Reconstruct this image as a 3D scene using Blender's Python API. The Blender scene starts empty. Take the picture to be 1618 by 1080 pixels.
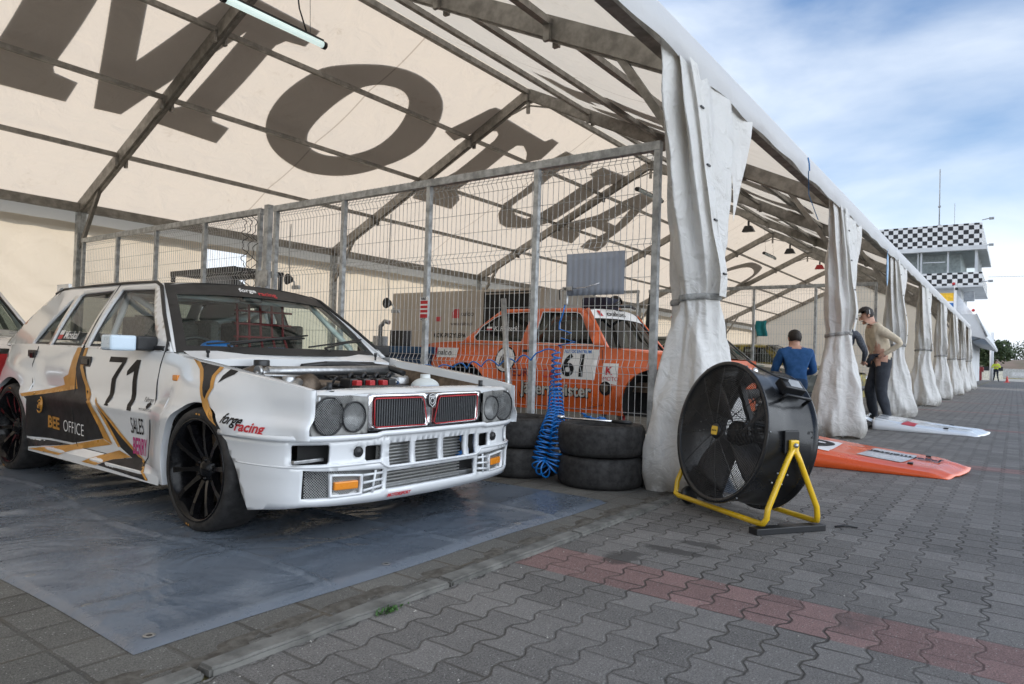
import bpy, bmesh, math, random
from mathutils import Vector, Matrix, noise
from mathutils.geometry import delaunay_2d_cdt
PI = math.pi
SC = bpy.context.scene
COL = SC.collection
# ---------------------------------------------------------------- camera
CX, CY, CZ = -4.7745, -1.9027, 0.90
YAW, PIT, ROL, FPX = .6281, .0209, .0305, 1096.54
F_ = Vector((math.cos(YAW)*math.cos(PIT), math.sin(YAW)*math.cos(PIT), math.sin(PIT)))
R0 = Vector((math.sin(YAW), -math.cos(YAW), 0)); U0 = R0.cross(F_)
R_ = R0*math.cos(ROL)+U0*math.sin(ROL); U_ = U0*math.cos(ROL)-R0*math.sin(ROL)
cd = bpy.data.cameras.new('camera'); cam = bpy.data.objects.new('camera', cd); COL.objects.link(cam)
cam.matrix_world = Matrix(((R_.x, U_.x, -F_.x, CX), (R_.y, U_.y, -F_.y, CY), (R_.z, U_.z, -F_.z, CZ), (0, 0, 0, 1)))
cd.sensor_width = 36; cd.lens = FPX/1618*36; cd.clip_start = .05; cd.clip_end = 6000
cd.dof.use_dof = True; cd.dof.focus_distance = 4.2; cd.dof.aperture_fstop = 7.0
SC.camera = cam
# ---------------------------------------------------------------- light
SUN_EL, SUN_AZ = math.radians(31), math.radians(100)     # azimuth measured from +X towards +Y
sd = Vector((math.cos(SUN_EL)*math.cos(SUN_AZ), math.cos(SUN_EL)*math.sin(SUN_AZ), math.sin(SUN_EL)))
sl = bpy.data.lights.new('sun', 'SUN'); sl.energy = 2.25; sl.angle = math.radians(.5); sl.color = (1, .93, .82)
so = bpy.data.objects.new('sun', sl); COL.objects.link(so); so.rotation_euler = sd.to_track_quat('Z', 'Y').to_euler()
so.location = (0, 30, 30)
W = bpy.data.worlds.new('World'); SC.world = W; W.use_nodes = True
wn = W.node_tree.nodes; wl = W.node_tree.links
bg = wn['Background']; bg.inputs[1].default_value = .15
sky = wn.new('ShaderNodeTexSky'); sky.sky_type = 'NISHITA'; sky.sun_disc = False
sky.sun_elevation = SUN_EL; sky.sun_rotation = math.radians(90)-SUN_AZ; sky.dust_density = .6; sky.ozone_density = 3.0
tc = wn.new('ShaderNodeTexCoord'); mp = wn.new('ShaderNodeMapping'); mp.inputs['Scale'].default_value = (1, 1, 2.6)
mp.inputs['Rotation'].default_value = (0, .35, .6)
mp.inputs['Location'].default_value = (.3, .1, .0)
n1 = wn.new('ShaderNodeTexNoise'); n1.inputs['Scale'].default_value = 2.3; n1.inputs['Detail'].default_value = 9; n1.inputs['Roughness'].default_value = .5
n1.inputs['Distortion'].default_value = .35
rp = wn.new('ShaderNodeValToRGB'); rp.color_ramp.elements[0].position = .40; rp.color_ramp.elements[1].position = .77
sx = wn.new('ShaderNodeSeparateXYZ'); mr = wn.new('ShaderNodeMapRange')
mr.inputs['From Min'].default_value = .62; mr.inputs['From Max'].default_value = .02; mr.inputs['To Min'].default_value = -.16; mr.inputs['To Max'].default_value = .38
ad = wn.new('ShaderNodeMath'); ad.operation = 'ADD'
mx = wn.new('ShaderNodeMix'); mx.data_type = 'RGBA'; mx.inputs['A'].default_value = (1, 1, 1, 1)
wl.new(tc.outputs['Generated'], mp.inputs[0]); wl.new(mp.outputs[0], n1.inputs['Vector'])
wl.new(tc.outputs['Generated'], sx.inputs[0]); wl.new(sx.outputs['Z'], mr.inputs['Value'])
wl.new(n1.outputs['Fac'], ad.inputs[0]); wl.new(mr.outputs[0], ad.inputs[1]); wl.new(ad.outputs[0], rp.inputs[0])
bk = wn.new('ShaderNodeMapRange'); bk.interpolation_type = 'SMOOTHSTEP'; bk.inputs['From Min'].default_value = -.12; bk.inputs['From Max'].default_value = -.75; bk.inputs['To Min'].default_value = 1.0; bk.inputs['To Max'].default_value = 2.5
wl.new(sx.outputs['Y'], bk.inputs['Value'])      # clouds brightened and thickened out of view opposite the sun, as added fill
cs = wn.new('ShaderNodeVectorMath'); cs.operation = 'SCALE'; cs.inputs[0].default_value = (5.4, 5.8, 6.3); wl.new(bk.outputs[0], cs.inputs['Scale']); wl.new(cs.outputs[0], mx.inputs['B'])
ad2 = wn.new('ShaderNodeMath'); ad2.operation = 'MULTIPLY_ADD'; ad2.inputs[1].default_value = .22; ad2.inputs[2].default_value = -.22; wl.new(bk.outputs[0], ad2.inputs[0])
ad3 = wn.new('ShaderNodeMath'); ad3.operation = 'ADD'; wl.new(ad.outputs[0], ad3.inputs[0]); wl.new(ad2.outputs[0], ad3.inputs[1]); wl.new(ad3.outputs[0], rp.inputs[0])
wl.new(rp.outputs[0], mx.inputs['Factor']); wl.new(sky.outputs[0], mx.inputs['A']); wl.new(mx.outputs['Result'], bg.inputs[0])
SC.view_settings.view_transform = 'Standard'; SC.view_settings.look = 'None'; SC.view_settings.gamma = 1
SC.view_settings.exposure = 0.42
try:
    SC.cycles.max_bounces = 8; SC.cycles.transparent_max_bounces = 12; SC.cycles.caustics_reflective = False
    SC.cycles.use_denoising = True; SC.cycles.transmission_bounces = 8; SC.cycles.sample_clamp_indirect = 6
except Exception: pass

# ---------------------------------------------------------------- helpers
def tagp(o, label=None, cat=None, group=None, kind=None):
    if label: o['label'] = label
    if cat: o['category'] = cat
    if group: o['group'] = group
    if kind: o['kind'] = kind
    return o
def empty(name, loc=(0, 0, 0), rz=0, label=None, cat=None, group=None, kind=None):
    o = bpy.data.objects.new(name, None); COL.objects.link(o); o.location = loc; o.rotation_euler = (0, 0, rz)
    o.empty_display_size = .2
    return tagp(o, label, cat, group, kind)
def bmw(): return bmesh.new()
def obj(name, bm, m, parent=None, smooth=False, auto=None, **kw):
    me = bpy.data.meshes.new(name); bm.normal_update(); bm.to_mesh(me); bm.free()
    for x in (m if isinstance(m, (list, tuple)) else [m]): me.materials.append(x)
    if smooth: me.polygons.foreach_set('use_smooth', [True]*len(me.polygons))
    if auto is not None and smooth:
        try: me.set_sharp_from_angle(angle=math.radians(auto))
        except Exception: pass
    o = bpy.data.objects.new(name, me); COL.objects.link(o)
    if parent is not None: o.parent = parent
    return tagp(o, **kw)
def copy_tree(o, parent=None):
    c = o.copy(); COL.objects.link(c)
    if parent is not None: c.parent = parent
    for ch in list(o.children): copy_tree(ch, c)
    return c
def box(bm, a, b, mi=0, M=None):
    vs = [bm.verts.new((x, y, z)) for x in (a[0], b[0]) for y in (a[1], b[1]) for z in (a[2], b[2])]
    if M is not None:
        for v in vs: v.co = M @ v.co
    fs = []
    for q in ((0, 1, 3, 2), (4, 6, 7, 5), (0, 4, 5, 1), (2, 3, 7, 6), (0, 2, 6, 4), (1, 5, 7, 3)):
        f = bm.faces.new([vs[i] for i in q]); f.material_index = mi; fs.append(f)
    return vs, fs
def bbox(bm, a, b, r=.01, seg=2, mi=0, M=None):
    """box with bevelled edges"""
    t = bmesh.new(); box(t, [min(a[i], b[i]) for i in range(3)], [max(a[i], b[i]) for i in range(3)], mi)
    bmesh.ops.recalc_face_normals(t, faces=t.faces)
    bmesh.ops.bevel(t, geom=t.edges[:], offset=r, segments=seg, affect='EDGES', profile=.6)
    for f in t.faces: f.material_index = mi
    merge(bm, t, M); return bm
def merge(bm, t, M=None):
    mp_ = {}
    for v in t.verts: mp_[v] = bm.verts.new(M @ v.co if M is not None else v.co)
    for f in t.faces:
        try:
            g = bm.faces.new([mp_[v] for v in f.verts]); g.material_index = f.material_index; g.smooth = f.smooth
        except ValueError: pass
    t.free()
def frames(pts, closed=False):
    n = len(pts); T = []
    for i in range(n):
        a = pts[(i-1) % n] if (closed or i > 0) else pts[0]; b = pts[(i+1) % n] if (closed or i < n-1) else pts[-1]
        d = (b-a); T.append(d.normalized() if d.length > 1e-9 else Vector((0, 0, 1)))
    up = Vector((0, 0, 1)) if abs(T[0].z) < .9 else Vector((1, 0, 0))
    N = [(up-T[0]*up.dot(T[0])).normalized()]
    for i in range(1, n):
        v = N[-1]-T[i]*N[-1].dot(T[i]); N.append(v.normalized() if v.length > 1e-6 else N[-1])
    return T, N
def tube(bm, pts, r, seg=8, closed=False, caps=True, mi=0, flat=None):
    pts = [Vector(p) for p in pts]; T, N = frames(pts, closed); rings = []
    for i, p in enumerate(pts):
        B = T[i].cross(N[i]); rr = r[i] if isinstance(r, (list, tuple)) else r
        f = flat or (1, 1)
        rings.append([bm.verts.new(p+N[i]*math.cos(2*PI*(k+.5)/seg)*rr*f[0]+B*math.sin(2*PI*(k+.5)/seg)*rr*f[1]) for k in range(seg)])
    m = len(rings)
    for i in range(m if closed else m-1):
        a, b = rings[i], rings[(i+1) % m]
        for k in range(seg):
            f = bm.faces.new((a[k], a[(k+1) % seg], b[(k+1) % seg], b[k])); f.material_index = mi; f.smooth = seg > 5
    if caps and not closed:
        f = bm.faces.new(rings[0][::-1]); f.material_index = mi; f = bm.faces.new(rings[-1]); f.material_index = mi
    return rings
def beam(bm, a, b, w, h, up=(0, 0, 1), mi=0):
    """rectangular beam from a to b, w across, h along up"""
    a = Vector(a); b = Vector(b); t = (b-a).normalized(); u = Vector(up); u = (u-t*u.dot(t)).normalized(); s = t.cross(u)
    vs = [bm.verts.new(p+s*(i*w/2)+u*(j*h/2)) for p in (a, b) for i, j in ((-1, -1), (1, -1), (1, 1), (-1, 1))]
    for q in ((3, 2, 1, 0), (4, 5, 6, 7), (0, 1, 5, 4), (1, 2, 6, 5), (2, 3, 7, 6), (3, 0, 4, 7)):
        f = bm.faces.new([vs[i] for i in q]); f.material_index = mi
def lathe(bm, prof, seg=32, axis='Z', M=None, mi=0, closed=False, a0=0, a1=2*PI):
    """prof: list of (r, h)"""
    full = abs(a1-a0-2*PI) < 1e-6; n = seg if full else seg+1; rings = []
    for r, h in prof:
        ring = []
        for k in range(n):
            t = a0+(a1-a0)*k/seg
            c = {'Z': (r*math.cos(t), r*math.sin(t), h), 'X': (h, r*math.cos(t), r*math.sin(t)), 'Y': (r*math.cos(t), h, r*math.sin(t))}[axis]
            v = Vector(c); ring.append(bm.verts.new(M @ v if M is not None else v))
        rings.append(ring)
    m = len(rings)
    for i in range(m if closed else m-1):
        a, b = rings[i], rings[(i+1) % m]
        for k in range(seg):
            k2 = (k+1) % n
            try:
                f = bm.faces.new((a[k], a[k2], b[k2], b[k])); f.material_index = mi; f.smooth = True
            except ValueError: pass
    return rings
def sphere(bm, c, r, u=14, v=9, sc=(1, 1, 1), mi=0, M=None):
    t = bmesh.new(); bmesh.ops.create_uvsphere(t, u_segments=u, v_segments=v, radius=r)
    for q in t.verts: q.co = Vector((q.co.x*sc[0]+c[0], q.co.y*sc[1]+c[1], q.co.z*sc[2]+c[2]))
    for f in t.faces: f.material_index = mi; f.smooth = True
    merge(bm, t, M)
def grid(bm, nu, nv, fn, mi=0, smooth=True, flip=False):
    V = [[bm.verts.new(fn(i/nu, j/nv)) for j in range(nv+1)] for i in range(nu+1)]
    for i in range(nu):
        for j in range(nv):
            q = (V[i][j], V[i+1][j], V[i+1][j+1], V[i][j+1])
            try:
                f = bm.faces.new(q[::-1] if flip else q); f.material_index = mi; f.smooth = smooth
            except ValueError: pass
    return V
def tri_fill(bm, outer, holes=(), step=None, fn=None, mi=0, flip=False):
    """fill a 2D polygon (with holes) with triangles, optionally a grid of inner points; fn maps (u,v)->3D"""
    vs, loops = [], []
    for lp in [outer]+list(holes):
        i0 = len(vs); L = list(lp)
        if step:
            M_ = []
            for k in range(len(L)):
                a, b = Vector(L[k]), Vector(L[(k+1) % len(L)]); n = max(1, int((b-a).length/step))
                M_ += [tuple(a.lerp(b, t/n)) for t in range(n)]
            L = M_
        vs += L; loops.append(list(range(i0, len(vs))))
    if step:
        x0, x1 = min(p[0] for p in outer), max(p[0] for p in outer); y0, y1 = min(p[1] for p in outer), max(p[1] for p in outer)
        def inside(p, L):
            c = False; n = len(L)
            for k in range(n):
                (xa, ya), (xb, yb) = L[k], L[(k+1) % n]
                if (ya > p[1]) != (yb > p[1]) and p[0] < (xb-xa)*(p[1]-ya)/(yb-ya)+xa: c = not c
            return c
        x = x0+step/2
        while x < x1:
            y = y0+step/2
            while y < y1:
                if inside((x, y), outer) and not any(inside((x, y), h) for h in holes): vs.append((x, y))
                y += step
            x += step
    co, ed, fa, _, _, _ = delaunay_2d_cdt([Vector(v[:2]) for v in vs], [], loops, 0, 1e-6)
    if True:
        def inside2(p, L):
            c = False; n = len(L)
            for k in range(n):
                (xa, ya), (xb, yb) = L[k][:2], L[(k+1) % n][:2]
                if (ya > p[1]) != (yb > p[1]) and p[0] < (xb-xa)*(p[1]-ya)/(yb-ya)+xa: c = not c
            return c
    nv = [bm.verts.new(fn(c.x, c.y) if fn else (c.x, c.y, 0)) for c in co]
    for f in fa:
        if True:
            cc = sum((co[i] for i in f), Vector((0, 0)))/len(f)
            if any(inside2(cc, h) for h in holes) or not inside2(cc, outer): continue
        try:
            q = bm.faces.new([nv[i] for i in (f[::-1] if flip else f)]); q.material_index = mi; q.smooth = fn is not None
        except ValueError: pass
    return nv
def prism(bm, poly, z0, z1, fn=None, mi=0):
    """solid from 2D polygon; fn(u,v,w)->3D"""
    fn = fn or (lambda u, v, w: (u, v, w))
    a = [bm.verts.new(fn(u, v, z0)) for u, v in poly]; b = [bm.verts.new(fn(u, v, z1)) for u, v in poly]; n = len(poly)
    fs = [bm.faces.new(a[::-1]), bm.faces.new(b)]
    for k in range(n): fs.append(bm.faces.new((a[k], a[(k+1) % n], b[(k+1) % n], b[k])))
    for f in fs: f.material_index = mi
    return fs
def text2d(s, size=1, shear=0, bold=0, xs=1, align='LEFT', sp=1.0):
    """-> (verts2d, faces) of a flat text"""
    cu = bpy.data.curves.new('t', 'FONT'); cu.body = s; cu.size = size; cu.shear = shear; cu.offset = bold; cu.align_x = align
    cu.space_character = sp; cu.resolution_u = 4; cu.fill_mode = 'FRONT' if hasattr(cu, 'fill_mode') else 'BOTH'
    o = bpy.data.objects.new('t', cu); COL.objects.link(o)
    dg = bpy.context.evaluated_depsgraph_get(); me = o.evaluated_get(dg).to_mesh()
    vs = [(v.co.x*xs, v.co.y) for v in me.vertices]; fs = [tuple(p.vertices) for p in me.polygons]
    o.evaluated_get(dg).to_mesh_clear(); bpy.data.objects.remove(o); bpy.data.curves.remove(cu)
    return vs, fs
def text_on(bm, s, fn, mi=0, cuts=0, **kw):
    vs, fs = text2d(s, **kw); t = bmesh.new(); V = [t.verts.new((x, y, 0)) for x, y in vs]
    for f in fs:
        try: t.faces.new([V[i] for i in f])
        except ValueError: pass
    if cuts: bmesh.ops.subdivide_edges(t, edges=t.edges[:], cuts=cuts, use_grid_fill=True)
    for v in t.verts: v.co = Vector(fn(v.co.x, v.co.y))
    for f in t.faces: f.material_index = mi
    merge(bm, t)
def smooth01(t): t = max(0, min(1, t)); return t*t*(3-2*t)
def lerp(a, b, t): return a+(b-a)*t
def curve_y(tab, x):
    """piecewise smooth (catmull) table lookup"""
    if x <= tab[0][0]: return tab[0][1]
    if x >= tab[-1][0]: return tab[-1][1]
    for i in range(len(tab)-1):
        if tab[i][0] <= x <= tab[i+1][0]:
            t = (x-tab[i][0])/(tab[i+1][0]-tab[i][0]); return tab[i][1]+(tab[i+1][1]-tab[i][1])*t
def interp_s(tab, x):
    if x <= tab[0][0]: return tab[0][1]
    if x >= tab[-1][0]: return tab[-1][1]
    n = len(tab)
    for i in range(n-1):
        if tab[i][0] <= x <= tab[i+1][0]:
            h = tab[i+1][0]-tab[i][0]; t = (x-tab[i][0])/h
            def sl(k):
                if k == 0: return (tab[1][1]-tab[0][1])/(tab[1][0]-tab[0][0])
                if k == n-1: return (tab[-1][1]-tab[-2][1])/(tab[-1][0]-tab[-2][0])
                return (tab[k+1][1]-tab[k-1][1])/(tab[k+1][0]-tab[k-1][0])
            m0, m1 = sl(i)*h, sl(i+1)*h; t2, t3 = t*t, t*t*t
            return (2*t3-3*t2+1)*tab[i][1]+(t3-2*t2+t)*m0+(-2*t3+3*t2)*tab[i+1][1]+(t3-t2)*m1

# ---------------------------------------------------------------- materials
class N:
    """tiny node-expression helper"""
    def __init__(s, nt, sock): s.nt = nt; s.s = sock
    def _m(s, op, b=None, c=None):
        n = s.nt.nodes.new('ShaderNodeMath'); n.operation = op
        for i, x in enumerate((s, b, c)):
            if x is None: continue
            if isinstance(x, N): s.nt.links.new(x.s, n.inputs[i])
            else: n.inputs[i].default_value = x
        return N(s.nt, n.outputs[0])
    def __add__(s, b): return s._m('ADD', b)
    def __sub__(s, b): return s._m('SUBTRACT', b)
    def __mul__(s, b): return s._m('MULTIPLY', b)
    def __truediv__(s, b): return s._m('DIVIDE', b)
    def lt(s, b): return s._m('LESS_THAN', b)
    def gt(s, b): return s._m('GREATER_THAN', b)
    def abs(s): return s._m('ABSOLUTE')
    def floor(s): return s._m('FLOOR')
    def fract(s): return s._m('FRACT')
    def rnd(s): return s._m('ROUND')
    def mod(s, b): return s._m('FLOORED_MODULO', b)
    def min(s, b): return s._m('MINIMUM', b)
    def max(s, b): return s._m('MAXIMUM', b)
    def ss(s, a, b, t0=0., t1=1.):
        n = s.nt.nodes.new('ShaderNodeMapRange'); n.interpolation_type = 'SMOOTHSTEP'
        s.nt.links.new(s.s, n.inputs[0]); n.inputs[1].default_value = a; n.inputs[2].default_value = b
        n.inputs[3].default_value = t0; n.inputs[4].default_value = t1; return N(s.nt, n.outputs[0])
def newmat(name):
    m = bpy.data.materials.new(name); m.use_nodes = True; nt = m.node_tree; b = nt.nodes['Principled BSDF']; return m, nt, b
def coord(nt, kind='Object', scale=(1, 1, 1)):
    t = nt.nodes.new('ShaderNodeTexCoord'); mp_ = nt.nodes.new('ShaderNodeMapping'); mp_.inputs['Scale'].default_value = scale
    nt.links.new(t.outputs[kind], mp_.inputs[0]); return mp_.outputs[0]
def noise_n(nt, vec, scale, detail=4, rough=.5, dist=0.):
    n = nt.nodes.new('ShaderNodeTexNoise'); n.inputs['Scale'].default_value = scale; n.inputs['Detail'].default_value = detail
    n.inputs['Roughness'].default_value = rough; n.inputs['Distortion'].default_value = dist
    nt.links.new(vec, n.inputs['Vector']); return N(nt, n.outputs['Fac'])
def mixc(nt, fac, a, b):
    n = nt.nodes.new('ShaderNodeMix'); n.data_type = 'RGBA'
    for k, x in (('Factor', fac), ('A', a), ('B', b)):
        if isinstance(x, N): nt.links.new(x.s, n.inputs[k])
        elif isinstance(x, bpy.types.NodeSocket): nt.links.new(x, n.inputs[k])
        elif k == 'Factor': n.inputs[k].default_value = x
        else: n.inputs[k].default_value = (*x[:3], 1)
    return n.outputs['Result']
def bump(nt, b, h, dist=.01, strength=1.):
    n = nt.nodes.new('ShaderNodeBump'); n.inputs['Distance'].default_value = dist; n.inputs['Strength'].default_value = strength
    nt.links.new(h.s, n.inputs['Height']); nt.links.new(n.outputs[0], b.inputs['Normal'] if hasattr(b, 'inputs') else b); return n
def mat(name, c, rough=.5, metal=0., var=.12, vs=6., c2=None, bmp=0., bs=60., coat=0., spec=None, vr=.1, kind='Object'):
    m, nt, b = newmat(name); co = coord(nt, kind); n = noise_n(nt, co, vs, 5, .6)
    d = c2 or tuple(x*(1-var*2) for x in c); u = tuple(min(1, x*(1+var)) for x in c) if c2 is None else c
    nt.links.new(mixc(nt, n.ss(.3, .7), u, d), b.inputs['Base Color'])
    b.inputs['Metallic'].default_value = metal
    r = n.ss(.2, .8, max(.02, rough-vr), min(1, rough+vr)); nt.links.new(r.s, b.inputs['Roughness'])
    if coat: b.inputs['Coat Weight'].default_value = coat; b.inputs['Coat Roughness'].default_value = .06
    if spec is not None: b.inputs['Specular IOR Level'].default_value = spec
    if bmp: bump(nt, b, noise_n(nt, co, bs, 4, .6), bmp, .6)
    return m
def glass(name, tint=(.85, .95, .93), rough=.02, alpha=.25):
    m, nt, b = newmat(name); nt.nodes.remove(b); o = nt.nodes['Material Output']
    t = nt.nodes.new('ShaderNodeBsdfTransparent'); t.inputs[0].default_value = (*tint, 1)
    g = nt.nodes.new('ShaderNodeBsdfGlossy'); g.inputs['Roughness'].default_value = rough
    lw = nt.nodes.new('ShaderNodeLayerWeight'); lw.inputs[0].default_value = .5; q_ = N(nt, lw.outputs['Facing']); fr_ = (q_*q_*q_*q_)*.55+.045
    mx_ = nt.nodes.new('ShaderNodeMixShader'); nt.links.new(fr_.s, mx_.inputs[0]); nt.links.new(t.outputs[0], mx_.inputs[1]); nt.links.new(g.outputs[0], mx_.inputs[2])
    nt.links.new(mx_.outputs[0], o.inputs[0]); return m
def fabric(name, c, ct, tr=.5, stain=(.45, .34, .22), sa=.25, bs=3., bd=.01, rough=.55, seam=False, dirtz=None, streak=0):
    """thin coated cloth: reflects c, lets ct through"""
    m, nt, b = newmat(name); o = nt.nodes['Material Output']; co = coord(nt)
    n = noise_n(nt, co, 1.1, 8, .65, .4); n2 = noise_n(nt, co, 9., 6, .7)
    st = n.ss(.56, .74)*n2.ss(.45, .7)*sa
    if dirtz:
        sp = nt.nodes.new('ShaderNodeSeparateXYZ'); nt.links.new(co, sp.inputs[0])
        dz = (N(nt, sp.outputs[2])+(n2-.5)*.22).ss(dirtz, 0., 0., .75); st = st.max(dz*n2.ss(.25, .6))
    col = mixc(nt, st, c, stain); colt = mixc(nt, st, ct, stain)
    if seam:
        sp = nt.nodes.new('ShaderNodeSeparateXYZ'); nt.links.new(co, sp.inputs[0])
        fx = ((N(nt, sp.outputs[0])/2.5-.5).fract()-.5).abs()
        ln = fx.lt(.005)*.5
        colt = mixc(nt, ln, colt, (.3, .2, .12)); col = mixc(nt, ln, col, (.35, .3, .25))
    nt.links.new(col, b.inputs['Base Color']); b.inputs['Roughness'].default_value = rough; b.inputs['Specular IOR Level'].default_value = .35
    t = nt.nodes.new('ShaderNodeBsdfTranslucent'); nt.links.new(colt, t.inputs[0])
    ms = nt.nodes.new('ShaderNodeMixShader'); ms.inputs[0].default_value = tr
    nt.links.new(b.outputs[0], ms.inputs[1]); nt.links.new(t.outputs[0], ms.inputs[2]); nt.links.new(ms.outputs[0], o.inputs[0])
    w = nt.nodes.new('ShaderNodeTexWave'); w.inputs['Scale'].default_value = .9; w.inputs['Distortion'].default_value = 6; w.inputs['Detail'].default_value = 3
    w.bands_direction = 'DIAGONAL'; nt.links.new(coord(nt, 'Object', (1, .6, 1)), w.inputs['Vector'])
    h = noise_n(nt, co, bs, 4, .55, .8)+N(nt, w.outputs['Fac'])*.25
    bp = nt.nodes.new('ShaderNodeBump'); bp.inputs['Distance'].default_value = bd; nt.links.new(h.s, bp.inputs['Height'])
    nt.links.new(bp.outputs[0], b.inputs['Normal']); nt.links.new(bp.outputs[0], t.inputs['Normal'])
    return m
M = {}
M['galv'] = mat('galvanised', (.44, .46, .47), .45, .35, .18, 14., bmp=.0006, bs=90)
M['alu_dark'] = mat('tent_aluminium', (.29, .275, .25), .5, .3, .15, 9.)
M['wire'] = mat('wire_steel', (.46, .47, .47), .45, .3, .1, 30.)
M['black'] = mat('black_plastic', (.014, .015, .017), .42, 0, .2, 20.)
M['rubber'] = mat('tyre_rubber', (.022, .021, .021), .72, 0, .3, 22., bmp=.0012, bs=55)
M['white_paint'] = mat('white_paint', (.72, .74, .76), .28, 0, .03, 3., coat=.5)
M['chrome'] = mat('chrome', (.72, .72, .74), .18, 1., .05, 8.)
M['alloy'] = mat('dull_alloy', (.42, .43, .44), .38, .9, .12, 30.)
M['red'] = mat('red_plastic', (.45, .02, .025), .4, 0, .1)
M['blue'] = mat('blue_plastic', (.012, .17, .55), .35, 0, .1)
M['yellow'] = mat('yellow_paint', (.80, .50, .012), .32, 0, .08, 8., coat=.4)
M['orange_car'] = mat('orange_paint', (.66, .108, .015), .3, 0, .06, 3., coat=.7)
M['letter'] = mat('black_lettering', (.010, .010, .011), .5, 0, .1, spec=.2)
M['letter_w'] = mat('white_lettering', (.78, .78, .78), .45, 0, .05)
M['letter_r'] = mat('red_lettering', (.50, .02, .03), .45, 0, .05)
M['letter_m'] = mat('magenta_lettering', (.42, .02, .16), .45, 0, .05)
M['gold'] = mat('gold_vinyl', (.50, .235, .035), .34, 0, .1, 8.)
M['dark_vinyl'] = mat('dark_vinyl', (.016, .017, .020), .4, 0, .15, 8., spec=.2)
M['skin'] = mat('skin', (.50, .28, .20), .55, 0, .08, 12.)
M['hair'] = mat('dark_hair', (.018, .012, .009), .6, 0, .2, 60., bmp=.004, bs=120)
M['concrete'] = mat('concrete', (.30, .30, .29), .85, 0, .15, 12., bmp=.003, bs=80)
M['glass'] = glass('car_glass', (.78, .88, .85))
M['glass_clear'] = glass('clear_glass', (.90, .93, .92))
M['glass_dark'] = glass('dark_glass', (.26, .29, .28))
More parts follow.
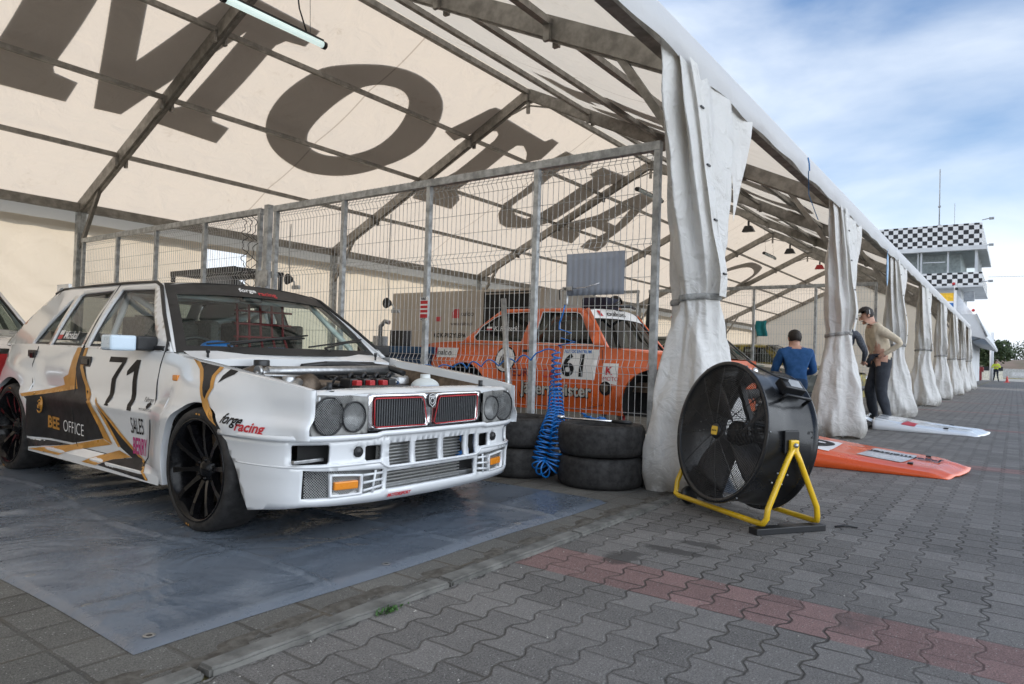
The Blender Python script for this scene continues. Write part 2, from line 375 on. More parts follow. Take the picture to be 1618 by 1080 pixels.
# ---------------------------------------------------------------- ground
def paving(name, base, red=None, p=.17, c=.14, a=.013, x0=-2.28, inner=False, tint=(1, 1, 1)):
    m, nt, b = newmat(name); co = coord(nt); sp = nt.nodes.new('ShaderNodeSeparateXYZ'); nt.links.new(co, sp.inputs[0])
    wob = (noise_n(nt, co, 9., 3, .6)-.5)*.012
    X = N(nt, sp.outputs[0])-x0+wob; Y = N(nt, sp.outputs[1])+wob*.7
    if not inner:
        u = Y/c; k = u.rnd(); par = k.mod(2.)                # 0/1
        s = par*2.-1.
        ph = (X/p).fract(); tri = (ph-.5).abs()*4.-1.          # 1 at joints, -1 at centre
        w = (tri*2.0).min(1.).max(-1.)
        off = s*w*(a/c); d = u-k-off
        dz = d.abs()*c
        colid = k-d.lt(0.)                                     # column index
        ph2 = X/p+colid.mod(2.)*.5
        fr = ph2.fract(); ds = fr.min(fr*-1.+1.)*p; rowid = ph2.floor()
    else:
        u = Y/.19; colid = u.floor(); fu = u.fract(); dz = fu.min(fu*-1.+1.)*.19
        ph2 = X/.235+colid.mod(2.)*.0; fr = ph2.fract(); ds = fr.min(fr*-1.+1.)*.235; rowid = ph2.floor()
    dist = dz.min(ds)
    cmb = nt.nodes.new('ShaderNodeCombineXYZ'); nt.links.new(colid.s, cmb.inputs[0]); nt.links.new(rowid.s, cmb.inputs[1])
    wnz = nt.nodes.new('ShaderNodeTexWhiteNoise'); wnz.noise_dimensions = '3D'; nt.links.new(cmb.outputs[0], wnz.inputs[0]); rv = N(nt, wnz.outputs[0])
    sand = noise_n(nt, co, 150., 3, .8).ss(.30, .70); sand2 = noise_n(nt, co, 420., 2, .7).ss(.3, .7); mid = noise_n(nt, co, 26., 6, .7); big = noise_n(nt, co, .8, 5, .6)
    vor = nt.nodes.new('ShaderNodeTexVoronoi'); vor.inputs['Scale'].default_value = 120.; nt.links.new(co, vor.inputs[0])
    vc = nt.nodes.new('ShaderNodeSeparateColor'); nt.links.new(vor.outputs['Color'], vc.inputs[0])
    fleck = N(nt, vor.outputs['Distance']).lt(.30)*N(nt, vc.outputs[0]).gt(.90)
    val = rv*.32+.70+(mid-.5)*.6+(sand-.5)*.75+(sand2-.5)*.7+(big-.5)*.6
    cA = mixc(nt, 1., base, base)
    if red:
        Xr = N(nt, sp.outputs[0]); isr = None
        for r0 in (-2.28, -2.28+5.1, -2.28+10.2, -2.28+15.3, -2.28+20.4, -2.28+30.6):
            t = Xr.gt(r0)*Xr.lt(r0+2*p); isr = t if isr is None else isr.max(t)
        cA = mixc(nt, isr, base, red)
    hs = nt.nodes.new('ShaderNodeVectorMath'); hs.operation = 'SCALE'; nt.links.new(cA, hs.inputs[0]); nt.links.new(val.s, hs.inputs['Scale'])
    col = mixc(nt, fleck*.6, hs.outputs[0], (.42, .42, .40))
    # oil stains
    sv = noise_n(nt, co, 1.7, 6, .6, .6).ss(.63, .70)*.45; col = mixc(nt, sv, col, tuple(x*.35 for x in base))
    if not inner:
        Xs, Ys = N(nt, sp.outputs[0]), N(nt, sp.outputs[1])
        for sx_, sy_, ax_, ay_ in ((-1.88, -.46, .13, .08), (-1.62, -.60, .05, .16), (-1.42, -.66, .05, .12), (.4, -2.6, .2, .12), (3.4, -2.4, .3, .2), (-3.2, -1.0, .1, .14)):
            dx_, dy_ = (Xs-sx_)/ax_, (Ys-sy_)/ay_; e_ = (dx_*dx_+dy_*dy_)._m('SQRT')+(mid-.5)*1.3
            col = mixc(nt, e_.ss(.75, 1.15, .72, 0.), col, (.035, .032, .030))
    jw = (noise_n(nt, co, 14., 3, .6)-.5)*.003+(.0036 if not inner else .007)
    j = (dist-jw).ss(0., .0035, 1., 0.)
    jc = mixc(nt, noise_n(nt, co, 3., 3, .5).ss(.35, .65), (.018, .016, .014), (.10, .078, .052) if inner else (.055, .048, .038))
    fade = noise_n(nt, co, 1.3, 3, .5).ss(.32, .62, .9, .3)
    nt.links.new(mixc(nt, j*fade, col, jc), b.inputs['Base Color']); b.inputs['Roughness'].default_value = .78
    b.inputs['Specular IOR Level'].default_value = .4
    h = dist.ss(0., .009)*.8-(sand-.5)*.22+(mid-.5)*.3+rv*.2+fleck*.1
    bump(nt, b, h, .0045, .9); return m
M['paving'] = paving('grey_paving', (.186, .176, .165), red=(.245, .152, .140))
M['paving_in'] = paving('old_paving', (.140, .136, .124), inner=True, x0=-3.9)
def sheet(name, x0, y0, x1, y1, z, m, nx=1, ny=1, dz=None, **kw):
    bm = bmw(); grid(bm, nx, ny, lambda u, v: (lerp(x0, x1, u), lerp(y0, y1, v), z+(dz(lerp(x0, x1, u), lerp(y0, y1, v)) if dz else 0)), smooth=False)
    return obj(name, bm, m, **kw)
M['grass'] = mat('dry_grass', (.24, .20, .09), .9, 0, .3, .15, c2=(.12, .12, .05), bmp=.02, bs=8)
sheet('ground', -1500, -1500, 3000, 2500, -.012, M['grass'], kind='structure')
sheet('aisle_paving', -14, -14, 78, -.14, 0, M['paving'], kind='structure')
sheet('tent_paving', -14, -.06, 36, 12, 0, M['paving_in'], kind='structure')
sheet('side_paving', 36, -.06, 78, 12, 0, M['paving'], kind='structure')
sheet('outer_paving', -14, 12, 78, 30, 0, mat('outer_asphalt', (.10, .10, .10), .9, 0, .2, 3.), kind='structure')
sheet('track_road', 86, -300, 99, 300, .0, mat('track_asphalt', (.33, .33, .33), .8, 0, .15, .6), kind='structure')
sheet('apron_road', 78, -200, 83, 60, -.004, mat('apron_concrete', (.50, .49, .46), .85, 0, .15, 1.5), kind='structure')
# kerb of edge stones between aisle and tent floor
rnd = random.Random(5)
M['kerb'] = mat('kerb_concrete', (.15, .147, .135), .88, 0, .22, 9., bmp=.006, bs=40)
bm = bmw(); x = -13.7
while x < 36:
    L = 1.0
    t = bmesh.new(); box(t, (x+.006, -.137, -.01), (x+L-.006, -.062, .018+rnd.uniform(-.004, .006)))
    bmesh.ops.subdivide_edges(t, edges=[e for e in t.edges if abs(e.verts[0].co.x-e.verts[1].co.x) > .5], cuts=14)
    bmesh.ops.bevel(t, geom=[e for e in t.edges if e.calc_face_angle(0) > .5], offset=.008, segments=2, affect='EDGES')
    sh = rnd.uniform(-.004, .004)
    for v in t.verts:
        n_ = noise.noise(v.co*14); v.co.z += n_*.004 if v.co.z > 0 else 0; v.co.y += sh+noise.noise(v.co*9+Vector((3, 1, 2)))*.006
    merge(bm, t); x += L
obj('kerb', bm, M['kerb'], kind='structure')
# crumbled mortar behind the kerb
bm = bmw()
def mort(u, v):
    x = lerp(-9, 14, u); y = lerp(-.066, .075+.02*noise.noise(Vector((x*3, 0, 9))), v); h = .012*max(0, noise.noise(Vector((x*6, y*9, 0)))+.25)+.008*max(0, noise.noise(Vector((x*21, y*30, 4))))
    return (x, y, -.004+h*math.sin(PI*min(1, max(0, v)))*1.5)
grid(bm, 1100, 7, mort); obj('mortar_strip', bm, mat('mortar', (.125, .115, .098), .95, 0, .35, 25., c2=(.06, .052, .042), bmp=.006, bs=90), kind='structure')
# weeds in the kerb joint
bm = bmw()
M['weed'] = mat('weed_green', (.05, .13, .025), .7, 0, .3, 40.)
for i in range(90):
    a = rnd.uniform(0, 6.28); r = rnd.uniform(0, .05); bx, by = -3.03+r*math.cos(a)*1.6, -.155+r*math.sin(a)*.4
    d = Vector((rnd.uniform(-1, 1), rnd.uniform(-1, 1), rnd.uniform(.3, 1))).normalized()*rnd.uniform(.008, .022); s = Vector((-d.y, d.x, 0)).normalized()*rnd.uniform(.003, .006)
    b0 = Vector((bx, by, .004)); q = [b0, b0+d*.5+s, b0+d, b0+d*.5-s]; bm.faces.new([bm.verts.new(v) for v in q])
obj('weed_tuft', bm, M['weed'], label='small green weed tuft growing in the kerb joint beside the tarpaulin corner', cat='weed')
# crumbs of stone and leaves
bm = bmw(); M['crumb'] = mat('crumbs', (.42, .40, .36), .8, 0, .4, 200.)
for i in range(420):
    X = rnd.uniform(-4.5, 6); Y = rnd.choice([rnd.uniform(-2.4, -.15), rnd.gauss(-.15, .05), rnd.uniform(-1, .0)]); s = rnd.uniform(.002, .006)
    if rnd.random() < .12: s *= 1.8
    bbox_ = [Vector((X+rnd.uniform(-s, s), Y+rnd.uniform(-s, s), z)) for z in (0.001, s*.8)]
    v = [bm.verts.new((X+s*math.cos(t), Y+s*math.sin(t)*rnd.uniform(.5, 1), .001)) for t in (0, 1.6, 3.1, 4.7)]; tp = bm.verts.new((X, Y, .001+s*.7))
    for k in range(4): bm.faces.new((v[k], v[(k+1) % 4], tp))
obj('stone_crumbs', bm, M['crumb'], kind='stuff')
# tarpaulin
m, nt, b = newmat('grey_tarpaulin'); co = coord(nt); n = noise_n(nt, co, 2.2, 6, .6); n2 = noise_n(nt, co, 40., 4, .6)
nt.links.new(mixc(nt, n.ss(.35, .7), (.105, .130, .165), (.128, .152, .188)), b.inputs['Base Color'])
nt.links.new((n2*.12+n*.2+.12).s, b.inputs['Roughness']); b.inputs['Specular IOR Level'].default_value = .6
wv = nt.nodes.new('ShaderNodeTexWave'); wv.inputs['Scale'].default_value = .55; wv.inputs['Distortion'].default_value = 5; wv.inputs['Detail'].default_value = 3; wv.bands_direction = 'Y'
nt.links.new(coord(nt, 'Object', (.35, 1.6, 1)), wv.inputs['Vector'])
bump(nt, b, noise_n(nt, co, 2.2, 3, .5, .6)*.5+N(nt, wv.outputs['Fac'])*.35+(noise_n(nt, co, 1.6, 2, .5, 2.5)-.5).abs()*-1.1+n2*.015, .017, .9); M['tarp'] = m
def tz(x, y):
    v = Vector((x*.9, y*2.2, 0)); f = noise.noise(v)*.006+.006+.004*abs(noise.noise(Vector((x*3+y, y*2.2-x, 5))))
    for cx_, s_ in ((-3.05, .9), (-2.2, -.5), (-1.5, 1.1)):                       # fold creases along Y
        f += .012*max(0, 1-abs(x-cx_-.05*math.sin(y*3*s_))/.02)
    for cy_ in (.62, 1.35, 2.3, 3.1): f += .012*max(0, 1-abs(y-cy_-.03*math.sin(x*2))/.018)
    return f+.008
bm = bmw(); NX, NY = 150, 150
grid(bm, NX, NY, lambda u, v: (lerp(-3.76, -.86, u)+.01*math.sin(v*17), lerp(.155, 6.2, v)+.008*math.sin(u*13), .002 if (u in (0, 1) or v in (0, 1)) else tz(lerp(-3.76, -.86, u), lerp(.155, 6.2, v))))
tp = obj('tarpaulin', bm, M['tarp'], label='glossy blue-grey tarpaulin spread on the paving under the white rally car', cat='tarpaulin')
for (ex, ey) in ((-3.68, .225), (-3.69, .62), (-3.69, 1.1), (-2.7, .22), (-1.75, .22), (-.95, .24)):
    bm = bmw(); lathe(bm, [(.009, .016), (.015, .0185), (.019, .016)], 14, M=Matrix.Translation((ex, ey, .001))); lathe(bm, [(0.0001, .0155), (.009, .0155)], 14, M=Matrix.Translation((ex, ey, .001)), mi=1)
    obj('eyelet', bm, [M['alloy'], M['black']], tp)
# ---------------------------------------------------------------- the tent
HE, HR, WT = 2.996, 5.4245, 10.            # underside eave, underside ridge, width
FO = .14                                    # fabric above the frame line
XA, XB = -12., 35.
def roofz(y, off=0): return lerp(HE, HR, 1-abs(y-WT/2)/(WT/2))+off
M['roof'] = fabric('roof_cloth', (.62, .60, .56), (.84, .71, .56), .62, seam=True, bs=2.2, bd=.05, sa=.7)
M['wallcloth'] = fabric('wall_cloth', (.66, .62, .56), (.88, .76, .60), .6, bs=1.4, bd=.05, sa=.2)
M['curtain'] = fabric('curtain_cloth', (.74, .735, .72), (.72, .66, .56), .25, bs=7., bd=.03, dirtz=.30, rough=.42, stain=(.26, .23, .19), sa=.2)
M['valance'] = fabric('valance_cloth', (.64, .65, .67), (.6, .6, .56), .2, bs=4., bd=.01, rough=.45, sa=.2)
tent = empty('event_tent', (0, 0, 0), label='long white gabled event tent with aluminium frame and dark lettering on its roof', cat='tent')
def slope(y0, y1, yo):
    bm = bmw()
    def fn(u, v):
        x = lerp(XA, XB, u); y = lerp(y0, y1, v); y = -.12 if y < .01 else 10.06 if y > 9.99 else y; bay = (x/5.) % 1.; s = (abs(y-5)/5*4) % 1.
        sag = -.05*math.sin(PI*bay)*math.sin(PI*min(1, s))
        return (x, y, roofz(y, FO)+sag)
    grid(bm, 235, 40, fn); return bm
obj('roof_cover', slope(5, 10.0, 0), M['roof'], tent)
obj('roof_cover', slope(0, 5, 0), M['roof'], tent)
# valance along the front eave, wavy lower hem
bm = bmw()
def val(u, v):
    x = lerp(XA, XB, u); w = .014*noise.noise(Vector((x*1.3, v*2, 1)))+.006*math.sin(x*4.1)
    zb = 2.865+.012*math.sin(x*1.256*5)+.012*noise.noise(Vector((x*.9, 0, 5)))
    return (x, -.125-.035*math.sin(PI*v)*.6-w*v, lerp(roofz(-.12, FO)+.003, zb, v))
grid(bm, 470, 6, val); obj('valance', bm, M['valance'], tent, smooth=True)
bm = bmw()
def val2(u, v): 
    x = lerp(XA, XB, u); return (x, 10.05+.2*min(1, v*2), lerp(roofz(10.05, FO)-.0, 2.72, v))
grid(bm, 60, 2, val2); obj('valance', bm, M['valance'], tent, smooth=True)
# rafters, legs, purlins
for i in range(-2, 8):
    X = i*5.
    for (ya, yb) in ((0, 5), (10, 5)):
        bm = bmw(); za, zb = roofz(ya), roofz(yb)
        beam(bm, (X, ya, za+.03), (X, yb, zb+.03), .10, .17); beam(bm, (X, ya, za+.03), (X, yb, zb+.03), .03, .20)
        obj('rafter', bm, M['alu_dark'], tent)
        bm = bmw(); beam(bm, (X, ya, 0.02), (X, ya, za-.02), .12, .10, up=(0, 1, 0)); beam(bm, (X, ya, 0.02), (X, ya, za-.05), .03, .13, up=(0, 1, 0))
        lg = obj('leg', bm, M['galv'] if i != 0 or ya else M['galv'], tent)
        bm = bmw(); bbox(bm, (X-.16, ya-.14, 0), (X+.16, ya+.14, .018), .004); obj('base_plate', bm, M['galv'], lg)
        # haunch bracket at the eave
        bm = bmw(); s = 1 if ya == 0 else -1; yk = ya+s*.62
        beam(bm, (X, ya+s*.02, za-.62), (X, ya+s*.62, roofz(ya+s*.62)-.04), .05, .06, up=(0, 1, 0)); obj('brace', bm, M['alu_dark'], tent)
    # ridge bracket and tie
    bm = bmw(); beam(bm, (X, 5, HR-.3), (X, 5, HR), .05, .05, up=(0, 1, 0)); beam(bm, (X, 4.35, roofz(4.35)-.02), (X, 5, HR-.16), .025, .025); beam(bm, (X, 5.65, roofz(5.65)-.02), (X, 5, HR-.16), .025, .025)
    obj('ridge_bracket', bm, M['alu_dark'], tent)
for k in range(9):
    y = 10*k/8.; bm = bmw(); w, h = (.06, .06) if k not in (0, 8) else (.09, .13)
    if k == 4: w, h = .08, .08
    z = roofz(y, .06) if k not in (0, 8) else HE+.02
    yy = y+(.03 if k == 0 else -.03 if k == 8 else 0)
    for i in range(-2, 7):
        beam(bm, (i*5+.05, yy, z), (i*5+4.95, yy, z), w, h)
    if k not in (0, 8):
        for i in range(-2, 8): box(bm, (i*5-.09, y-.03, z-.16), (i*5-.055, y+.03, z-.02)); box(bm, (i*5+.055, y-.03, z-.16), (i*5+.09, y+.03, z-.02))
    obj('purlin', bm, M['alu_dark'], tent)
# rear wall cloth, hung in folds
bm = bmw()
def bw(u, v):
    x = lerp(XA, XB, u); z = lerp(2.80, .02, v); f = .05*noise.noise(Vector((x*1.3, z*.25, 7)))+.02*math.sin(x*9+noise.noise(Vector((x, z*.5, 0)))*3)
    return (x, 10.12+f, z)
V = grid(bm, 420, 28, bw)
# a gap where two wall sheets part (the bright opening)
gone = [f for f in bm.faces if 2.05 < f.calc_center_median().x < 2.95 and 1.95 < f.calc_center_median().z < 2.72]
bmesh.ops.delete(bm, geom=gone, context='FACES')
obj('wall_sheet', bm, M['wallcloth'], tent, smooth=True)
for X in (XA, XB):
    bm = bmw(); tri_fill(bm, [(0, .02), (10.1, .02), (10.05, roofz(10)+.1), (5, HR+.12), (0, roofz(0)+.1)], step=.8, fn=lambda u, v, X=X: (X, u, v))
    obj('gable_sheet', bm, M['wallcloth'], tent)
# lettering printed on the roof (outside), traced on the slope plane
LET = [([(-2.25, 0.72), (-1.07, 0.72), (-0.578, 2.168), (-0.1, 0.72), (1.11, 0.72), (1.11, 1.03), (0.834, 1.08), (0.77, 1.2), (0.737, 2.646), (0.788, 2.72), (1.08, 2.755), (1.083, 3.09), (-0.02, 3.07), (-0.02, 2.757), (0.2, 2.72), (0.289, 2.64), (0.325, 1.197), (-0.326, 3.09), (-0.665, 3.105), (-1.31, 1.14), (-1.32, 2.665), (-1.28, 2.73), (-1.0, 2.776), (-1.0, 3.117), (-2.25, 3.12), (-2.25, 2.78), (-2.0, 2.72), (-1.93, 2.6), (-1.93, 1.15), (-2.0, 1.08), (-2.25, 1.03)], []), ([(2.02, 0.86), (2.34, 0.71), (2.79, 0.62), (3.24, 0.66), (3.62, 0.78), (3.94, 1.01), (4.2, 1.37), (4.33, 1.82), (4.25, 2.26), (4.0, 2.66), (3.63, 2.94), (3.23, 3.09), (2.77, 3.14), (2.33, 3.05), (1.95, 2.9), (1.65, 2.68), (1.46, 2.39), (1.36, 2.09), (1.34, 1.79), (1.42, 1.48), (1.59, 1.19), (1.78, 1.02)], [[(2.47, 1.11), (2.7, 1.02), (2.96, 1.0), (3.2, 1.1), (3.37, 1.28), (3.49, 1.55), (3.54, 1.87), (3.5, 2.2), (3.34, 2.48), (3.13, 2.63), (2.79, 2.7), (2.47, 2.66), (2.27, 2.47), (2.18, 2.26), (2.14, 1.97), (2.17, 1.65), (2.28, 1.36)]]), ([(4.81, 0.58), (5.01, 0.57), (5.21, 0.67), (6.6, 0.71), (6.68, 0.59), (6.94, 0.6), (7.1, 1.13), (6.87, 1.35), (6.57, 1.12), (6.29, 1.01), (6.15, 1.07), (6.15, 1.31), (6.13, 2.55), (6.45, 2.75), (6.51, 3.04), (5.36, 3.08), (5.24, 2.8), (5.41, 2.69), (5.57, 2.12), (5.57, 1.18), (5.5, 1.03), (5.39, 0.98), (5.15, 1.08), (5.0, 1.19), (4.8, 1.51), (4.42, 1.41), (4.73, 0.66)], []), ([(7.37, 0.69), (8.46, 0.68), (8.42, 0.97), (8.12, 1.01), (7.95, 1.15), (7.93, 2.25), (8.01, 2.52), (8.42, 2.69), (8.91, 2.71), (9.06, 2.38), (9.12, 1.05), (9.03, 0.99), (8.84, 0.97), (8.89, 0.67), (10.04, 0.64), (10.12, 0.76), (10.15, 0.97), (9.93, 0.98), (9.81, 1.07), (9.83, 1.37), (9.83, 2.43), (9.7, 2.72), (9.36, 2.96), (8.64, 3.12), (8.27, 3.05), (7.87, 2.79), (7.7, 2.52), (7.6, 1.69), (7.48, 1.11), (7.32, 1.02)], []), ([(11.23, 0.82), (12.03, 0.82), (12.77, 2.54), (12.97, 2.73), (13.01, 3.05), (12.04, 3.06), (11.97, 2.73), (12.2, 2.65), (12.21, 2.33), (11.36, 2.3), (11.18, 2.6), (11.41, 2.71), (11.55, 3.03), (10.45, 3.05), (10.28, 2.75), (10.35, 2.47), (10.92, 1.89)], [[(11.59, 1.97), (11.75, 1.37), (12.09, 1.99)]]), ([(21.64, 2.46), (21.34, 2.35), (21.48, 2.04), (21.72, 1.76), (22.06, 1.54), (22.5, 1.41), (23.85, 1.44), (24.25, 1.65), (24.6, 1.94), (24.95, 2.37), (25.06, 2.73), (25.17, 3.1), (24.91, 3.15), (24.56, 2.57), (24.46, 2.21), (24.23, 1.92), (23.62, 1.73), (23.03, 1.66), (22.46, 1.75), (22.12, 1.95), (21.88, 2.23)], [])]
def chaikin(L, n=2):
    for _ in range(n): L = [q for i in range(len(L)) for q in ((L[i][0]*.75+L[(i+1) % len(L)][0]*.25, L[i][1]*.75+L[(i+1) % len(L)][1]*.25), (L[i][0]*.25+L[(i+1) % len(L)][0]*.75, L[i][1]*.25+L[(i+1) % len(L)][1]*.75))]
    return L
LET[1] = (chaikin(LET[1][0]), [chaikin(LET[1][1][0])]); LET[5] = (chaikin(LET[5][0], 1), [])
M['ink'] = fabric('roof_ink', (.06, .055, .052), (.21, .195, .185), .45, sa=0)
for poly, holes in LET:
    bm = bmw()
    def lf(x, s):
        y = 5+s; bay = (x/5.) % 1.; q = (abs(y-5)/5*4) % 1.
        return (x, y, roofz(y, FO+.009)-.05*math.sin(PI*bay)*math.sin(PI*min(1, q)))
    tri_fill(bm, poly, holes, step=.12, fn=lf); obj('roof_letter', bm, M['ink'], tent)
# same sort of lettering on the front slope
for poly, holes in LET[:5]:
    bm = bmw()
    def lf2(x, s):
        y = 5-(s); bay = (x/5.) % 1.; q = (abs(y-5)/5*4) % 1.
        return (x, y, roofz(y, FO+.009)-.05*math.sin(PI*bay)*math.sin(PI*min(1, q)))
    tri_fill(bm, [(p[0]+5.2, 4.6-p[1]) for p in poly], [[(p[0]+5.2, 4.6-p[1]) for p in h] for h in holes], step=.12, fn=lf2); obj('roof_letter', bm, M['ink'], tent)
# ---------------------------------------------------------------- gathered side curtains, one at every front leg
gauss_ = lambda d, w: math.exp(-(d/w)**2)
def curtain(X0, seed, label, ang=0.):
    r = random.Random(seed); T = empty('tent_curtain', (X0, -.02, 0), label=label, cat='curtain', group='curtains tied up at the front legs of the tent')
    ph = [r.uniform(0, 6.28) for _ in range(8)]; NP = 9; zt, zp = 2.93, 1.33+r.uniform(-.04, .04)
    A = [(0, .37), (.10, .41), (.35, .40), (.8, .31), (1.15, .22), (zp, .185), (1.5, .24), (2.0, .42), (2.5, .60), (zt, .74)]
    B = [(0, .33), (.10, .38), (.35, .35), (.8, .26), (1.15, .18), (zp, .165), (1.5, .18), (2.0, .15), (2.5, .10), (zt, .055)]
    lean = r.uniform(-.05, .05)
    def P(th, z, off=0.):
        a, b = interp_s(A, z), interp_s(B, z)
        up = smooth01((z-zp+.25)/.5); w1 = 1-2*abs(math.sin((NP*th+ph[0]+.9*math.sin(2*th+ph[1])+.5*math.sin(z*1.3+ph[2]))/2)); w2 = 1-2*abs(math.sin((4*th+ph[3]+.8*math.sin(th+ph[1])+z*.5)/2))+.6*(1-2*abs(math.sin((7*th+ph[6]-z*1.1)/2)))+.5*math.cos(13*th+ph[7])*gauss_(z-zp, .35)
        w = w1*(.25+.75*up)+w2*(1-up)*.8+.5*math.cos((NP-4)*th+ph[3]+z*.8)*up
        k = .10+.10*smooth01((z-zp)/1.2)-.01*smooth01((zp-z)/1.)
        f = 1+k*w+off; amp = -.075*abs(noise.noise(Vector((th*1.2+seed, z*1.7, 3))))+.04*noise.noise(Vector((math.cos(th)*1.8+seed, math.sin(th)*1.8, z*2.6)))+.014*noise.noise(Vector((math.cos(th)*5+seed, math.sin(th)*5, z*6)))
        f2 = 1+amp/ max(.12, a)
        s_, c_ = math.sin(th), math.cos(th)
        y = b*s_*f*f2; y = y if s_ > 0 or z < 1.6 else y
        return (a*c_*f*f2+lean*(zt-z)*.4, y-.02*smooth01((z-2.)/.9)-.03, z)
    bm = bmw(); NT, NZ = 180, 64
    zs = [zt-(zt-.02)*(j/NZ) for j in range(NZ+1)]
    V = [[bm.verts.new(P(2*PI*i/NT, z+(.025*math.sin(3*2*PI*i/NT+ph[4]) if z < .1 else 0))) for z in zs] for i in range(NT)]
    for i in range(NT):
        for j in range(NZ):
            f = bm.faces.new((V[i][j], V[(i+1) % NT][j], V[(i+1) % NT][j+1], V[i][j+1])); f.smooth = True
    obj('sheet', bm, M['curtain'], T)
    bm = bmw(); tube(bm, [P(2*PI*i/60, zp+.02*math.sin(2*PI*i/60+ph[5]), .04) for i in range(60)], .017, 6, closed=True, flat=(1.5, .5)); obj('strap', bm, M['strap'], T)
    # overlapping closing strip with toggles
    t0 = -2.05+r.uniform(-.15, .15)
    def st(u, v):
        z = lerp(2.9, 1.36, v); th = t0+(u-.5)*lerp(.30, .55, v)+.35*v; p = Vector(P(th, z, .0)); d = Vector((math.cos(th)*.3, math.sin(th), 0)).normalized()
        base = Vector(P(t0+.35*v, z, 0)); q = base+Vector((.13*(u-.5)*1.0, 0, 0))+d*.035; return q
    bm = bmw(); grid(bm, 4, 30, st); obj('closing_strip', bm, M['curtain'], T, smooth=True)
    for v in (.18, .42, .66, .9):
        c = Vector(st(.5, v)); bm = bmw(); bbox(bm, (c.x-.028, c.y-.012, c.z-.006), (c.x+.028, c.y+.002, c.z+.006), .003); obj('toggle', bm, M['black'], T)
    bm = bmw()  # flap corner with eyelet at the top
    fl = [(.45, -.07, 2.90), (.78, -.09, 2.91), (.93, -.11, 2.88), (.80, -.13, 2.66), (.58, -.09, 2.0)]
    vs = [bm.verts.new(p) for p in fl]; bm.faces.new(vs); bmesh.ops.triangulate(bm, faces=bm.faces); bmesh.ops.subdivide_edges(bm, edges=bm.edges[:], cuts=3, use_grid_fill=True)
    for q in bm.verts: q.co.y += .03*noise.noise(q.co*4)
    obj('flap', bm, M['curtain'], T, smooth=True)
    return T
M['strap'] = mat('grey_strap', (.30, .30, .29), .8, 0, .15, 30.)
CL = ['off-white curtain tied back at the first tent leg, right behind the black drum fan',
      'off-white tied curtain with muddy hem between the blue jacket and the cream undershirt',
      'tied white curtain directly behind the back of the man in the cream undershirt',
      'fourth tied white curtain from the fan, next beyond the one behind the undershirted man',
      'fifth tied white curtain from the fan along the tent front', 'sixth tied white curtain from the fan, close to the tent end',
      'seventh tied white curtain from the fan, last but one before the control tower',
      'eighth and last tied white curtain, at the tent end by the control tower']
for i in range(8): curtain(i*5., 11+i*7, CL[i])
# ---------------------------------------------------------------- vehicles
M['under'] = mat('underbody_black', (.010, .010, .010), .8, 0, .2)
M['seal'] = mat('rubber_seal', (.014, .014, .015), .5, 0, .1)
M['rim'] = mat('gloss_black_rim', (.006, .006, .007), .14, 0, .2, 20., spec=.22, vr=.03)
M['meshblk'] = mat('mesh_grey', (.46, .47, .47), .4, .7, .1, 40.)
M['cage'] = mat('cage_grey', (.72, .75, .76), .4, 0, .05)
M['seat'] = mat('seat_fabric', (.075, .07, .062), .9, 0, .2, 60.)
M['amber'] = mat('amber_lens', (.75, .25, .015), .25, 0, .05, coat=.5)
M['interior'] = mat('interior_grey', (.24, .24, .23), .7, 0, .2, 8.)
M['alu_fin'] = mat('cooler_fins', (.50, .51, .51), .35, .8, .1, 60.)
M['brownmetal'] = mat('heat_shield', (.13, .10, .075), .5, .6, .3, 12.)
M['bluehose'] = mat('blue_hose', (.01, .16, .50), .3, 0, .1)
M['ivory'] = mat('translucent_reservoir', (.62, .66, .66), .35, 0, .08)
def arch_L(sill, arches):
    """lower boundary of a side panel with wheel arch cut-outs: arches = (yc, zc, R)"""
    def L(y):
        z = sill(y) if callable(sill) else sill
        for yc, zc, R in arches:
            d = y-yc
            if abs(d) < R: z = max(z, zc+math.sqrt(R*R-d*d))
        return z
    return L
def ysamples(y0, y1, n, arches):
    s = set(round(lerp(y0, y1, k/n), 4) for k in range(n+1))
    for yc, zc, R in arches:
        for k in range(37):
            y = yc+R*math.cos(PI*k/36)
            if y0 < y < y1: s.add(round(y, 4))
        for e in (-1, 1):
            y = yc+e*(R+.0008)
            if y0 < y < y1: s.add(round(y, 4))
    return sorted(s)
def side_panel(bm, side, ys, L, T, X, rows=16, lip=.035, arches=(), mi=0):
    V = []
    for y in ys:
        a, b = L(y), T(y); V.append([bm.verts.new((side*X(y, lerp(a, b, j/rows)), y, lerp(a, b, j/rows))) for j in range(rows+1)])
    for i in range(len(ys)-1):
        for j in range(rows):
            q = (V[i][j], V[i+1][j], V[i+1][j+1], V[i][j+1])
            try: f = bm.faces.new(q if side > 0 else q[::-1]); f.smooth = True; f.material_index = mi
            except ValueError: pass
    low = [V[i][0] for i in range(len(ys))]; inn = [bm.verts.new((v.co.x-side*lip, v.co.y, v.co.z)) for v in low]
    for i in range(len(ys)-1):
        q = (inn[i], inn[i+1], low[i+1], low[i]); f = bm.faces.new(q if side > 0 else q[::-1]); f.material_index = mi
    return V
def wheel_well(bm, side, yc, zc, R, x0, x1, mi=0):
    n = 20; a = []; 
    for k in range(n+1):
        t = PI*k/n-.25+.5*k/n*1.0; a.append((yc+R*math.cos(t), zc+R*math.sin(t)))
    o = [bm.verts.new((side*x0, y, z)) for y, z in a]; i_ = [bm.verts.new((side*x1, y, z)) for y, z in a]
    for k in range(n): bm.faces.new((o[k], o[k+1], i_[k+1], i_[k])).material_index = mi
    c = bm.verts.new((side*x1, yc, zc-.1))
    for k in range(n): bm.faces.new((i_[k], i_[k+1], c)).material_index = mi
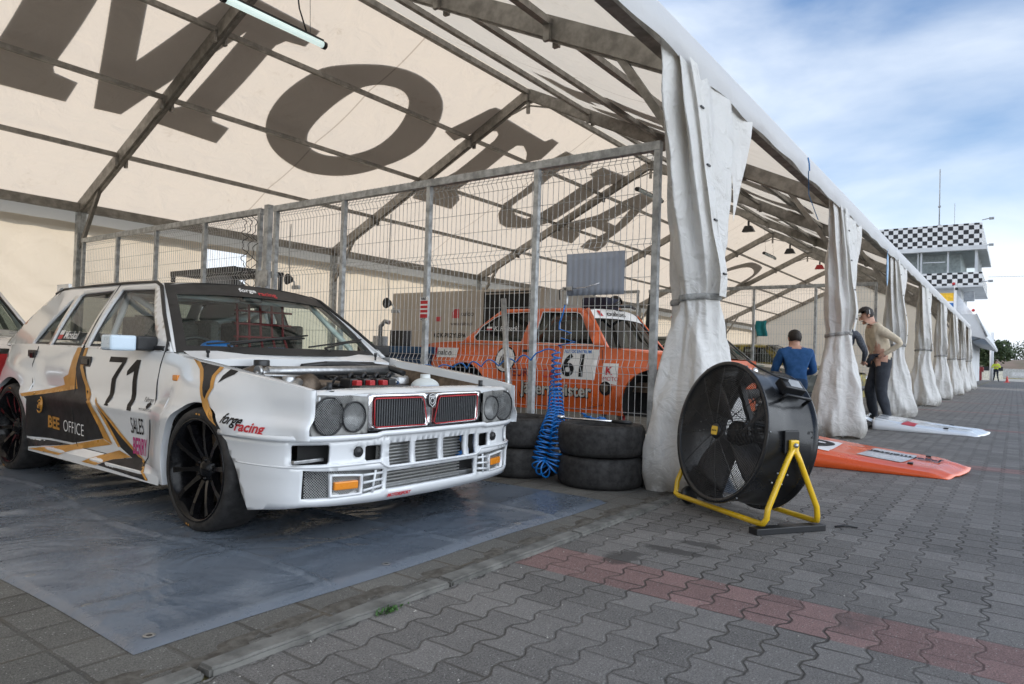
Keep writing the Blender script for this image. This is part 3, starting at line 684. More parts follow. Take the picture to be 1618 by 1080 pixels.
def make_wheel(parent, c, side, r=.305, w=.225, rr=.245, rimmat='rim', spokes=10, dark=True, marks=True):
    t = empty('wheel'); t.parent = parent; t.location = c
    s = side
    bm = bmw(); h = w/2
    pr = [(rr-.012, h-.02), (rr, h-.004), (rr+.012, h), (r-.035, h+.004), (r-.012, h-.008), (r-.003, h-.03), (r, h-.06), (r, -h+.06), (r-.003, -h+.03), (r-.012, -h+.008), (r-.035, -h-.004), (rr, -h)]
    lathe(bm, [(a, b*s) for a, b in pr], 56, axis='X'); obj('tyre', bm, M['rubber'], t)
    bm = bmw(); lathe(bm, [(rr+.004, (h-.006)*s), (rr+.006, (h+.002)*s), (rr-.004, (h+.002)*s), (rr-.010, (h-.012)*s), (rr-.022, (h-.03)*s), (rr-.028, -h*.9*s)], 48, axis='X')
    for k in range(spokes):
        a = 2*PI*k/spokes+.12; ca, sa = math.cos(a), math.sin(a); cb, sb = -sa, ca
        def q(rad, wd, x): return [Vector((x*s, rad*ca+wd*cb, rad*sa+wd*sb)), Vector((x*s, rad*ca-wd*cb, rad*sa-wd*sb))]
        st = [(.045, .016, h-.055), (.10, .011, h-.035), (.17, .010, h-.018), (rr-.015, .015, h-.010)]
        top = [q(*u) for u in st]; bot = [q(u[0], u[1]*1.2, u[2]-.035) for u in st]
        T_ = [[bm.verts.new(p) for p in e] for e in top]; B_ = [[bm.verts.new(p) for p in e] for e in bot]
        for i in range(3):
            bm.faces.new((T_[i][0], T_[i+1][0], T_[i+1][1], T_[i][1])); bm.faces.new((T_[i][0], B_[i][0], B_[i+1][0], T_[i+1][0])); bm.faces.new((T_[i][1], T_[i+1][1], B_[i+1][1], B_[i][1]))
    lathe(bm, [(.0001, (h-.03)*s), (.028, (h-.03)*s), (.034, (h-.04)*s), (.062, (h-.05)*s), (.066, (h-.09)*s)], 28, axis='X')
    for k in range(5):
        a = 2*PI*k/5; lathe(bm, [(.0001, (h-.036)*s), (.007, (h-.036)*s), (.008, (h-.055)*s)], 8, axis='X', M=Matrix.Translation((0, .047*math.cos(a), .047*math.sin(a))))
    obj('rim', bm, M[rimmat], t)
    bm = bmw(); lathe(bm, [(.07, 0), (.165, 0), (.165, .02*s), (.07, .02*s)], 40, axis='X'); obj('brake_disc', bm, M['brownmetal'], t)
    if marks:
        bm = bmw()
        for a0, ln in ((1.45, .09), (4.5, .07)):
            for k in range(2):
                a = a0+ln*k; R1 = (rr+r)/2-.004
                q = [(h+.0062)*s]; vs = [bm.verts.new((q[0], rad*math.cos(b), rad*math.sin(b))) for rad, b in ((R1-.004, a), (R1-.004, a+ln*.6), (R1+.004, a+ln*.6), (R1+.004, a))]
                bm.faces.new(vs)
        obj('tyre_marking', bm, M['gold'], t)
    return t
# ============ the white rally car (local: x right, y forward, z up; origin under the front axle)
CAR_TH = math.radians(179.26)
rc = empty('rally_car', (-2.066, 1.238, 0), CAR_TH, label='white rally hatchback numbered 71 with black and gold livery and its bonnet off', cat='car')
YF, YR, ZC = -.055, -2.515, .305
AR = .332
def gauss(d, w): return math.exp(-(d/w)**2)
def RX(y, z):
    b = interp_s([(.15, .800), (.26, .818), (.45, .830), (.555, .842), (.60, .818), (.70, .815), (.80, .800), (.90, .770)], z)
    for yc in (YF, YR):
        d = math.hypot(y-yc, (z-ZC)*1.05); b += .052*smooth01((.62-d)/.27)*(1 if z < .72 else smooth01((.86-z)/.14))
    if y > .15: b -= (smooth01((y-.15)/.75)**1.3)*.092*(1 if z > .5 else .8)
    if y < -2.75: b -= smooth01((-2.75-y)/.6)*.16
    return b
ARCH = [(YF, .30, AR), (YR, .31, AR+.01)]
TOP = lambda y: interp_s([(-3.12, .86), (-2.6, .885), (-1.6, .872), (-.60, .866), (-.44, .862), (-.36, .845), (-.17, .826), (.10, .796), (.35, .768), (.55, .742), (.70, .716)], y)
def Lw(y):
    z = .185+ (.0 if y > -2.2 else .03)
    z = arch_L(z, ARCH)(y)
    if y > YF+.22: z = max(z, .503)
    return z
M['carwhite'] = mat('rally_white', (.70, .72, .74), .2, 0, .02, 2., coat=.9, vr=.03)
for sd_ in (1, -1):
    bm = bmw(); ys = [y for y in ysamples(-3.10, .655, 90, ARCH)]
    V = side_panel(bm, sd_, ys, Lw, TOP, RX, 22)
    # fender shoulder turning in to the bonnet opening
    idx = [i for i, y in enumerate(ys) if y > -.46]
    prev = None
    for i in idx:
        v = V[i][-1]; y = ys[i]
        a = bm.verts.new((sd_*(RX(y, TOP(y))-.012), y, TOP(y)+.003)); b_ = bm.verts.new((sd_*min(RX(y, TOP(y))-.03, .735), y, TOP(y)+.001)); c_ = bm.verts.new((sd_*min(RX(y, TOP(y))-.034, .730), y, TOP(y)-.05)); row = (v, a, b_, c_)
        if prev:
            for k in range(3):
                q = (prev[k], row[k], row[k+1], prev[k+1]); f = bm.faces.new(q if sd_ > 0 else q[::-1]); f.smooth = True
        prev = row
    # rounded nose edge next to the headlamps
    yy = ys[-1]; rows = []
    for j in range(23):
        z = V[-1][j].co.z; rows.append((V[-1][j], bm.verts.new((sd_*(RX(yy, z)-.012), yy+.012, z)), bm.verts.new((sd_*(RX(yy, z)-.018), yy+.013, z)), bm.verts.new((sd_*(RX(yy, z)-.021), yy-.03, z))))
    for j in range(22):
        for k in range(3):
            q = (rows[j][k], rows[j][k+1], rows[j+1][k+1], rows[j+1][k]); f = bm.faces.new(q if sd_ > 0 else q[::-1]); f.smooth = True
    obj('side_panel', bm, M['carwhite'], rc, smooth=True, auto=50)
    for yc, zc, R in ARCH:
        bm = bmw(); wheel_well(bm, sd_, yc, zc, R+.012, .84, .52); obj('wheel_well', bm, M['under'], rc)
    # sill skirt
    bm = bmw()
    grid(bm, 30, 4, lambda u, v: (sd_*(lerp(RX(lerp(-2.17, -.42, u), .26)+.004, .862, v)), lerp(-2.17, -.42, u), lerp(.262, .225, v)), flip=sd_ < 0)
    grid(bm, 30, 2, lambda u, v: (sd_*.862-.0*v, lerp(-2.17, -.42, u), lerp(.225, .178, v)), flip=sd_ < 0)
    obj('sill', bm, M['carwhite'], rc)
# floor pan and underside
bm = bmw(); box(bm, (-.52, -3.0, .16), (.52, .55, .20)); box(bm, (-.79, -2.15, .17), (.79, -.42, .21)); obj('underbody', bm, M['under'], rc)
# wheels
for sd_ in (1, -1):
    for yc in (YF, YR): make_wheel(rc, (sd_*.757, yc, .305), sd_)
# ---- cabin
RAILX, RAILZ = .565, 1.282
def GX(y, z):   # leaning side of the cabin
    t = (z-.868)/(RAILZ-.868); return lerp(.765, RAILX, t)+.012*math.sin(PI*max(0, min(1, t)))-.06*max(0, -2.35-y)
GOUT = [(-.52, .866), (-.80, 1.085), (-1.04, 1.262), (-1.12, 1.285), (-2.50, 1.285), (-2.66, 1.22), (-3.06, .90), (-3.06, .866)]
WF = [(-.68, .880), (-.74, .94), (-1.075, 1.235), (-1.11, 1.240), (-1.525, 1.250), (-1.56, .880)]
WR_ = [(-1.645, .880), (-1.625, 1.250), (-2.075, 1.240), (-2.11, 1.225), (-2.13, .880)]
WQ = [(-2.165, .884), (-2.165, 1.205), (-2.20, 1.195), (-2.46, .90), (-2.45, .884)]
def gmap(sd_, off=0): return lambda u, v: (sd_*(GX(u, v)+off), u, v)
for sd_ in (1, -1):
    bm = bmw(); tri_fill(bm, GOUT, [WF, WR_, WQ], step=.035, fn=gmap(sd_), flip=sd_ > 0)
    o = obj('cabin_side', bm, M['carwhite'], rc, smooth=True); md = o.modifiers.new('s', 'SOLIDIFY'); md.thickness = .022; md.offset = 0
    # polycarbonate windows with dark borders
    for wn_, nm in ((WF, 'side_window'), (WR_, 'side_window'), (WQ, 'quarter_window')):
        bm = bmw(); tri_fill(bm, wn_, step=.1, fn=gmap(sd_, -.008)); wo = obj(nm, bm, M['glass_clear'] if nm != 'quarter_window' else M['glass_dark'], rc)
        bm = bmw(); c_ = Vector((sum(p[0] for p in wn_)/len(wn_), sum(p[1] for p in wn_)/len(wn_)))
        inn = [tuple(Vector(p)+(c_-Vector(p)).normalized()*.026) for p in wn_]
        tri_fill(bm, wn_, [inn], step=.08, fn=gmap(sd_, -.004)); obj('seal', bm, M['seal'], wo)
    # black door frame lines: roof gutter, B pillar, A pillar
    bm = bmw()
    rail = [(sd_*(GX(y, z)+.008), y, z) for y, z in [(-2.62, 1.262), (-2.50, 1.290), (-2.0, 1.297), (-1.5, 1.298), (-1.12, 1.290), (-1.03, 1.262), (-.80, 1.09), (-.60, .935), (-.565, .87)]]
    tube(bm, rail, .011, 8); tube(bm, [(sd_*(GX(y, z)+.004), y, z) for y, z in ((-1.59, 1.285), (-1.598, 1.05), (-1.605, .87))], .012, 6, flat=(1, 1))
    tube(bm, [(sd_*(RX(-.57, z)+.0015), -.567+(.0 if z > .5 else .0), z) for z in (.87, .80, .7, .6, .5, .4)], .0032, 6)
    tube(bm, [(sd_*(RX(lerp(-1.605, -1.57, t), lerp(.87, .5, t))+.0015), lerp(-1.605, -1.57, t), lerp(.87, .5, t)) for t in (0, .25, .5, .75, 1)], .003, 6)
    tube(bm, [(sd_*(RX(y, z)+.0015), y, z) for y, z in ((-1.57, .5), (-1.54, .3), (-1.5, .265), (-1.0, .262), (-.66, .262), (-.6, .3), (-.57, .4))], .0025, 6)
    tube(bm, [(sd_*(RX(y, z)+.0015), y, z) for y, z in ((-2.30, .87), (-2.27, .75), (-2.17, .6))], .0025, 6)
    obj('door_seam', bm, M['seal'], rc)
# roof
def roof_fn(u, v):
    y = lerp(-2.56, -1.045, v); xh = GX(y, 1.285)-.002; x = lerp(-xh, xh, u); q = abs(2*u-1); return (x, y+.05*(1-q*q)*(1 if v > .9 else 0)*((v-.9)*10), 1.288+.045*(1-q**2.6)-.018*smooth01((v-.8)/.2)-.02*smooth01((.12-v)/.12))
bm = bmw(); grid(bm, 24, 24, roof_fn, flip=False); obj('roof', bm, M['carwhite'], rc, smooth=True)
# rear hatch, tail, spoiler
bm = bmw()
tri_fill(bm, [(-.56, 0), (.56, 0), (.66, 1), (-.66, 1)], [[(-.47, .12), (.47, .12), (.54, .82), (-.54, .82)]], step=.12, fn=lambda u, v: (u, lerp(-2.57, -3.05, v), lerp(1.285, .90, v)+.02))
grid(bm, 10, 10, lambda u, v: (lerp(-1, 1, u)*lerp(.66, .70, v), lerp(-3.05, -3.14, smooth01(v*1.5))+.05*abs(2*u-1)**3, lerp(.90, .22, v)))
obj('tailgate', bm, M['carwhite'], rc, smooth=True, auto=40)
bm = bmw(); tri_fill(bm, [(-.48, .12), (.48, .12), (.56, .82), (-.56, .82)], fn=lambda u, v: (u, lerp(-2.57, -3.05, v)-.006, lerp(1.285, .90, v)+.022)); obj('rear_window', bm, M['glass_dark'], rc)
bm = bmw(); bbox(bm, (-.53, -2.68, 1.292), (.53, -2.50, 1.318), .008)
for sx_ in (-1, 1): bbox(bm, (sx_*.53-.012, -2.70, 1.262), (sx_*.53+.012, -2.49, 1.336), .006)
obj('roof_spoiler', bm, M['carwhite'], rc)
# windscreen surface
def WS(u, v):   # u -1..1 across, v 0 bottom..1 top
    q = u*u; x = u*lerp(.70, .545, v); y = lerp(-.445-.135*q, -.985-.065*q, v); z = lerp(.884, 1.302-.028*q, v)+.018*math.sin(PI*v); return Vector((x, y, z))
def WSp(u, v, off=0):
    e = 1e-3; a = WS(u+e, v)-WS(u-e, v); b_ = WS(u, v+e)-WS(u, v-e); n_ = a.cross(b_).normalized(); n_ = n_ if n_.z > 0 else -n_; return WS(u, v)+n_*off
bm = bmw(); grid(bm, 24, 14, lambda u, v: WSp(2*u-1, v)); wsc = obj('windscreen', bm, M['glass'], rc)
bm = bmw(); ring_o = [(-1.02, -.045), (1.02, -.045), (1.025, 1.03), (-1.025, 1.03)]; ring_i = [(-.945, .045), (.945, .045), (.93, .80), (-.93, .80)]
tri_fill(bm, ring_o, [ring_i], step=.08, fn=lambda u, v: WSp(u, v, .004)); obj('screen_band', bm, M['seal'], wsc)
def wtxt(x0, v0, sc): return lambda x, y: WSp(x0-(x)*sc/.6, v0+y*sc/.5, .007)
bm = bmw(); text_on(bm, 'forge', lambda x, y: WSp(.24-x*1.35, .885+y*1.35, .008), size=.075, bold=.0015, shear=.2, align='LEFT'); obj('lettering', bm, M['letter_w'], wsc)
bm = bmw(); text_on(bm, 'racing', lambda x, y: WSp(.02-x*1.35, .845+y*1.35, .008), size=.075, bold=.0015, shear=.2, align='LEFT'); obj('lettering', bm, M['letter_r'], wsc)
# A pillars outside of the screen
for sd_ in (1, -1):
    bm = bmw(); grid(bm, 1, 12, lambda u, v: Vector(WSp(sd_*1.02, lerp(-.04, 1.03, v), .002)).lerp(Vector((sd_*GX(lerp(-.56, -1.075, v), lerp(.87, 1.275, v)), lerp(-.56, -1.075, v), lerp(.87, 1.275, v))), u), flip=sd_ > 0)
    obj('pillar', bm, M['carwhite'], rc)
bm = bmw(); grid(bm, 20, 2, lambda u, v: Vector(WSp(2*u-1, 1.03, .002)).lerp(Vector(roof_fn(lerp(.01, .99, u), 1.0)), v)); obj('header', bm, M['carwhite'], rc, smooth=True)
# wipers
for x0, x1 in ((.46, -.08), (-.18, -.66)):
    bm = bmw(); a = WSp(x0/.7, .02, .03); b_ = WSp(x1/.7, .16, .02); tube(bm, [a+Vector((0, .05, -.02)), a, a.lerp(b_, .5)+Vector((0, 0, .012)), b_], .006, 6); c_ = WSp((x0-.02)/.7, .05, .012)
    tube(bm, [WSp(lerp(x0+.1, x1-.06, t)/.7, lerp(.06, .22, t), .010) for t in (0, .3, .6, 1)], .006, 6); obj('wiper', bm, M['black'], rc)
# cowl
bm = bmw(); grid(bm, 20, 3, lambda u, v: (lerp(-.70, .70, u), lerp(-.40, -.53+.045*(1-(2*u-1)**2), v)+.0, lerp(.832, .876, v)+.012*(1-(2*u-1)**2)))
grid(bm, 20, 1, lambda u, v: (lerp(-.70, .70, u), -.40, lerp(.832+.012*(1-(2*u-1)**2), .80, v))); obj('cowl', bm, M['carwhite'], rc, smooth=True, auto=40)
bm = bmw(); grid(bm, 1, 1, lambda u, v: (lerp(-.70, .70, u), -.405, lerp(.80, .35, v))); box(bm, (-.66, -.40, .34), (.66, .60, .36)); obj('firewall', bm, M['under'], rc)
for x in (.615, -.6):
    bm = bmw(); tube(bm, [(x, -.43, .84), (x, -.43, .875)], .007, 8); tube(bm, [(x, -.43, .87), (x, -.43, .895)], .011, 8); obj('bonnet_pin', bm, M['black'], rc)
# slam panel
bm = bmw(); grid(bm, 24, 5, lambda u, v: (lerp(-.70, .70, u), lerp(.545, .645, v), .712+.012*(1-(2*u-1)**4)-.02*smooth01((v-.6)/.4)+.006*noise.noise(Vector((u*7, v*3, 2)))))
grid(bm, 24, 2, lambda u, v: (lerp(-.70, .70, u), .645, .692+.012*(1-(2*u-1)**4)-.018*v)); grid(bm, 24, 1, lambda u, v: (lerp(-.70, .70, u), .545, .712+.012*(1-(2*u-1)**4)-.05*v)); obj('slam_panel', bm, M['carwhite'], rc, smooth=True, auto=40)
for x in (.60, -.50):
    bm = bmw(); tube(bm, [(x, .59, .71), (x, .59, .755)], .013, 10); lathe(bm, [(.0001, .727), (.026, .727), (.028, .722)], 14, M=Matrix.Translation((x, .59, -.01))); obj('bonnet_pin', bm, M['black'], rc)
# inner wings
for sd_ in (1, -1):
    bm = bmw(); grid(bm, 8, 3, lambda u, v: (sd_*lerp(.725, .62, v**.6), lerp(-.40, .56, u), lerp(TOP(lerp(-.4, .56, u))-.045, .40, v))); obj('inner_wing', bm, M['brownmetal'], rc)
# ---- engine bay
def part(nm, m, fn, par=rc):
    bm = bmw(); fn(bm); return obj(nm, bm, m, par)
part('strut_brace', M['alloy'], lambda b: (tube(b, [(.40, -.20, .775), (-.58, -.22, .790)], .028, 16), tube(b, [(.47, -.20, .765), (.40, -.20, .772)], [.012, .028], 12), tube(b, [(.50, -.08, .76), (.25, -.07, .752)], .010, 8), tube(b, [(.44, -.2, .775), (.46, -.2, .775)], .034, 16)))
for x in (.50, -.58): part('strut_top', M['alloy'], lambda b, x=x: (lathe(b, [(.0001, .77), (.03, .77), (.035, .755), (.075, .75), (.085, .735), (.085, .70)], 24, M=Matrix.Translation((x, -.20, 0)))))
part('strut_dome', M['brownmetal'], lambda b: lathe(b, [(.0001, .81), (.05, .805), (.10, .785), (.12, .75), (.125, .70)], 28, M=Matrix.Translation((.36, -.31, 0))))
part('filler_cap', M['black'], lambda b: lathe(b, [(.0001, .838), (.04, .838), (.044, .832), (.044, .805)], 20, M=Matrix.Translation((.36, -.31, 0))))
part('cam_cover', M['black'], lambda b: (bbox(b, (-.22, .02, .60), (.20, .36, .70), .02), bbox(b, (-.20, .06, .70), (.18, .14, .722), .01), bbox(b, (-.20, .24, .70), (.18, .32, .718), .01)))
for k in range(4):
    x = .135-.095*k
    co_ = part('ignition_coil', M['black'], lambda b, x=x: (bbox(b, (x-.028, .13, .70), (x+.028, .22, .752), .008), tube(b, [(x, .17, .75), (x-.01, .17, .775), (x-.04, .15, .778), (x-.06, .13, .76)], .010, 8), bbox(b, (x-.02, .10, .735), (x+.016, .14, .765), .005)))
    if k < 3: part('plug_cover', M['red'], lambda b, x=x: bbox(b, (x-.020, .222, .703), (x+.020, .262, .745), .006), co_)
part('exhaust_shield', M['brownmetal'], lambda b: (lathe(b, [(.0001, .05), (.06, .04), (.085, 0), (.07, -.08), (.05, -.12)], 20, axis='Y', M=Matrix.Translation((.30, .04, .69))), tube(b, [(.30, .0, .69), (.24, -.06, .70), (.12, -.08, .70), (-.05, -.08, .69)], .035, 12)))
part('turbo_pipe', M['alloy'], lambda b: (tube(b, [(.46, .10, .66), (.42, .06, .70), (.36, .04, .725)], .028, 12), tube(b, [(.52, .16, .63), (.46, .10, .66)], .032, 12), lathe(b, [(.0001, .06), (.03, .06), (.035, .05), (.035, 0)], 16, axis='Z', M=Matrix.Translation((.40, .0, .70)))))
part('coolant_tank', M['ivory'], lambda b: (sphere(b, (-.42, .22, .70), .10, 20, 12, (1.0, .75, .55)), lathe(b, [(.0001, .775), (.03, .775), (.032, .75), (.032, .73)], 16, M=Matrix.Translation((-.44, .2, 0)))))
part('fluid_tank', M['ivory'], lambda b: (bbox(b, (.36, -.34, .70), (.46, -.26, .76), .012), bbox(b, (.52, .02, .66), (.60, .12, .73), .012)))
part('blue_cover', M['blue'], lambda b: (bbox(b, (-.36, .36, .68), (-.22, .42, .715), .01), bbox(b, (-.33, .10, .67), (-.26, .16, .71), .01)))
rr_ = random.Random(9)
for k in range(26):
    x0_, y0_ = rr_.uniform(-.5, .5), rr_.uniform(-.36, .44); p = [Vector((x0_, y0_, rr_.uniform(.62, .70)))]
    for q in range(5): p.append(p[-1]+Vector((rr_.uniform(-.12, .12), rr_.uniform(-.08, .08), rr_.uniform(-.03, .035)))); p[-1].z = min(.765, max(.6, p[-1].z)); p[-1].x = max(-.58, min(.58, p[-1].x)); p[-1].y = max(-.38, min(.48, p[-1].y))
    pts = []
    for i in range(5):
        for t in (0, .33, .66): pts.append(p[i].lerp(p[i+1], t))
    sm = [pts[0]]+[(pts[i-1]+pts[i]*2+pts[i+1])/4 for i in range(1, len(pts)-1)]+[pts[-1]]
    part('engine_hose', M[['black', 'black', 'alloy', 'black', 'brownmetal'][k % 5]], lambda b: tube(b, sm, rr_.choice([.006, .009, .014]), 8))
part('loom', M['black'], lambda b: (tube(b, [(.05, -.36, .80), (-.10, -.36, .815), (-.3, -.36, .82), (-.5, -.34, .81), (-.52, -.2, .80), (-.5, -.05, .77)], .018, 10), bbox(b, (-.52, -.39, .80), (-.12, -.34, .835), .012)))
part('engine_block', M['brownmetal'], lambda b: (bbox(b, (-.35, -.06, .42), (.32, .42, .64), .03), bbox(b, (.34, -.36, .5), (.56, -.1, .70), .03), bbox(b, (-.56, -.05, .45), (-.38, .40, .62), .03)))
part('air_box', M['black'], lambda b: (bbox(b, (.24, .26, .60), (.60, .50, .70), .03), bbox(b, (-.60, .38, .60), (-.38, .52, .69), .02), tube(b, [(.22, .40, .67), (.0, .46, .68), (-.3, .46, .68)], .025, 10)))
part('battery_tray', M['black'], lambda b: (bbox(b, (.34, .14, .45), (.57, .46, .63), .02), bbox(b, (-.3, -.38, .5), (.3, -.2, .66), .02)))
# ---- nose: lamps, grille
part('nose_panel', M['black'], lambda b: (grid(b, 10, 2, lambda u, v: (lerp(-.72, .72, u), .60, lerp(.50, .70, v)))))
def mesh_disc(bm, c, r, y, pitch=.0085, th=.0016, bulge=.012, rect=None):
    """woven wire: diagonal strands clipped to a circle or box"""
    w = r if rect is None else max(rect)*1.5; k = -w
    while k < w:
        for dg in (1, -1):
            pts = []; t = -w
            n = 10
            # line: points c + s*(cos45*dg, sin45) + k*(normal)
            s0, s1 = None, None
            for q in range(-60, 61):
                s = q/60*w*1.05; px, pz = (s*dg+k)*.7071, (s-k*dg)*.7071 if dg == 1 else (s+k)*.7071
                if dg == 1: px, pz = (s+k)*.7071, (s-k)*.7071
                else: px, pz = (-s+k)*.7071, (s+k)*.7071
                ok = (px*px+pz*pz < r*r) if rect is None else (abs(px) < rect[0] and abs(pz) < rect[1])
                if ok:
                    if s0 is None: s0 = s
                    s1 = s
            if s0 is not None and s1-s0 > pitch:
                P = []
                for t_ in (0, .5, 1):
                    s = lerp(s0, s1, t_)
                    px, pz = ((s+k)*.7071, (s-k)*.7071) if dg == 1 else ((-s+k)*.7071, (s+k)*.7071)
                    by = y+bulge*(1-min(1, (px*px+pz*pz)/(w*w))); P.append(Vector((c[0]+px, by, c[1]+pz)))
                tube(bm, P, th, 3, caps=False)
        k += pitch
for sd_ in (1, -1):
    nm = 'headlamp'; hp = empty('headlamp'); hp.parent = rc
    bm = bmw(); fr = [(.432, .520), (.435, .690), (.70, .702), (.735, .66), (.742, .56), (.725, .505)]
    def hy(x): return .672-.10*max(0, abs(x)-.42)
    def circ(cx_, cz_, r, n=28): return [(cx_+r*math.cos(2*PI*k/n), cz_+r*math.sin(2*PI*k/n)) for k in range(n)]
    tri_fill(bm, fr, [circ(.645, .605, .082), circ(.511, .598, .066)], step=.03, fn=lambda u, v: (sd_*u, hy(u), v), flip=sd_ > 0)
    o = obj('lamp_frame', bm, M['interior'], hp); md = o.modifiers.new('s', 'SOLIDIFY'); md.thickness = .006
    for cx_, cz_, r in ((.645, .605, .085), (.511, .598, .069)):
        bm = bmw(); lathe(bm, [(.0001, -.035), (r*.6, -.030), (r*.92, -.004), (r, 0)], 28, axis='Y', M=Matrix.Translation((sd_*cx_, hy(cx_)-.015, cz_))); lo = obj('lamp_lens', bm, M['alu_fin'] if r < .07 else M['black'], hp)
        bm = bmw(); tube(bm, [(sd_*(cx_+r*math.cos(t)), hy(cx_)+.004, cz_+r*math.sin(t)) for t in [2*PI*k/36 for k in range(36)]], .0045, 6, closed=True); obj('lamp_ring', bm, M['black'], hp)
        bm = bmw(); mesh_disc(bm, (sd_*cx_, cz_), r*.98, hy(cx_)+.001); obj('stone_mesh', bm, M['meshblk'], hp)
    bm = bmw(); mesh_disc(bm, (sd_*.575, .68), .03, hy(.58)+.003, rect=(.05, .018)); obj('stone_mesh', bm, M['meshblk'], hp)
gr = empty('grille'); gr.parent = rc
GOL = [[(.026, .548), (.038, .535), (.372, .540), (.383, .552), (.386, .668), (.376, .678), (.070, .676), (.055, .66)]]
GOL.append([(-x, z) for x, z in GOL[0]][::-1])
GY = lambda x: .668-.05*x*x
bm = bmw(); tri_fill(bm, [(-.410, .524), (.410, .524), (.420, .535), (.420, .692), (.41, .700), (-.41, .700), (-.420, .692), (-.42, .535)], GOL, step=.04, fn=lambda u, v: (u, GY(u), v), flip=True)
o = obj('surround', bm, M['chrome'], gr); md = o.modifiers.new('s', 'SOLIDIFY'); md.thickness = .03; md.offset = -1
for g_ in GOL:
    bm = bmw(); tube(bm, [(u, GY(u)+.003, v) for u, v in g_], .003, 6, closed=True); obj('red_trim', bm, M['letter_r'], gr)
bm = bmw()
for s_ in (1, -1):
    x = .05
    while x < .385: beam(bm, (s_*x, GY(x)-.012, .537), (s_*x, GY(x)-.012, .677), .007, .014, up=(0, 1, 0)); x += .0155
    for z in (.565, .595, .625, .655): beam(bm, (s_*.04, GY(.2)-.022, z), (s_*.385, GY(.2)-.022, z), .003, .004)
obj('bars', bm, mat('grille_bar', (.10, .105, .11), .3, .4, .1), gr)
bm = bmw(); grid(bm, 1, 1, lambda u, v: (lerp(-.4, .4, u), .628, lerp(.53, .69, v))); obj('backing', bm, M['under'], gr)
sh = [(0, .622), (.022, .640), (.028, .668), (.024, .690), (0, .696), (-.024, .690), (-.028, .668), (-.022, .640)]
bm = bmw(); prism(bm, sh, GY(0)-.002, GY(0)+.010, fn=lambda u, v, w: (u, w, v)); bd_ = obj('badge', bm, M['black'], gr)
bm = bmw(); tube(bm, [(u*.93, GY(0)+.011, .66+(v-.66)*.93) for u, v in sh], .002, 5, closed=True); tube(bm, [(.014*math.cos(t), GY(0)+.011, .657+.014*math.sin(t)) for t in [2*PI*k/16 for k in range(16)]], .0018, 5, closed=True)
tube(bm, [(-.02, GY(0)+.011, .68), (.02, GY(0)+.011, .68)], .003, 5); tube(bm, [(-.018, GY(0)+.011, .672), (.018, GY(0)+.011, .672)], .0015, 5); obj('emblem', bm, M['letter_w'], bd_)
# ---- bumper
BP = [(0, .715), (.20, .712), (.40, .700), (.55, .682), (.66, .655), (.745, .61), (.80, .55), (.835, .46), (.852, .35), (.860, .20), (.862, .10)]
cum = [0]
for i in range(1, len(BP)): cum.append(cum[-1]+math.hypot(BP[i][0]-BP[i-1][0], BP[i][1]-BP[i-1][1]))
XT = [(cum[i], BP[i][0]) for i in range(len(BP))]; YT = [(cum[i], BP[i][1]) for i in range(len(BP))]
def bmap(off=0, zs=0):
    def f(u, v):
        s = 1 if u >= 0 else -1; a = abs(u); x, y = interp_s(XT, a), interp_s(YT, a); e = .004
        dx, dy = interp_s(XT, a+e)-interp_s(XT, max(0, a-e)), interp_s(YT, a+e)-interp_s(YT, max(0, a-e)); l = math.hypot(dx, dy) or 1
        bulge = .010*smooth01((v-.485)/.02)*(1-smooth01((v-.535)/.01))+.008*(1-smooth01(abs(v-.365)/.03))*(1 if a < .8 else .6)-.012*smooth01((.24-v)/.06)
        o_ = off+bulge; return (s*(x-dy/l*o_ if True else x)+0, y+dx/l*o_, v)
    return f
def U(x): return next((lerp(cum[i], cum[i+1], (x-BP[i][0])/(BP[i+1][0]-BP[i][0])) for i in range(len(BP)-1) if BP[i][0] <= x <= BP[i+1][0]), cum[-1])
ue = cum[-1]
half_top = [(.27, .520), (.34, .508), (.46, .498), (.80, .498), (ue-.03, .500)]
outer = [(-.27, .520), (.27, .520)]+half_top[1:]+[(ue-.17, .36), (ue-.25, .17), (.95, .185), (.75, .205), (.4, .192), (0, .188)]
outer += [(-u, v) for u, v in reversed(outer[2:-1])]
def rect(x0, x1, z0, z1, c=.008): return [(x0+c, z0), (x1-c, z0), (x1, z0+c), (x1, z1-c), (x1-c, z1), (x0+c, z1), (x0, z1-c), (x0, z0+c)]
holes = []
for s_ in (1, -1):
    H = [rect(.645, .815, .392, .478), rect(.362, .462, .392, .462), rect(.474, .526, .412, .462, .014)]
    H.append([(.352, .248), (.352, .345), (.46, .350), (.76, .368), (.765, .238), (.62, .236), (.46, .236)])
    holes += [[(s_*u, v) for u, v in h][::s_] for h in H]
for x0, x1 in ((.180, .322), (-.022, .152), (-.230, -.052), (-.335, -.262)): holes.append(rect(x0, x1, .350, .466))
holes.append([(-.335, .242), (.335, .242), (.330, .330), (-.330, .330)])
bm = bmw(); tri_fill(bm, outer, holes, step=.035, fn=bmap(), flip=True); bp_ = obj('bumper', bm, M['carwhite'], rc, smooth=True, auto=35); md = bp_.modifiers.new('s', 'SOLIDIFY'); md.thickness = .022; md.offset = -1
bm = bmw(); tube(bm, [bmap(.006)(u, .508 if abs(u) > .4 else .516) for u in [(-ue+.05)+k*(2*ue-.10)/80 for k in range(81)]], .013, 6, flat=(1.1, .7)); obj('bumper_rail', bm, M['carwhite'], bp_)
bm = bmw(); tube(bm, [bmap(.000)(u, .352+.03*smooth01((abs(u)-.33)/.05)) for u in [(-ue+.17)+k*(2*ue-.34)/90 for k in range(91)]], [.0035+.0045*smooth01((.95-abs((-ue+.17)+k*(2*ue-.34)/90))/.2) for k in range(91)], 6); obj('bumper_rail', bm, M['carwhite'], bp_)
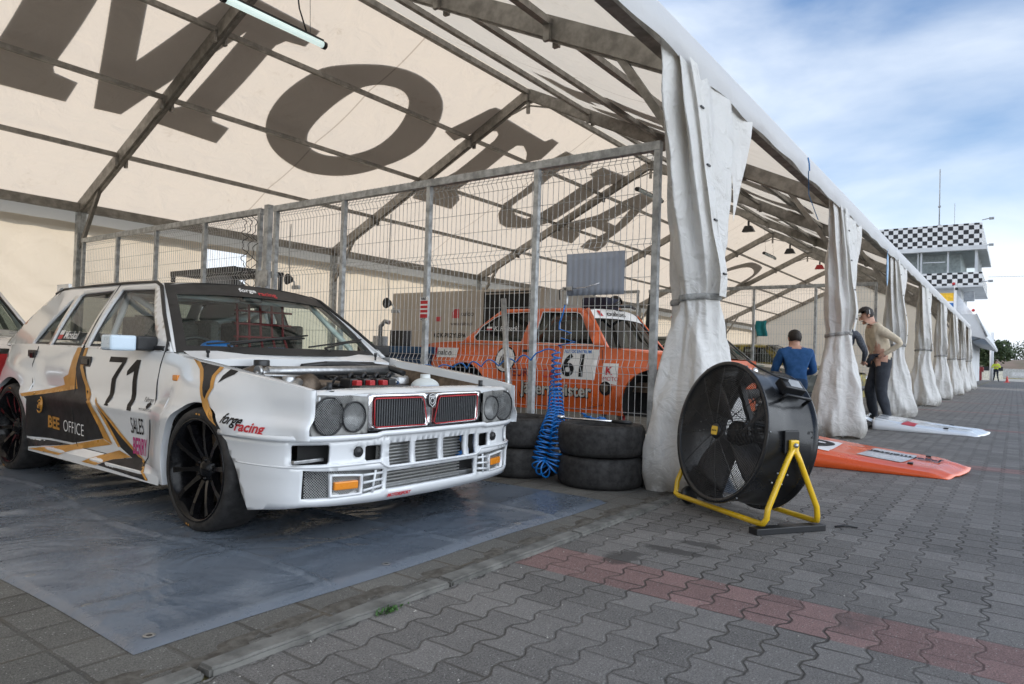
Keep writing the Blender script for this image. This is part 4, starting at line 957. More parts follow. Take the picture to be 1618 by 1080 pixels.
for s_ in (1, -1):
    sp_ = empty('fog_area'); sp_.parent = bp_
    f0 = bmap(-.018)
    bm = bmw(); lathe(bm, [(.0001, .012), (.013, .010), (.019, .004), (.023, .008), (.024, 0)], 20, axis='Y', M=Matrix.Translation((s_*.50, .690, .437))); obj('fog_lamp', bm, M['black'], bp_)
    bpy.data.objects.remove(sp_)
    # mesh in the lower openings with indicator pocket
    bm = bmw(); k = 0
    t = bmesh.new(); mesh_disc(t, (s_*.555, .30), 1, .655, pitch=.0085, th=.0013, bulge=.0, rect=(.20, .062)); 
    for v in t.verts: 
        p = bmap(-.016)(v.co.x+ (s_*.0), v.co.z); v.co.x, v.co.y = p[0], p[1]
    merge(bm, t); obj('bumper_mesh', bm, M['meshblk'], bp_)
    pk = [(.472, .238), (.472, .332), (.640, .344), (.640, .240)]; pi_ = [(.480, .246), (.482, .324), (.630, .335), (.630, .248)]
    bm = bmw(); tri_fill(bm, [(s_*a, b_) for a, b_ in pk][::s_], [[(s_*a, b_) for a, b_ in pi_][::s_]], step=.03, fn=bmap(.003), flip=True); o = obj('indicator_frame', bm, M['carwhite'], bp_); md = o.modifiers.new('s', 'SOLIDIFY'); md.thickness = .03; md.offset = -1
    bm = bmw(); tri_fill(bm, [(s_*a, b_) for a, b_ in pi_], fn=bmap(-.030)); obj('pocket', bm, M['interior'], bp_)
    bm = bmw(); c_ = bmap(-.012)(s_*.555, .288); bbox(bm, (-.060, -.010, -.019), (.060, .012, .019), .006, M=Matrix.Translation(c_) @ Matrix.Rotation(-s_*.22, 4, 'Z')); obj('indicator_lamp', bm, M['amber'], bp_)
    bm = bmw()
    for a, b_ in ((.262, .250), (.292, .286), (.322, .322)): tube(bm, [bmap(.0)(s_*.358, a+.006), bmap(.0)(s_*.468, b_+.004)], .0065, 6)
    tube(bm, [bmap(.0)(s_*.415, .24), bmap(.0)(s_*.400, .345)], .006, 6); obj('bumper_slat', bm, M['carwhite'], bp_)
bm = bmw(); grid(bm, 30, 4, lambda u, v: (lerp(-.74, .74, u), .62-.25*max(0, abs(lerp(-.74, .74, u))-.5), lerp(.19, .49, v))); obj('duct_backing', bm, M['under'], bp_)
# coolers behind the openings
bm = bmw()
for z in [.245+.0165*k for k in range(14)]: beam(bm, (-.245, .655, z), (.335, .655, z), .02, .0065)
obj('intercooler', bm, M['alu_fin'], rc)
bm = bmw(); box(bm, (-.25, .632, .235), (.34, .64, .475)); obj('radiator', bm, M['interior'], rc)
part('oil_hose', M['blue'], lambda b: (tube(b, [(-.29, .64, .46), (-.27, .65, .43), (-.30, .65, .41)], .012, 10), tube(b, [(-.33, .64, .37), (-.27, .66, .355), (-.24, .64, .34)], .018, 10)))
part('front_subframe', M['alloy'], lambda b: (bbox(b, (-.36, .60, .232), (.34, .66, .262), .004), bbox(b, (.64, .60, .40), (.80, .62, .415), .003)))
# little pieces on the side
def sidebox(nm, y0, y1, z0, z1, m, par=rc, d=.012, r=.006, sink=.004):
    bm = bmw(); yc, zc = (y0+y1)/2, (z0+z1)/2; x = RX(yc, zc)
    bbox(bm, (x-sink, y0, z0), (x+d, y1, z1), r); return obj(nm, bm, m, par)
for y0, y1, z0, z1 in ((-1.585, -1.41, .755, .822), (-2.42, -2.28, .775, .845)):
    h_ = sidebox('door_handle', y0, y1, z0, z1, M['black'], d=.006); x = RX((y0+y1)/2, (z0+z1)/2)
    bm = bmw(); bbox(bm, (x+.004, y0+.05, z0+.014), (x+.012, y1-.03, z1-.016), .004); obj('handle_flap', bm, M['rim'], h_)
sidebox('side_repeater', -.385, -.335, .722, .752, M['amber'], d=.012)
mr_ = empty('mirror'); mr_.parent = rc
bm = bmw(); bbox(bm, (.862, -.83, .868), (1.0, -.71, .952), .016, 3); obj('mirror_cap', bm, mat('pale_blue_paint', (.55, .68, .80), .25, 0, .03, coat=.6), mr_)
bm = bmw(); bbox(bm, (.755, -.80, .872), (.866, -.70, .952), .012, 3); bbox(bm, (.73, -.86, .868), (.775, -.60, .90), .01, 2); obj('mirror_base', bm, M['black'], mr_)
bm = bmw(); grid(bm, 1, 1, lambda u, v: (lerp(.87, .99, u), -.832, lerp(.878, .944, v))); obj('mirror_glass', bm, M['chrome'], mr_)
bm = bmw(); bbox(bm, (-1.0, -.83, .868), (-.862, -.71, .952), .016, 3); bbox(bm, (-.866, -.80, .872), (-.75, -.70, .952), .012, 3); obj('mirror', bm, M['black'], rc)
# ---- interior
bm = bmw()
def T3(*p): tube(bm, [Vector(q) for q in p], .020, 10)
for s_ in (1, -1):
    T3((s_*.66, -.62, .45), (s_*.62, -.72, .92), (s_*.52, -1.06, 1.22), (s_*.52, -1.55, 1.25)); T3((s_*.66, -1.62, .3), (s_*.62, -1.60, .9), (s_*.52, -1.58, 1.24)); T3((s_*.52, -1.58, 1.24), (s_*.55, -2.5, .75)); T3((s_*.66, -.66, .62), (s_*.66, -1.60, .40)); T3((s_*.66, -.66, .42), (s_*.66, -1.60, .70))
T3((-.52, -1.58, 1.24), (.52, -1.58, 1.24)); T3((-.52, -1.07, 1.22), (.52, -1.07, 1.22)); T3((-.52, -1.58, 1.24), (.60, -1.6, .6)); T3((.52, -1.58, 1.24), (-.60, -1.6, .6)); T3((-.52, -1.6, 1.2), (.5, -2.5, .8)); T3((.52, -1.6, 1.2), (-.5, -2.5, .8)); T3((.52, -1.10, 1.2), (-.05, -1.58, 1.24)); T3((-.6, -1.6, .85), (.6, -1.6, .85))
obj('roll_cage', bm, M['cage'], rc)
for s_ in (1, -1):
    bm = bmw(); pf = [(-.90, .32), (-.86, .46), (-1.20, .46), (-1.36, .84), (-1.40, 1.08), (-1.50, 1.10), (-1.60, .80), (-1.50, .30)]
    prism(bm, pf, s_*.34-.22, s_*.34+.22, fn=lambda u, v, w: (w, u, v)); bmesh.ops.bevel(bm, geom=bm.edges[:], offset=.03, segments=2, affect='EDGES')
    for q in (-1, 1): bbox(bm, (s_*.34+q*.22-.03, -1.52, .86), (s_*.34+q*.22+.03, -1.22, 1.08), .02)
    obj('bucket_seat', bm, M['seat'], rc)
bm = bmw(); bbox(bm, (-.66, -.86, .72), (.66, -.50, .858), .03, 3); bbox(bm, (.12, -.92, .80), (.52, -.72, .90), .03, 2); obj('dashboard', bm, M['seat'], rc)
bm = bmw(); tube(bm, [(.34+.17*math.cos(t), -1.02-.05*math.sin(t), .80+.16*math.sin(t)) for t in [2*PI*k/28 for k in range(28)]], .014, 8, closed=True); obj('steering_wheel', bm, M['black'], rc)
bm = bmw()
for k in range(5): tube(bm, [(-.02-.10*k, -1.20+.03*k, .75), (-.02-.09*k, -1.18, 1.0), (.0-.09*k, -1.17, 1.22)], .009, 6); tube(bm, [(0, -1.19, .80+.09*k), (-.42, -1.14, .80+.09*k)], .008, 6)
obj('safety_net', bm, mat('net_webbing', (.20, .015, .02), .7), rc)
part('helmet_bag', M['blue'], lambda b: (sphere(b, (.30, -.88, .90), .09, 14, 9, (1.2, .7, .5)), bbox(b, (-.05, -.74, .86), (.05, -.66, .91), .01)))
bm = bmw(); box(bm, (-.70, -2.95, .22), (.70, -.5, .25)); grid(bm, 1, 1, lambda u, v: (lerp(-.7, .7, u), -2.9, lerp(.25, .88, v))); obj('floor_pan', bm, M['interior'], rc)
bm = bmw(); bbox(bm, (-.02, -.95, 1.20), (.12, -.90, 1.25), .01); grid(bm, 4, 4, lambda u, v: (lerp(-.52, .52, u), lerp(-2.5, -1.15, v), 1.262)); obj('rear_view_mirror', bm, M['black'], rc)
# ---- livery (right flank), thin vinyl that follows the body
def dec(nm, poly, m, off=.0022, x=None, par=rc, fnx=None):
    bm = bmw(); fx_ = fnx or RX
    def f(u, v):
        if fx_ is RX and v < .262 and -2.17 < u < -.42: xx = lerp(RX(u, .26)+.004, .862, min(1, (.262-v)/.037)) if v > .225 else .862
        else: xx = fx_(u, v)
        return (xx+off, u, v)
    tri_fill(bm, poly, step=.03, fn=f); return obj(nm, bm, M[m] if isinstance(m, str) else m, par)
def dtx(s, y0, z0, size, m, skew=0, off=.0045, **kw):
    bm = bmw(); text_on(bm, s, lambda x, y: (RX(y0+x, z0+y+skew*x)+off, y0+x, z0+y+skew*x), size=size, cuts=3, **kw); return obj('lettering', bm, M[m], rc)
dec('livery_stripe', [(-2.16, .275), (-2.195, .31), (-2.165, .52), (-2.20, .535), (-1.602, .614), (-1.607, .872), (-1.547, .872), (-1.353, .554), (-1.141, .351), (-1.567, .283)], 'dark_vinyl')
dec('livery_stripe', [(-1.672, .874), (-1.606, .874), (-1.606, .749), (-1.551, .619), (-2.22, .534), (-2.25, .552), (-1.745, .634), (-1.772, .68), (-1.702, .702)], 'gold', .0026)
dec('livery_stripe', [(-1.56, .874), (-1.52, .874), (-1.505, .753), (-1.31, .556), (-1.035, .326), (-1.145, .348), (-1.361, .553), (-1.547, .751)], 'gold', .0027)
dec('livery_stripe', [(-2.15, .192), (-1.58, .272), (-1.157, .347), (-1.05, .324), (-1.51, .248), (-1.677, .199)], 'gold', .0028)
dec('livery_stripe', [(-2.165, .205), (-2.165, .262), (-1.60, .268)], 'dark_vinyl', .0024)
dec('livery_stripe', [(-1.338, .197), (-1.156, .255), (-.953, .301), (-.81, .277), (-.998, .246), (-1.15, .198)], 'gold', .0024)
dec('livery_stripe', [(-1.247, .56), (-.95, .40), (-.665, .275), (-.617, .252), (-.529, .194), (-.541, .187), (-1.124, .202), (-.987, .248), (-.799, .275), (-.943, .322), (-1.135, .479)], 'dark_vinyl', .0026)
dec('livery_stripe', [(-1.269, .587), (-1.211, .556), (-.929, .402), (-.658, .278), (-.617, .252), (-.529, .191), (-.551, .188), (-.664, .262), (-.95, .389), (-1.225, .541)], 'gold', .003)
dec('livery_stripe', [(-1.247, .553), (-1.216, .528), (-1.119, .467), (-.936, .323), (-.965, .318), (-1.155, .462)], 'gold', .003)
dec('livery_stripe', [(-.178, .826), (.019, .808), (-.005, .769), (.036, .708), (.003, .65), (-.023, .667), (-.068, .741), (-.124, .79)], 'dark_vinyl')
dec('livery_stripe', [(-.255, .84), (-.178, .826), (-.115, .79), (-.059, .741), (-.017, .668), (.008, .644), (.057, .612), (.16, .535), (.06, .575), (-.007, .612), (-.075, .728), (-.151, .789)], 'gold', .0028)
dec('livery_stripe', [(.019, .808), (.055, .805), (.027, .764), (.054, .709), (.026, .655), (.06, .61), (.16, .537), (.03, .594), (-.001, .646), (.026, .708), (-.005, .763)], 'gold', .003)
dec('livery_stripe', [(.07, .731), (.077, .766), (.115, .799), (.18, .792), (.16, .776), (.117, .759)], 'dark_vinyl')
dec('race_number', [(-1.175, .828), (-.963, .828), (-.963, .800), (-1.045, .700), (-1.075, .545), (-1.125, .545), (-1.10, .700), (-1.01, .797), (-1.175, .797)], 'letter')
dec('race_number', [(-.845, .818), (-.795, .818), (-.795, .536), (-.845, .536), (-.845, .752), (-.925, .725), (-.925, .752)], 'letter')
dtx('SALES', -.805, .415, .125, 'letter', xs=.46, bold=.0005)
dtx('BERRY', -.785, .305, .125, 'letter_m', xs=.46, bold=.003)
dtx('BEE', -1.945, .352, .105, 'gold', xs=1.08, bold=.003, skew=-.03)
dtx('OFFICE', -1.712, .345, .105, 'letter_w', xs=.90, bold=-.0012, skew=-.03)
bm = bmw()
for r_, a0_, a1_ in ((.052, 2.2, 5.4), (.052, -.9, 1.2), (.030, -1, 4.2), (.012, 0, 6.2)):
    tube(bm, [(RX(-2.03, .49)+.004, -2.03+r_*.8*math.cos(t), .492+r_*math.sin(t)) for t in [lerp(a0_, a1_, k/16) for k in range(17)]], .005, 5, flat=(.3, 1) if False else None)
obj('logo', bm, M['gold'], rc)
dtx('Fahren', -.690, .595, .036, 'letter', shear=.4); dtx('MOTORSPORTCLUB', -.700, .547, .020, 'letter', xs=.85)
bm = bmw(); tri_fill(bm, [(-.640, .585), (-.618, .595), (-.596, .585), (-.600, .570), (-.618, .558), (-.636, .570)], fn=lambda u, v: (RX(u, v)+.003, u, v)); obj('logo', bm, M['letter'], rc)
dtx('forge', .185, .556, .062, 'letter', shear=.3, bold=.0016, skew=-.06); dtx('racing', .285, .528, .062, 'letter_r', shear=.3, bold=.0016, skew=-.05)
for poly, m in (([(-2.085, .955), (-2.02, .955), (-2.02, .985), (-2.085, .985)], 'letter_w'), ([(-2.085, .925), (-2.02, .925), (-2.02, .955), (-2.085, .955)], 'letter_r')):
    bm = bmw(); tri_fill(bm, poly, fn=gmap(1, .004)); obj('flag_sticker', bm, M[m], rc)
bm = bmw(); text_on(bm, 'Moskal', lambda x, y: gmap(1, .004)(-2.0+x, .928+y), size=.075, bold=.001); obj('lettering', bm, M['letter_w'], rc)
bm = bmw(); text_on(bm, 'MOTORSPORT', lambda x, y: bmap(.012)(.33-x, .208+y), size=.022, bold=.0012, shear=.3); obj('lettering', bm, M['letter_r'], bp_)
# ---------------------------------------------------------------- mesh fence with gates
ZH = [.10, .30, .50, .70, .79, .845, .90, 1.12, 1.32, 1.53, 1.73, 1.775, 1.82, 2.0, 2.17, 2.35, 2.41, 2.445]
def bend(z):
    for c, w in ((.845, .055), (1.775, .045), (2.41, .045)):
        if abs(z-c) < w: return -.030*(1-abs(z-c)/w)
    return 0
def fence_panel(label, y0, y1, posts, group='galvanised fence panels with welded wire mesh'):
    F = empty('mesh_fence', (0, (y0+y1)/2, 0), label=label, cat='fence', group=group); cy = (y0+y1)/2
    for y in posts:
        bm = bmw(); bbox(bm, (-.025, y-cy-.024, .02), (.025, y-cy+.024, 2.49), .004); obj('post', bm, M['galv'], F)
    for z, h in ((2.50, .034), (.05, .03)):
        bm = bmw(); bbox(bm, (-.03, y0-cy-.024, z-h), (.03, y1-cy+.024, z+h), .004); obj('rail', bm, M['galv'], F)
    bm = bmw(); y = y0+.05; r = .0026
    zz = sorted(set([.05, 2.56]+[c+d for c, w in ((.845, .055), (1.775, .045), (2.41, .045)) for d in (-w, 0, w)]))
    while y < y1-.02:
        tube(bm, [(.034+bend(z), y-cy, z) for z in zz], r, 4, caps=False); y += .0525
    for z in ZH: tube(bm, [(.034+bend(z)-.005, y0-cy, z), (.034+bend(z)-.005, y1-cy, z)], .0026, 4, caps=False)
    obj('wire_mesh', bm, M['wire'], F); return F
f1 = fence_panel('wide wire mesh fence panel in front of the orange car, ending at the first curtain', .27, 4.94, (.27, 1.35, 2.57, 3.77, 4.93))
f2 = fence_panel('wire mesh fence panel behind the white rally car roof, reaching the rear wall', 5.23, 9.86, (5.24, 6.41, 7.62, 8.73, 9.85))
bm = bmw(); bbox(bm, (-.035, -.04, 0), (.035, .04, 2.56), .005); fp = obj('fence_post', bm, M['galv'], label='thick galvanised gate post standing between the two near mesh fence panels', cat='post'); fp.location = (0, 5.085, 0)
for za_, zb_ in ((1.62, 1.80), (1.1, 1.24)): bm = bmw(); box(bm, (-.05, -.09, za_), (-.036, .09, zb_)); obj('hinge', bm, M['galv'], fp)
for f, lb in ((f1, 'far wire mesh fence panel across the tent beyond the dark car, nearer the aisle'), (f2, 'far wire mesh fence panel across the tent beyond the dark car, at the rear wall')):
    c = copy_tree(f); c.location.x = 10; c['label'] = lb; c['group'] = 'distant mesh fence panels across the tent'
# things hung on the near fence
bm = bmw(); grid(bm, 12, 6, lambda u, v: (-.012-.012*abs(math.sin(u*10*PI))**.5-.006*noise.noise(Vector((u*3, v*2, 0))), lerp(1.035, .515, u), lerp(1.40, 1.735, v)))
bm2 = bmw(); grid(bm2, 40, 6, lambda u, v: (-.012-.010*abs(math.sin(u*10*PI)), lerp(1.035, .515, u), lerp(1.40, 1.735, v)+.01*u*0)); bm.free()
md_ = obj('paper_sheet', bm2, mat('grey_sheet', (.30, .33, .39), .6, 0, .04, 4.), smooth=True, label='plain light grey sheet clipped to the wire fence above the orange car', cat='sheet')
m_ = md_.modifiers.new('s', 'SOLIDIFY'); m_.thickness = .003
st_ = empty('warning_sticker', (-.027, 2.57, 1.32), label='red and white no-smoking style sticker on the fence post by the orange car boot', cat='sticker')
bm = bmw(); bbox(bm, (-.002, -.05, -.11), (.001, .05, .11), .001, 1); obj('backing', bm, M['letter_w'], st_)
bm = bmw()
for z0, z1 in ((-.085, -.05), (-.035, -.010), (.005, .030), (.045, .075)): box(bm, (-.0035, -.045, z0), (-.0022, .045, z1))
obj('print', bm, M['letter_r'], st_)
bm = bmw(); text_on(bm, 'FIRE', lambda x, y: (-.0045, .040-x, .082+y), size=.034, bold=.001); text_on(bm, 'HOT', lambda x, y: (-.0045, .040-x, -.108+y), size=.03, bold=.001); obj('lettering', bm, M['letter'], st_)
# wavy coiled black cables
cb = empty('coiled_cable', (-.04, 5.38, 2.45), label='three zigzag black spring cables hanging from the fence top beside the gate post', cat='cable')
for k, (y0, zb) in enumerate(((.11, -1.0), (.0, -1.15), (-.10, -1.3))):
    bm = bmw(); n = 120; tube(bm, [(-.02*math.cos(i*.55), y0+.05*(2*abs(((i*.1) % 2)-1)-1), lerp(.0, zb, i/n)) for i in range(n+1)], .0045, 5); obj('spring', bm, M['black'], cb)
# leaning pipe
bm = bmw(); tube(bm, [(-.08, 1.609, 1.385), (-.13, 1.50, .70), (-.16, 1.45, .45)], .024, 12); pp = obj('metal_pipe', bm, M['alloy'], label='bare metal pipe leaning on the fence between the white car nose and the hose', cat='pipe')
# ---- tyres
def tyre(loc, label, seed, rz=0):
    T = empty('racing_tyre', loc, rz, label=label, cat='tyre', group='slick racing tyres stacked by the fence')
    r, w, rr = .312, .218, .20; h = w/2
    bm = bmw(); pr = [(rr, .03), (rr+.01, .012), (r-.05, .000), (r-.018, .006), (r-.004, .030), (r, .055), (r+.003, h), (r, w-.055), (r-.004, w-.030), (r-.018, w-.006), (r-.05, w), (rr+.01, w-.012), (rr, w-.03)]
    lathe(bm, pr, 64); obj('tread', bm, M['rubber'], T)
    bm = bmw(); lathe(bm, [(rr+.004, .03), (.185, .03), (.18, h), (.185, w-.03), (rr+.004, w-.03)], 40); lathe(bm, [(.0001, h+.03), (.06, h+.035), (.07, h+.01), (.18, h+.02)], 30)
    obj('rim', bm, M['black'], T); return T
tyre((-.30, .52, 0), 'bottom slick tyre of the stack right of the blue hose', 1)
tyre((-.31, .515, .222), 'top slick tyre right of the blue hose, with a torque wrench on it', 2, .4)
tyre((-.33, 1.22, 0), 'bottom slick tyre behind the blue hose, beside the white bumper', 3)
tyre((-.325, 1.235, .222), 'top slick tyre behind the blue hose, beside the white bumper', 4, .7)
tw = empty('torque_wrench', (-.40, .55, .455), 0, label='long chrome torque wrench lying on top of the right tyre stack', cat='wrench')
bm = bmw(); tube(bm, [(-.02, .22, .008), (0, 0, .008), (.02, -.16, .010)], .009, 10); obj('shaft', bm, M['chrome'], tw)
bm = bmw(); tube(bm, [(.02, -.16, .010), (.035, -.30, .010)], .014, 12); obj('grip', bm, M['black'], tw)
bm = bmw(); lathe(bm, [(.0001, .02), (.024, .02), (.028, .012), (.028, -.004), (.0001, -.004)], 18, M=Matrix.Translation((-.025, .24, .006))); obj('ratchet_head', bm, M['chrome'], tw)
bm = bmw()
rr_ = random.Random(4)
for k in range(5):
    p = Vector((-.26+rr_.uniform(-.06, .06), .60+rr_.uniform(-.1, .06), .458)); P = [p.copy()]
    for q in range(6): p += Vector((rr_.uniform(-.04, .04), rr_.uniform(-.05, .05), rr_.uniform(-.006, .010))); p.z = max(.452, p.z); P.append(p.copy())
    tube(bm, P, .008, 6)
obj('blue_rag', bm, M['blue'], label='crumpled blue strap bundle on the right tyre stack behind the wrench', cat='strap')
# loose wheel lying behind the fence under the orange car front
T = tyre((1.25, .98, 0), 'slick tyre with bright rim lying under the raised orange car front', 8); 
for ch in T.children:
    if ch.name.startswith('rim'):
        ch.data = ch.data.copy(); ch.data.materials[0] = M['chrome']
T['group'] = 'loose tyres under the orange car'
# ---- blue coiled air hose with blow gun
def helix(path, R, pitch, r=.0055, per=14):
    path = [Vector(p) for p in path]; 
    # smooth resample
    P = []
    for i in range(len(path)-1):
        a, b, c, d = path[max(0, i-1)], path[i], path[i+1], path[min(len(path)-1, i+2)]
        for k in range(12):
            t = k/12; P.append(.5*((2*b)+(c-a)*t+(2*a-5*b+4*c-d)*t*t+(3*b-a-3*c+d)*t**3))
    P.append(path[-1]); L = [0]
    for i in range(1, len(P)): L.append(L[-1]+(P[i]-P[i-1]).length)
    T, Nn = frames(P); out = []; tot = L[-1]; s = 0; i = 0; ph = 0; 
    while s < tot:
        while i < len(P)-2 and L[i+1] < s: i += 1
        t = (s-L[i])/max(1e-6, L[i+1]-L[i]); c = P[i].lerp(P[i+1], t); n = Nn[i].lerp(Nn[i+1], t).normalized(); tt = T[i].lerp(T[i+1], t).normalized(); b = tt.cross(n)
        f = s/tot; RR = R(f) if callable(R) else R; pp_ = pitch(f) if callable(pitch) else pitch
        out.append(c+n*RR*math.cos(ph)+b*RR*math.sin(ph)); s += pp_/per; ph += 2*PI/per
    return out
hz_ = empty('air_hose', (0, 0, 0), label='bright blue coiled air hose hanging on the fence and drooping over the tyres', cat='hose')
M['hose'] = mat('blue_hose_pu', (.008, .16, .52), .25, 0, .06, coat=.3)
cx = -.26
c1 = [(-0.06, 1.085, 0.951), (-0.08, 1.073, 0.799), (-0.12, 1.055, 0.649), (-0.28, 0.953, 0.489), (-0.46, 0.883, 0.362), (-0.52, 0.889, 0.218), (-0.54, 0.889, 0.128), (-0.55, 0.821, 0.096), (-0.52, 0.787, 0.133), (-0.5, 0.776, 0.228), (-0.44, 0.802, 0.368), (-0.28, 0.907, 0.492), (-0.14, 1.007, 0.652), (-0.09, 1.049, 0.8), (-0.06, 1.079, 0.946)]
bm = bmw(); tube(bm, helix(c1, lambda f: .030+.028*smooth01(1-abs(f-.5)*2.2), lambda f: .044-.008*smooth01(1-abs(f-.5)*2.4)), .0068, 6); obj('coil', bm, M['hose'], hz_)
gl = [(2.551, .786), (2.456, .801), (2.361, .758), (2.278, .807), (2.187, .787), (2.099, .829), (2.017, .781), (1.933, .845), (1.833, .804), (1.759, .867), (1.668, .815), (1.577, .882), (1.49, .853), (1.395, .914), (1.317, .874), (1.238, .943), (1.159, .97), (1.086, .946)]
P = []
ppk = [p for p in gl]
for i in range(len(ppk)-1):
    a, b = ppk[i], ppk[i+1]
    for k in range(6):
        t = k/6; up_ = b[1] > a[1]; s = math.sin(t*PI/2) if up_ else 1-math.cos(t*PI/2); P.append((-.05-.02*math.sin(i+t), lerp(a[0], b[0], t), lerp(a[1], b[1], s)))
bm = bmw(); tube(bm, P, .0062, 6); obj('loose_run', bm, M['hose'], hz_)
P = [(-.06, 1.03, .98), (-.06, 1.06, 1.0), (-.07, .90, 1.03), (-.08, 1.03, 1.06), (-.08, .93, 1.10), (-.09, 1.04, 1.13), (-.10, 1.03, 1.18), (-.10, 1.0, 1.26), (-.10, .985, 1.32)]
bm = bmw(); tube(bm, P, .0062, 6); obj('loose_run', bm, M['hose'], hz_)
gn = empty('blow_gun', (-.09, .985, 1.32), label='grey metal blow gun hooked on the fence at the top of the blue hose', cat='air gun')
bm = bmw(); bbox(bm, (-.014, -.016, 0), (.014, .016, .14), .006); bbox(bm, (-.014, -.06, .11), (.014, .03, .145), .008); obj('body', bm, M['alloy'], gn)
bm = bmw(); tube(bm, [(0, -.05, .128), (0, -.18, .135), (0, -.30, .165)], .004, 8); obj('nozzle', bm, M['chrome'], gn)
bm = bmw(); tube(bm, [(0, .03, .13), (-.02, .05, .12), (-.02, .045, .04)], .004, 6); obj('trigger', bm, M['black'], gn)
# ---- drum fan
fa = math.radians(146)      # direction the grille faces
fan = empty('drum_fan', (-.623, -.598, 0), fa, label='large black drum fan on a yellow tube stand on the aisle paving', cat='fan')
fan.scale = (.96, .96, .96); FR, FD = .408, .36; TILT = Matrix.Translation((0, 0, .495)) @ Matrix.Rotation(math.radians(-9), 4, 'Y')
M['fanblack'] = mat('fan_black', (.016, .017, .019), .3, .2, .15, 6., coat=.2)
def fobj(nm, fn, m, par=fan):
    bm = bmw(); fn(bm); bm.transform(TILT); return obj(nm, bm, m, par)
def drum(b):
    h = FD/2; pr = [(FR+.022, h), (FR+.024, h-.012), (FR+.004, h-.018), (FR, h-.03), (FR, h-.12), (FR-.006, h-.14), (FR-.006, -h+.14), (FR, -h+.12), (FR, -h+.03), (FR+.004, -h+.018), (FR+.024, -h+.012), (FR+.022, -h), (FR-.004, -h), (FR-.008, -h+.03), (FR-.010, h-.03), (FR-.004, h)]
    lathe(b, pr, 80, axis='X', closed=True)
fobj('drum', drum, M['fanblack'])
def grille(b, x, s):
    for k in range(34):
        r = .058+k*(FR-.055)/34; tube(b, [(x-s*.035*(r/FR)**2+s*.035, r*math.cos(t), r*math.sin(t)) for t in [2*PI*i/56 for i in range(56)]], .0016, 4, closed=True)
    for k in range(12):
        a = 2*PI*k/12+.13; tube(b, [(x-s*.035*(r/FR)**2+s*.032, r*math.cos(a), r*math.sin(a)) for r in (.05, .15, .25, .35, FR+.01)], .0026, 5)
M['fanwire'] = mat('fan_wire', (.045, .047, .05), .3, .3, .1)
fobj('front_grille', lambda b: grille(b, FD/2-.012, 1), M['fanwire']); fobj('rear_grille', lambda b: grille(b, -FD/2+.012, -1), M['fanwire'])
fobj('hub_badge', lambda b: lathe(b, [(.0001, FD/2+.030), (.040, FD/2+.030), (.046, FD/2+.022), (.050, FD/2+.01), (.0001, FD/2+.01)], 28, axis='X'), M['black'])
fobj('hub_label', lambda b: prism(b, [(-.024, -.026), (.024, -.026), (.028, -.018), (.028, .018), (.024, .026), (-.024, .026), (-.028, .018), (-.028, -.018)], FD/2+.030, FD/2+.0325, fn=lambda u, v, w: (w, u, v)), M['yellow'])
fobj('lettering', lambda b: text_on(b, 'MASTER', lambda x, y: (FD/2+.0335, -.019+x*1, -.005+y) if False else (FD/2+.0335, -.022+x, -.004+y), size=.012, bold=.0004), M['letter'])
def blades(b):
    for k in range(4):
        a = 2*PI*k/4+.7
        def f(u, v):
            r = lerp(.07, .40, u); w = lerp(.10, .26, smooth01(u)); t = a+(v-.5)*w/r*.9+.25*u; return (.02-(v-.5)*.13*(1-.35*u)+.02*math.sin(PI*v), r*math.cos(t), r*math.sin(t))
        grid(b, 10, 8, f)
bo = fobj('blades', blades, mat('fan_blade_alu', (.10, .10, .105), .42, .4, .1)); md_ = bo.modifiers.new('s', 'SOLIDIFY'); md_.thickness = .004
fobj('hub', lambda b: lathe(b, [(.0001, .07), (.05, .068), (.082, .055), (.085, -.02), (.0001, -.02)], 28, axis='X'), M['rim'])
def motor(b):
    lathe(b, [(.0001, -.02), (.075, -.02), (.085, -.03), (.085, -.14), (.07, -.155), (.0001, -.155)], 32, axis='X')
    for k in range(20):
        a = 2*PI*k/20; beam(b, (-.035, .09*math.cos(a), .09*math.sin(a)), (-.135, .09*math.cos(a), .09*math.sin(a)), .006, .018, up=(0, math.cos(a), math.sin(a)))
    for a in (.6, .6+PI/2, .6+PI, .6+3*PI/2): beam(b, (-.10, .08*math.cos(a), .08*math.sin(a)), (-.10, (FR-.006)*math.cos(a), (FR-.006)*math.sin(a)), .035, .03)
fobj('motor', motor, M['black'])
def bolts(b):
    for sgn in (1, -1):
        for a, x in ((1.2, .17), (2.1, .17), (3.6, .17), (5.3, .17), (.1, .17)): sphere(b, (x, (FR+.026)*math.cos(a), (FR+.026)*math.sin(a)), .007, 8, 6)
    for a in (-.55, -.72): 
        for x in (.02, -.05): sphere(b, (x, (FR)*math.cos(a+.1), (FR)*math.sin(a+.1)), .007, 8, 6)
    for dy, dz in ((0, 0), (.045, .01), (.0, .06), (.045, .075)): sphere(b, (.10, -.30+dy, -.02+dz), .006, 6, 5)
fobj('bolts', bolts, M['alloy'])
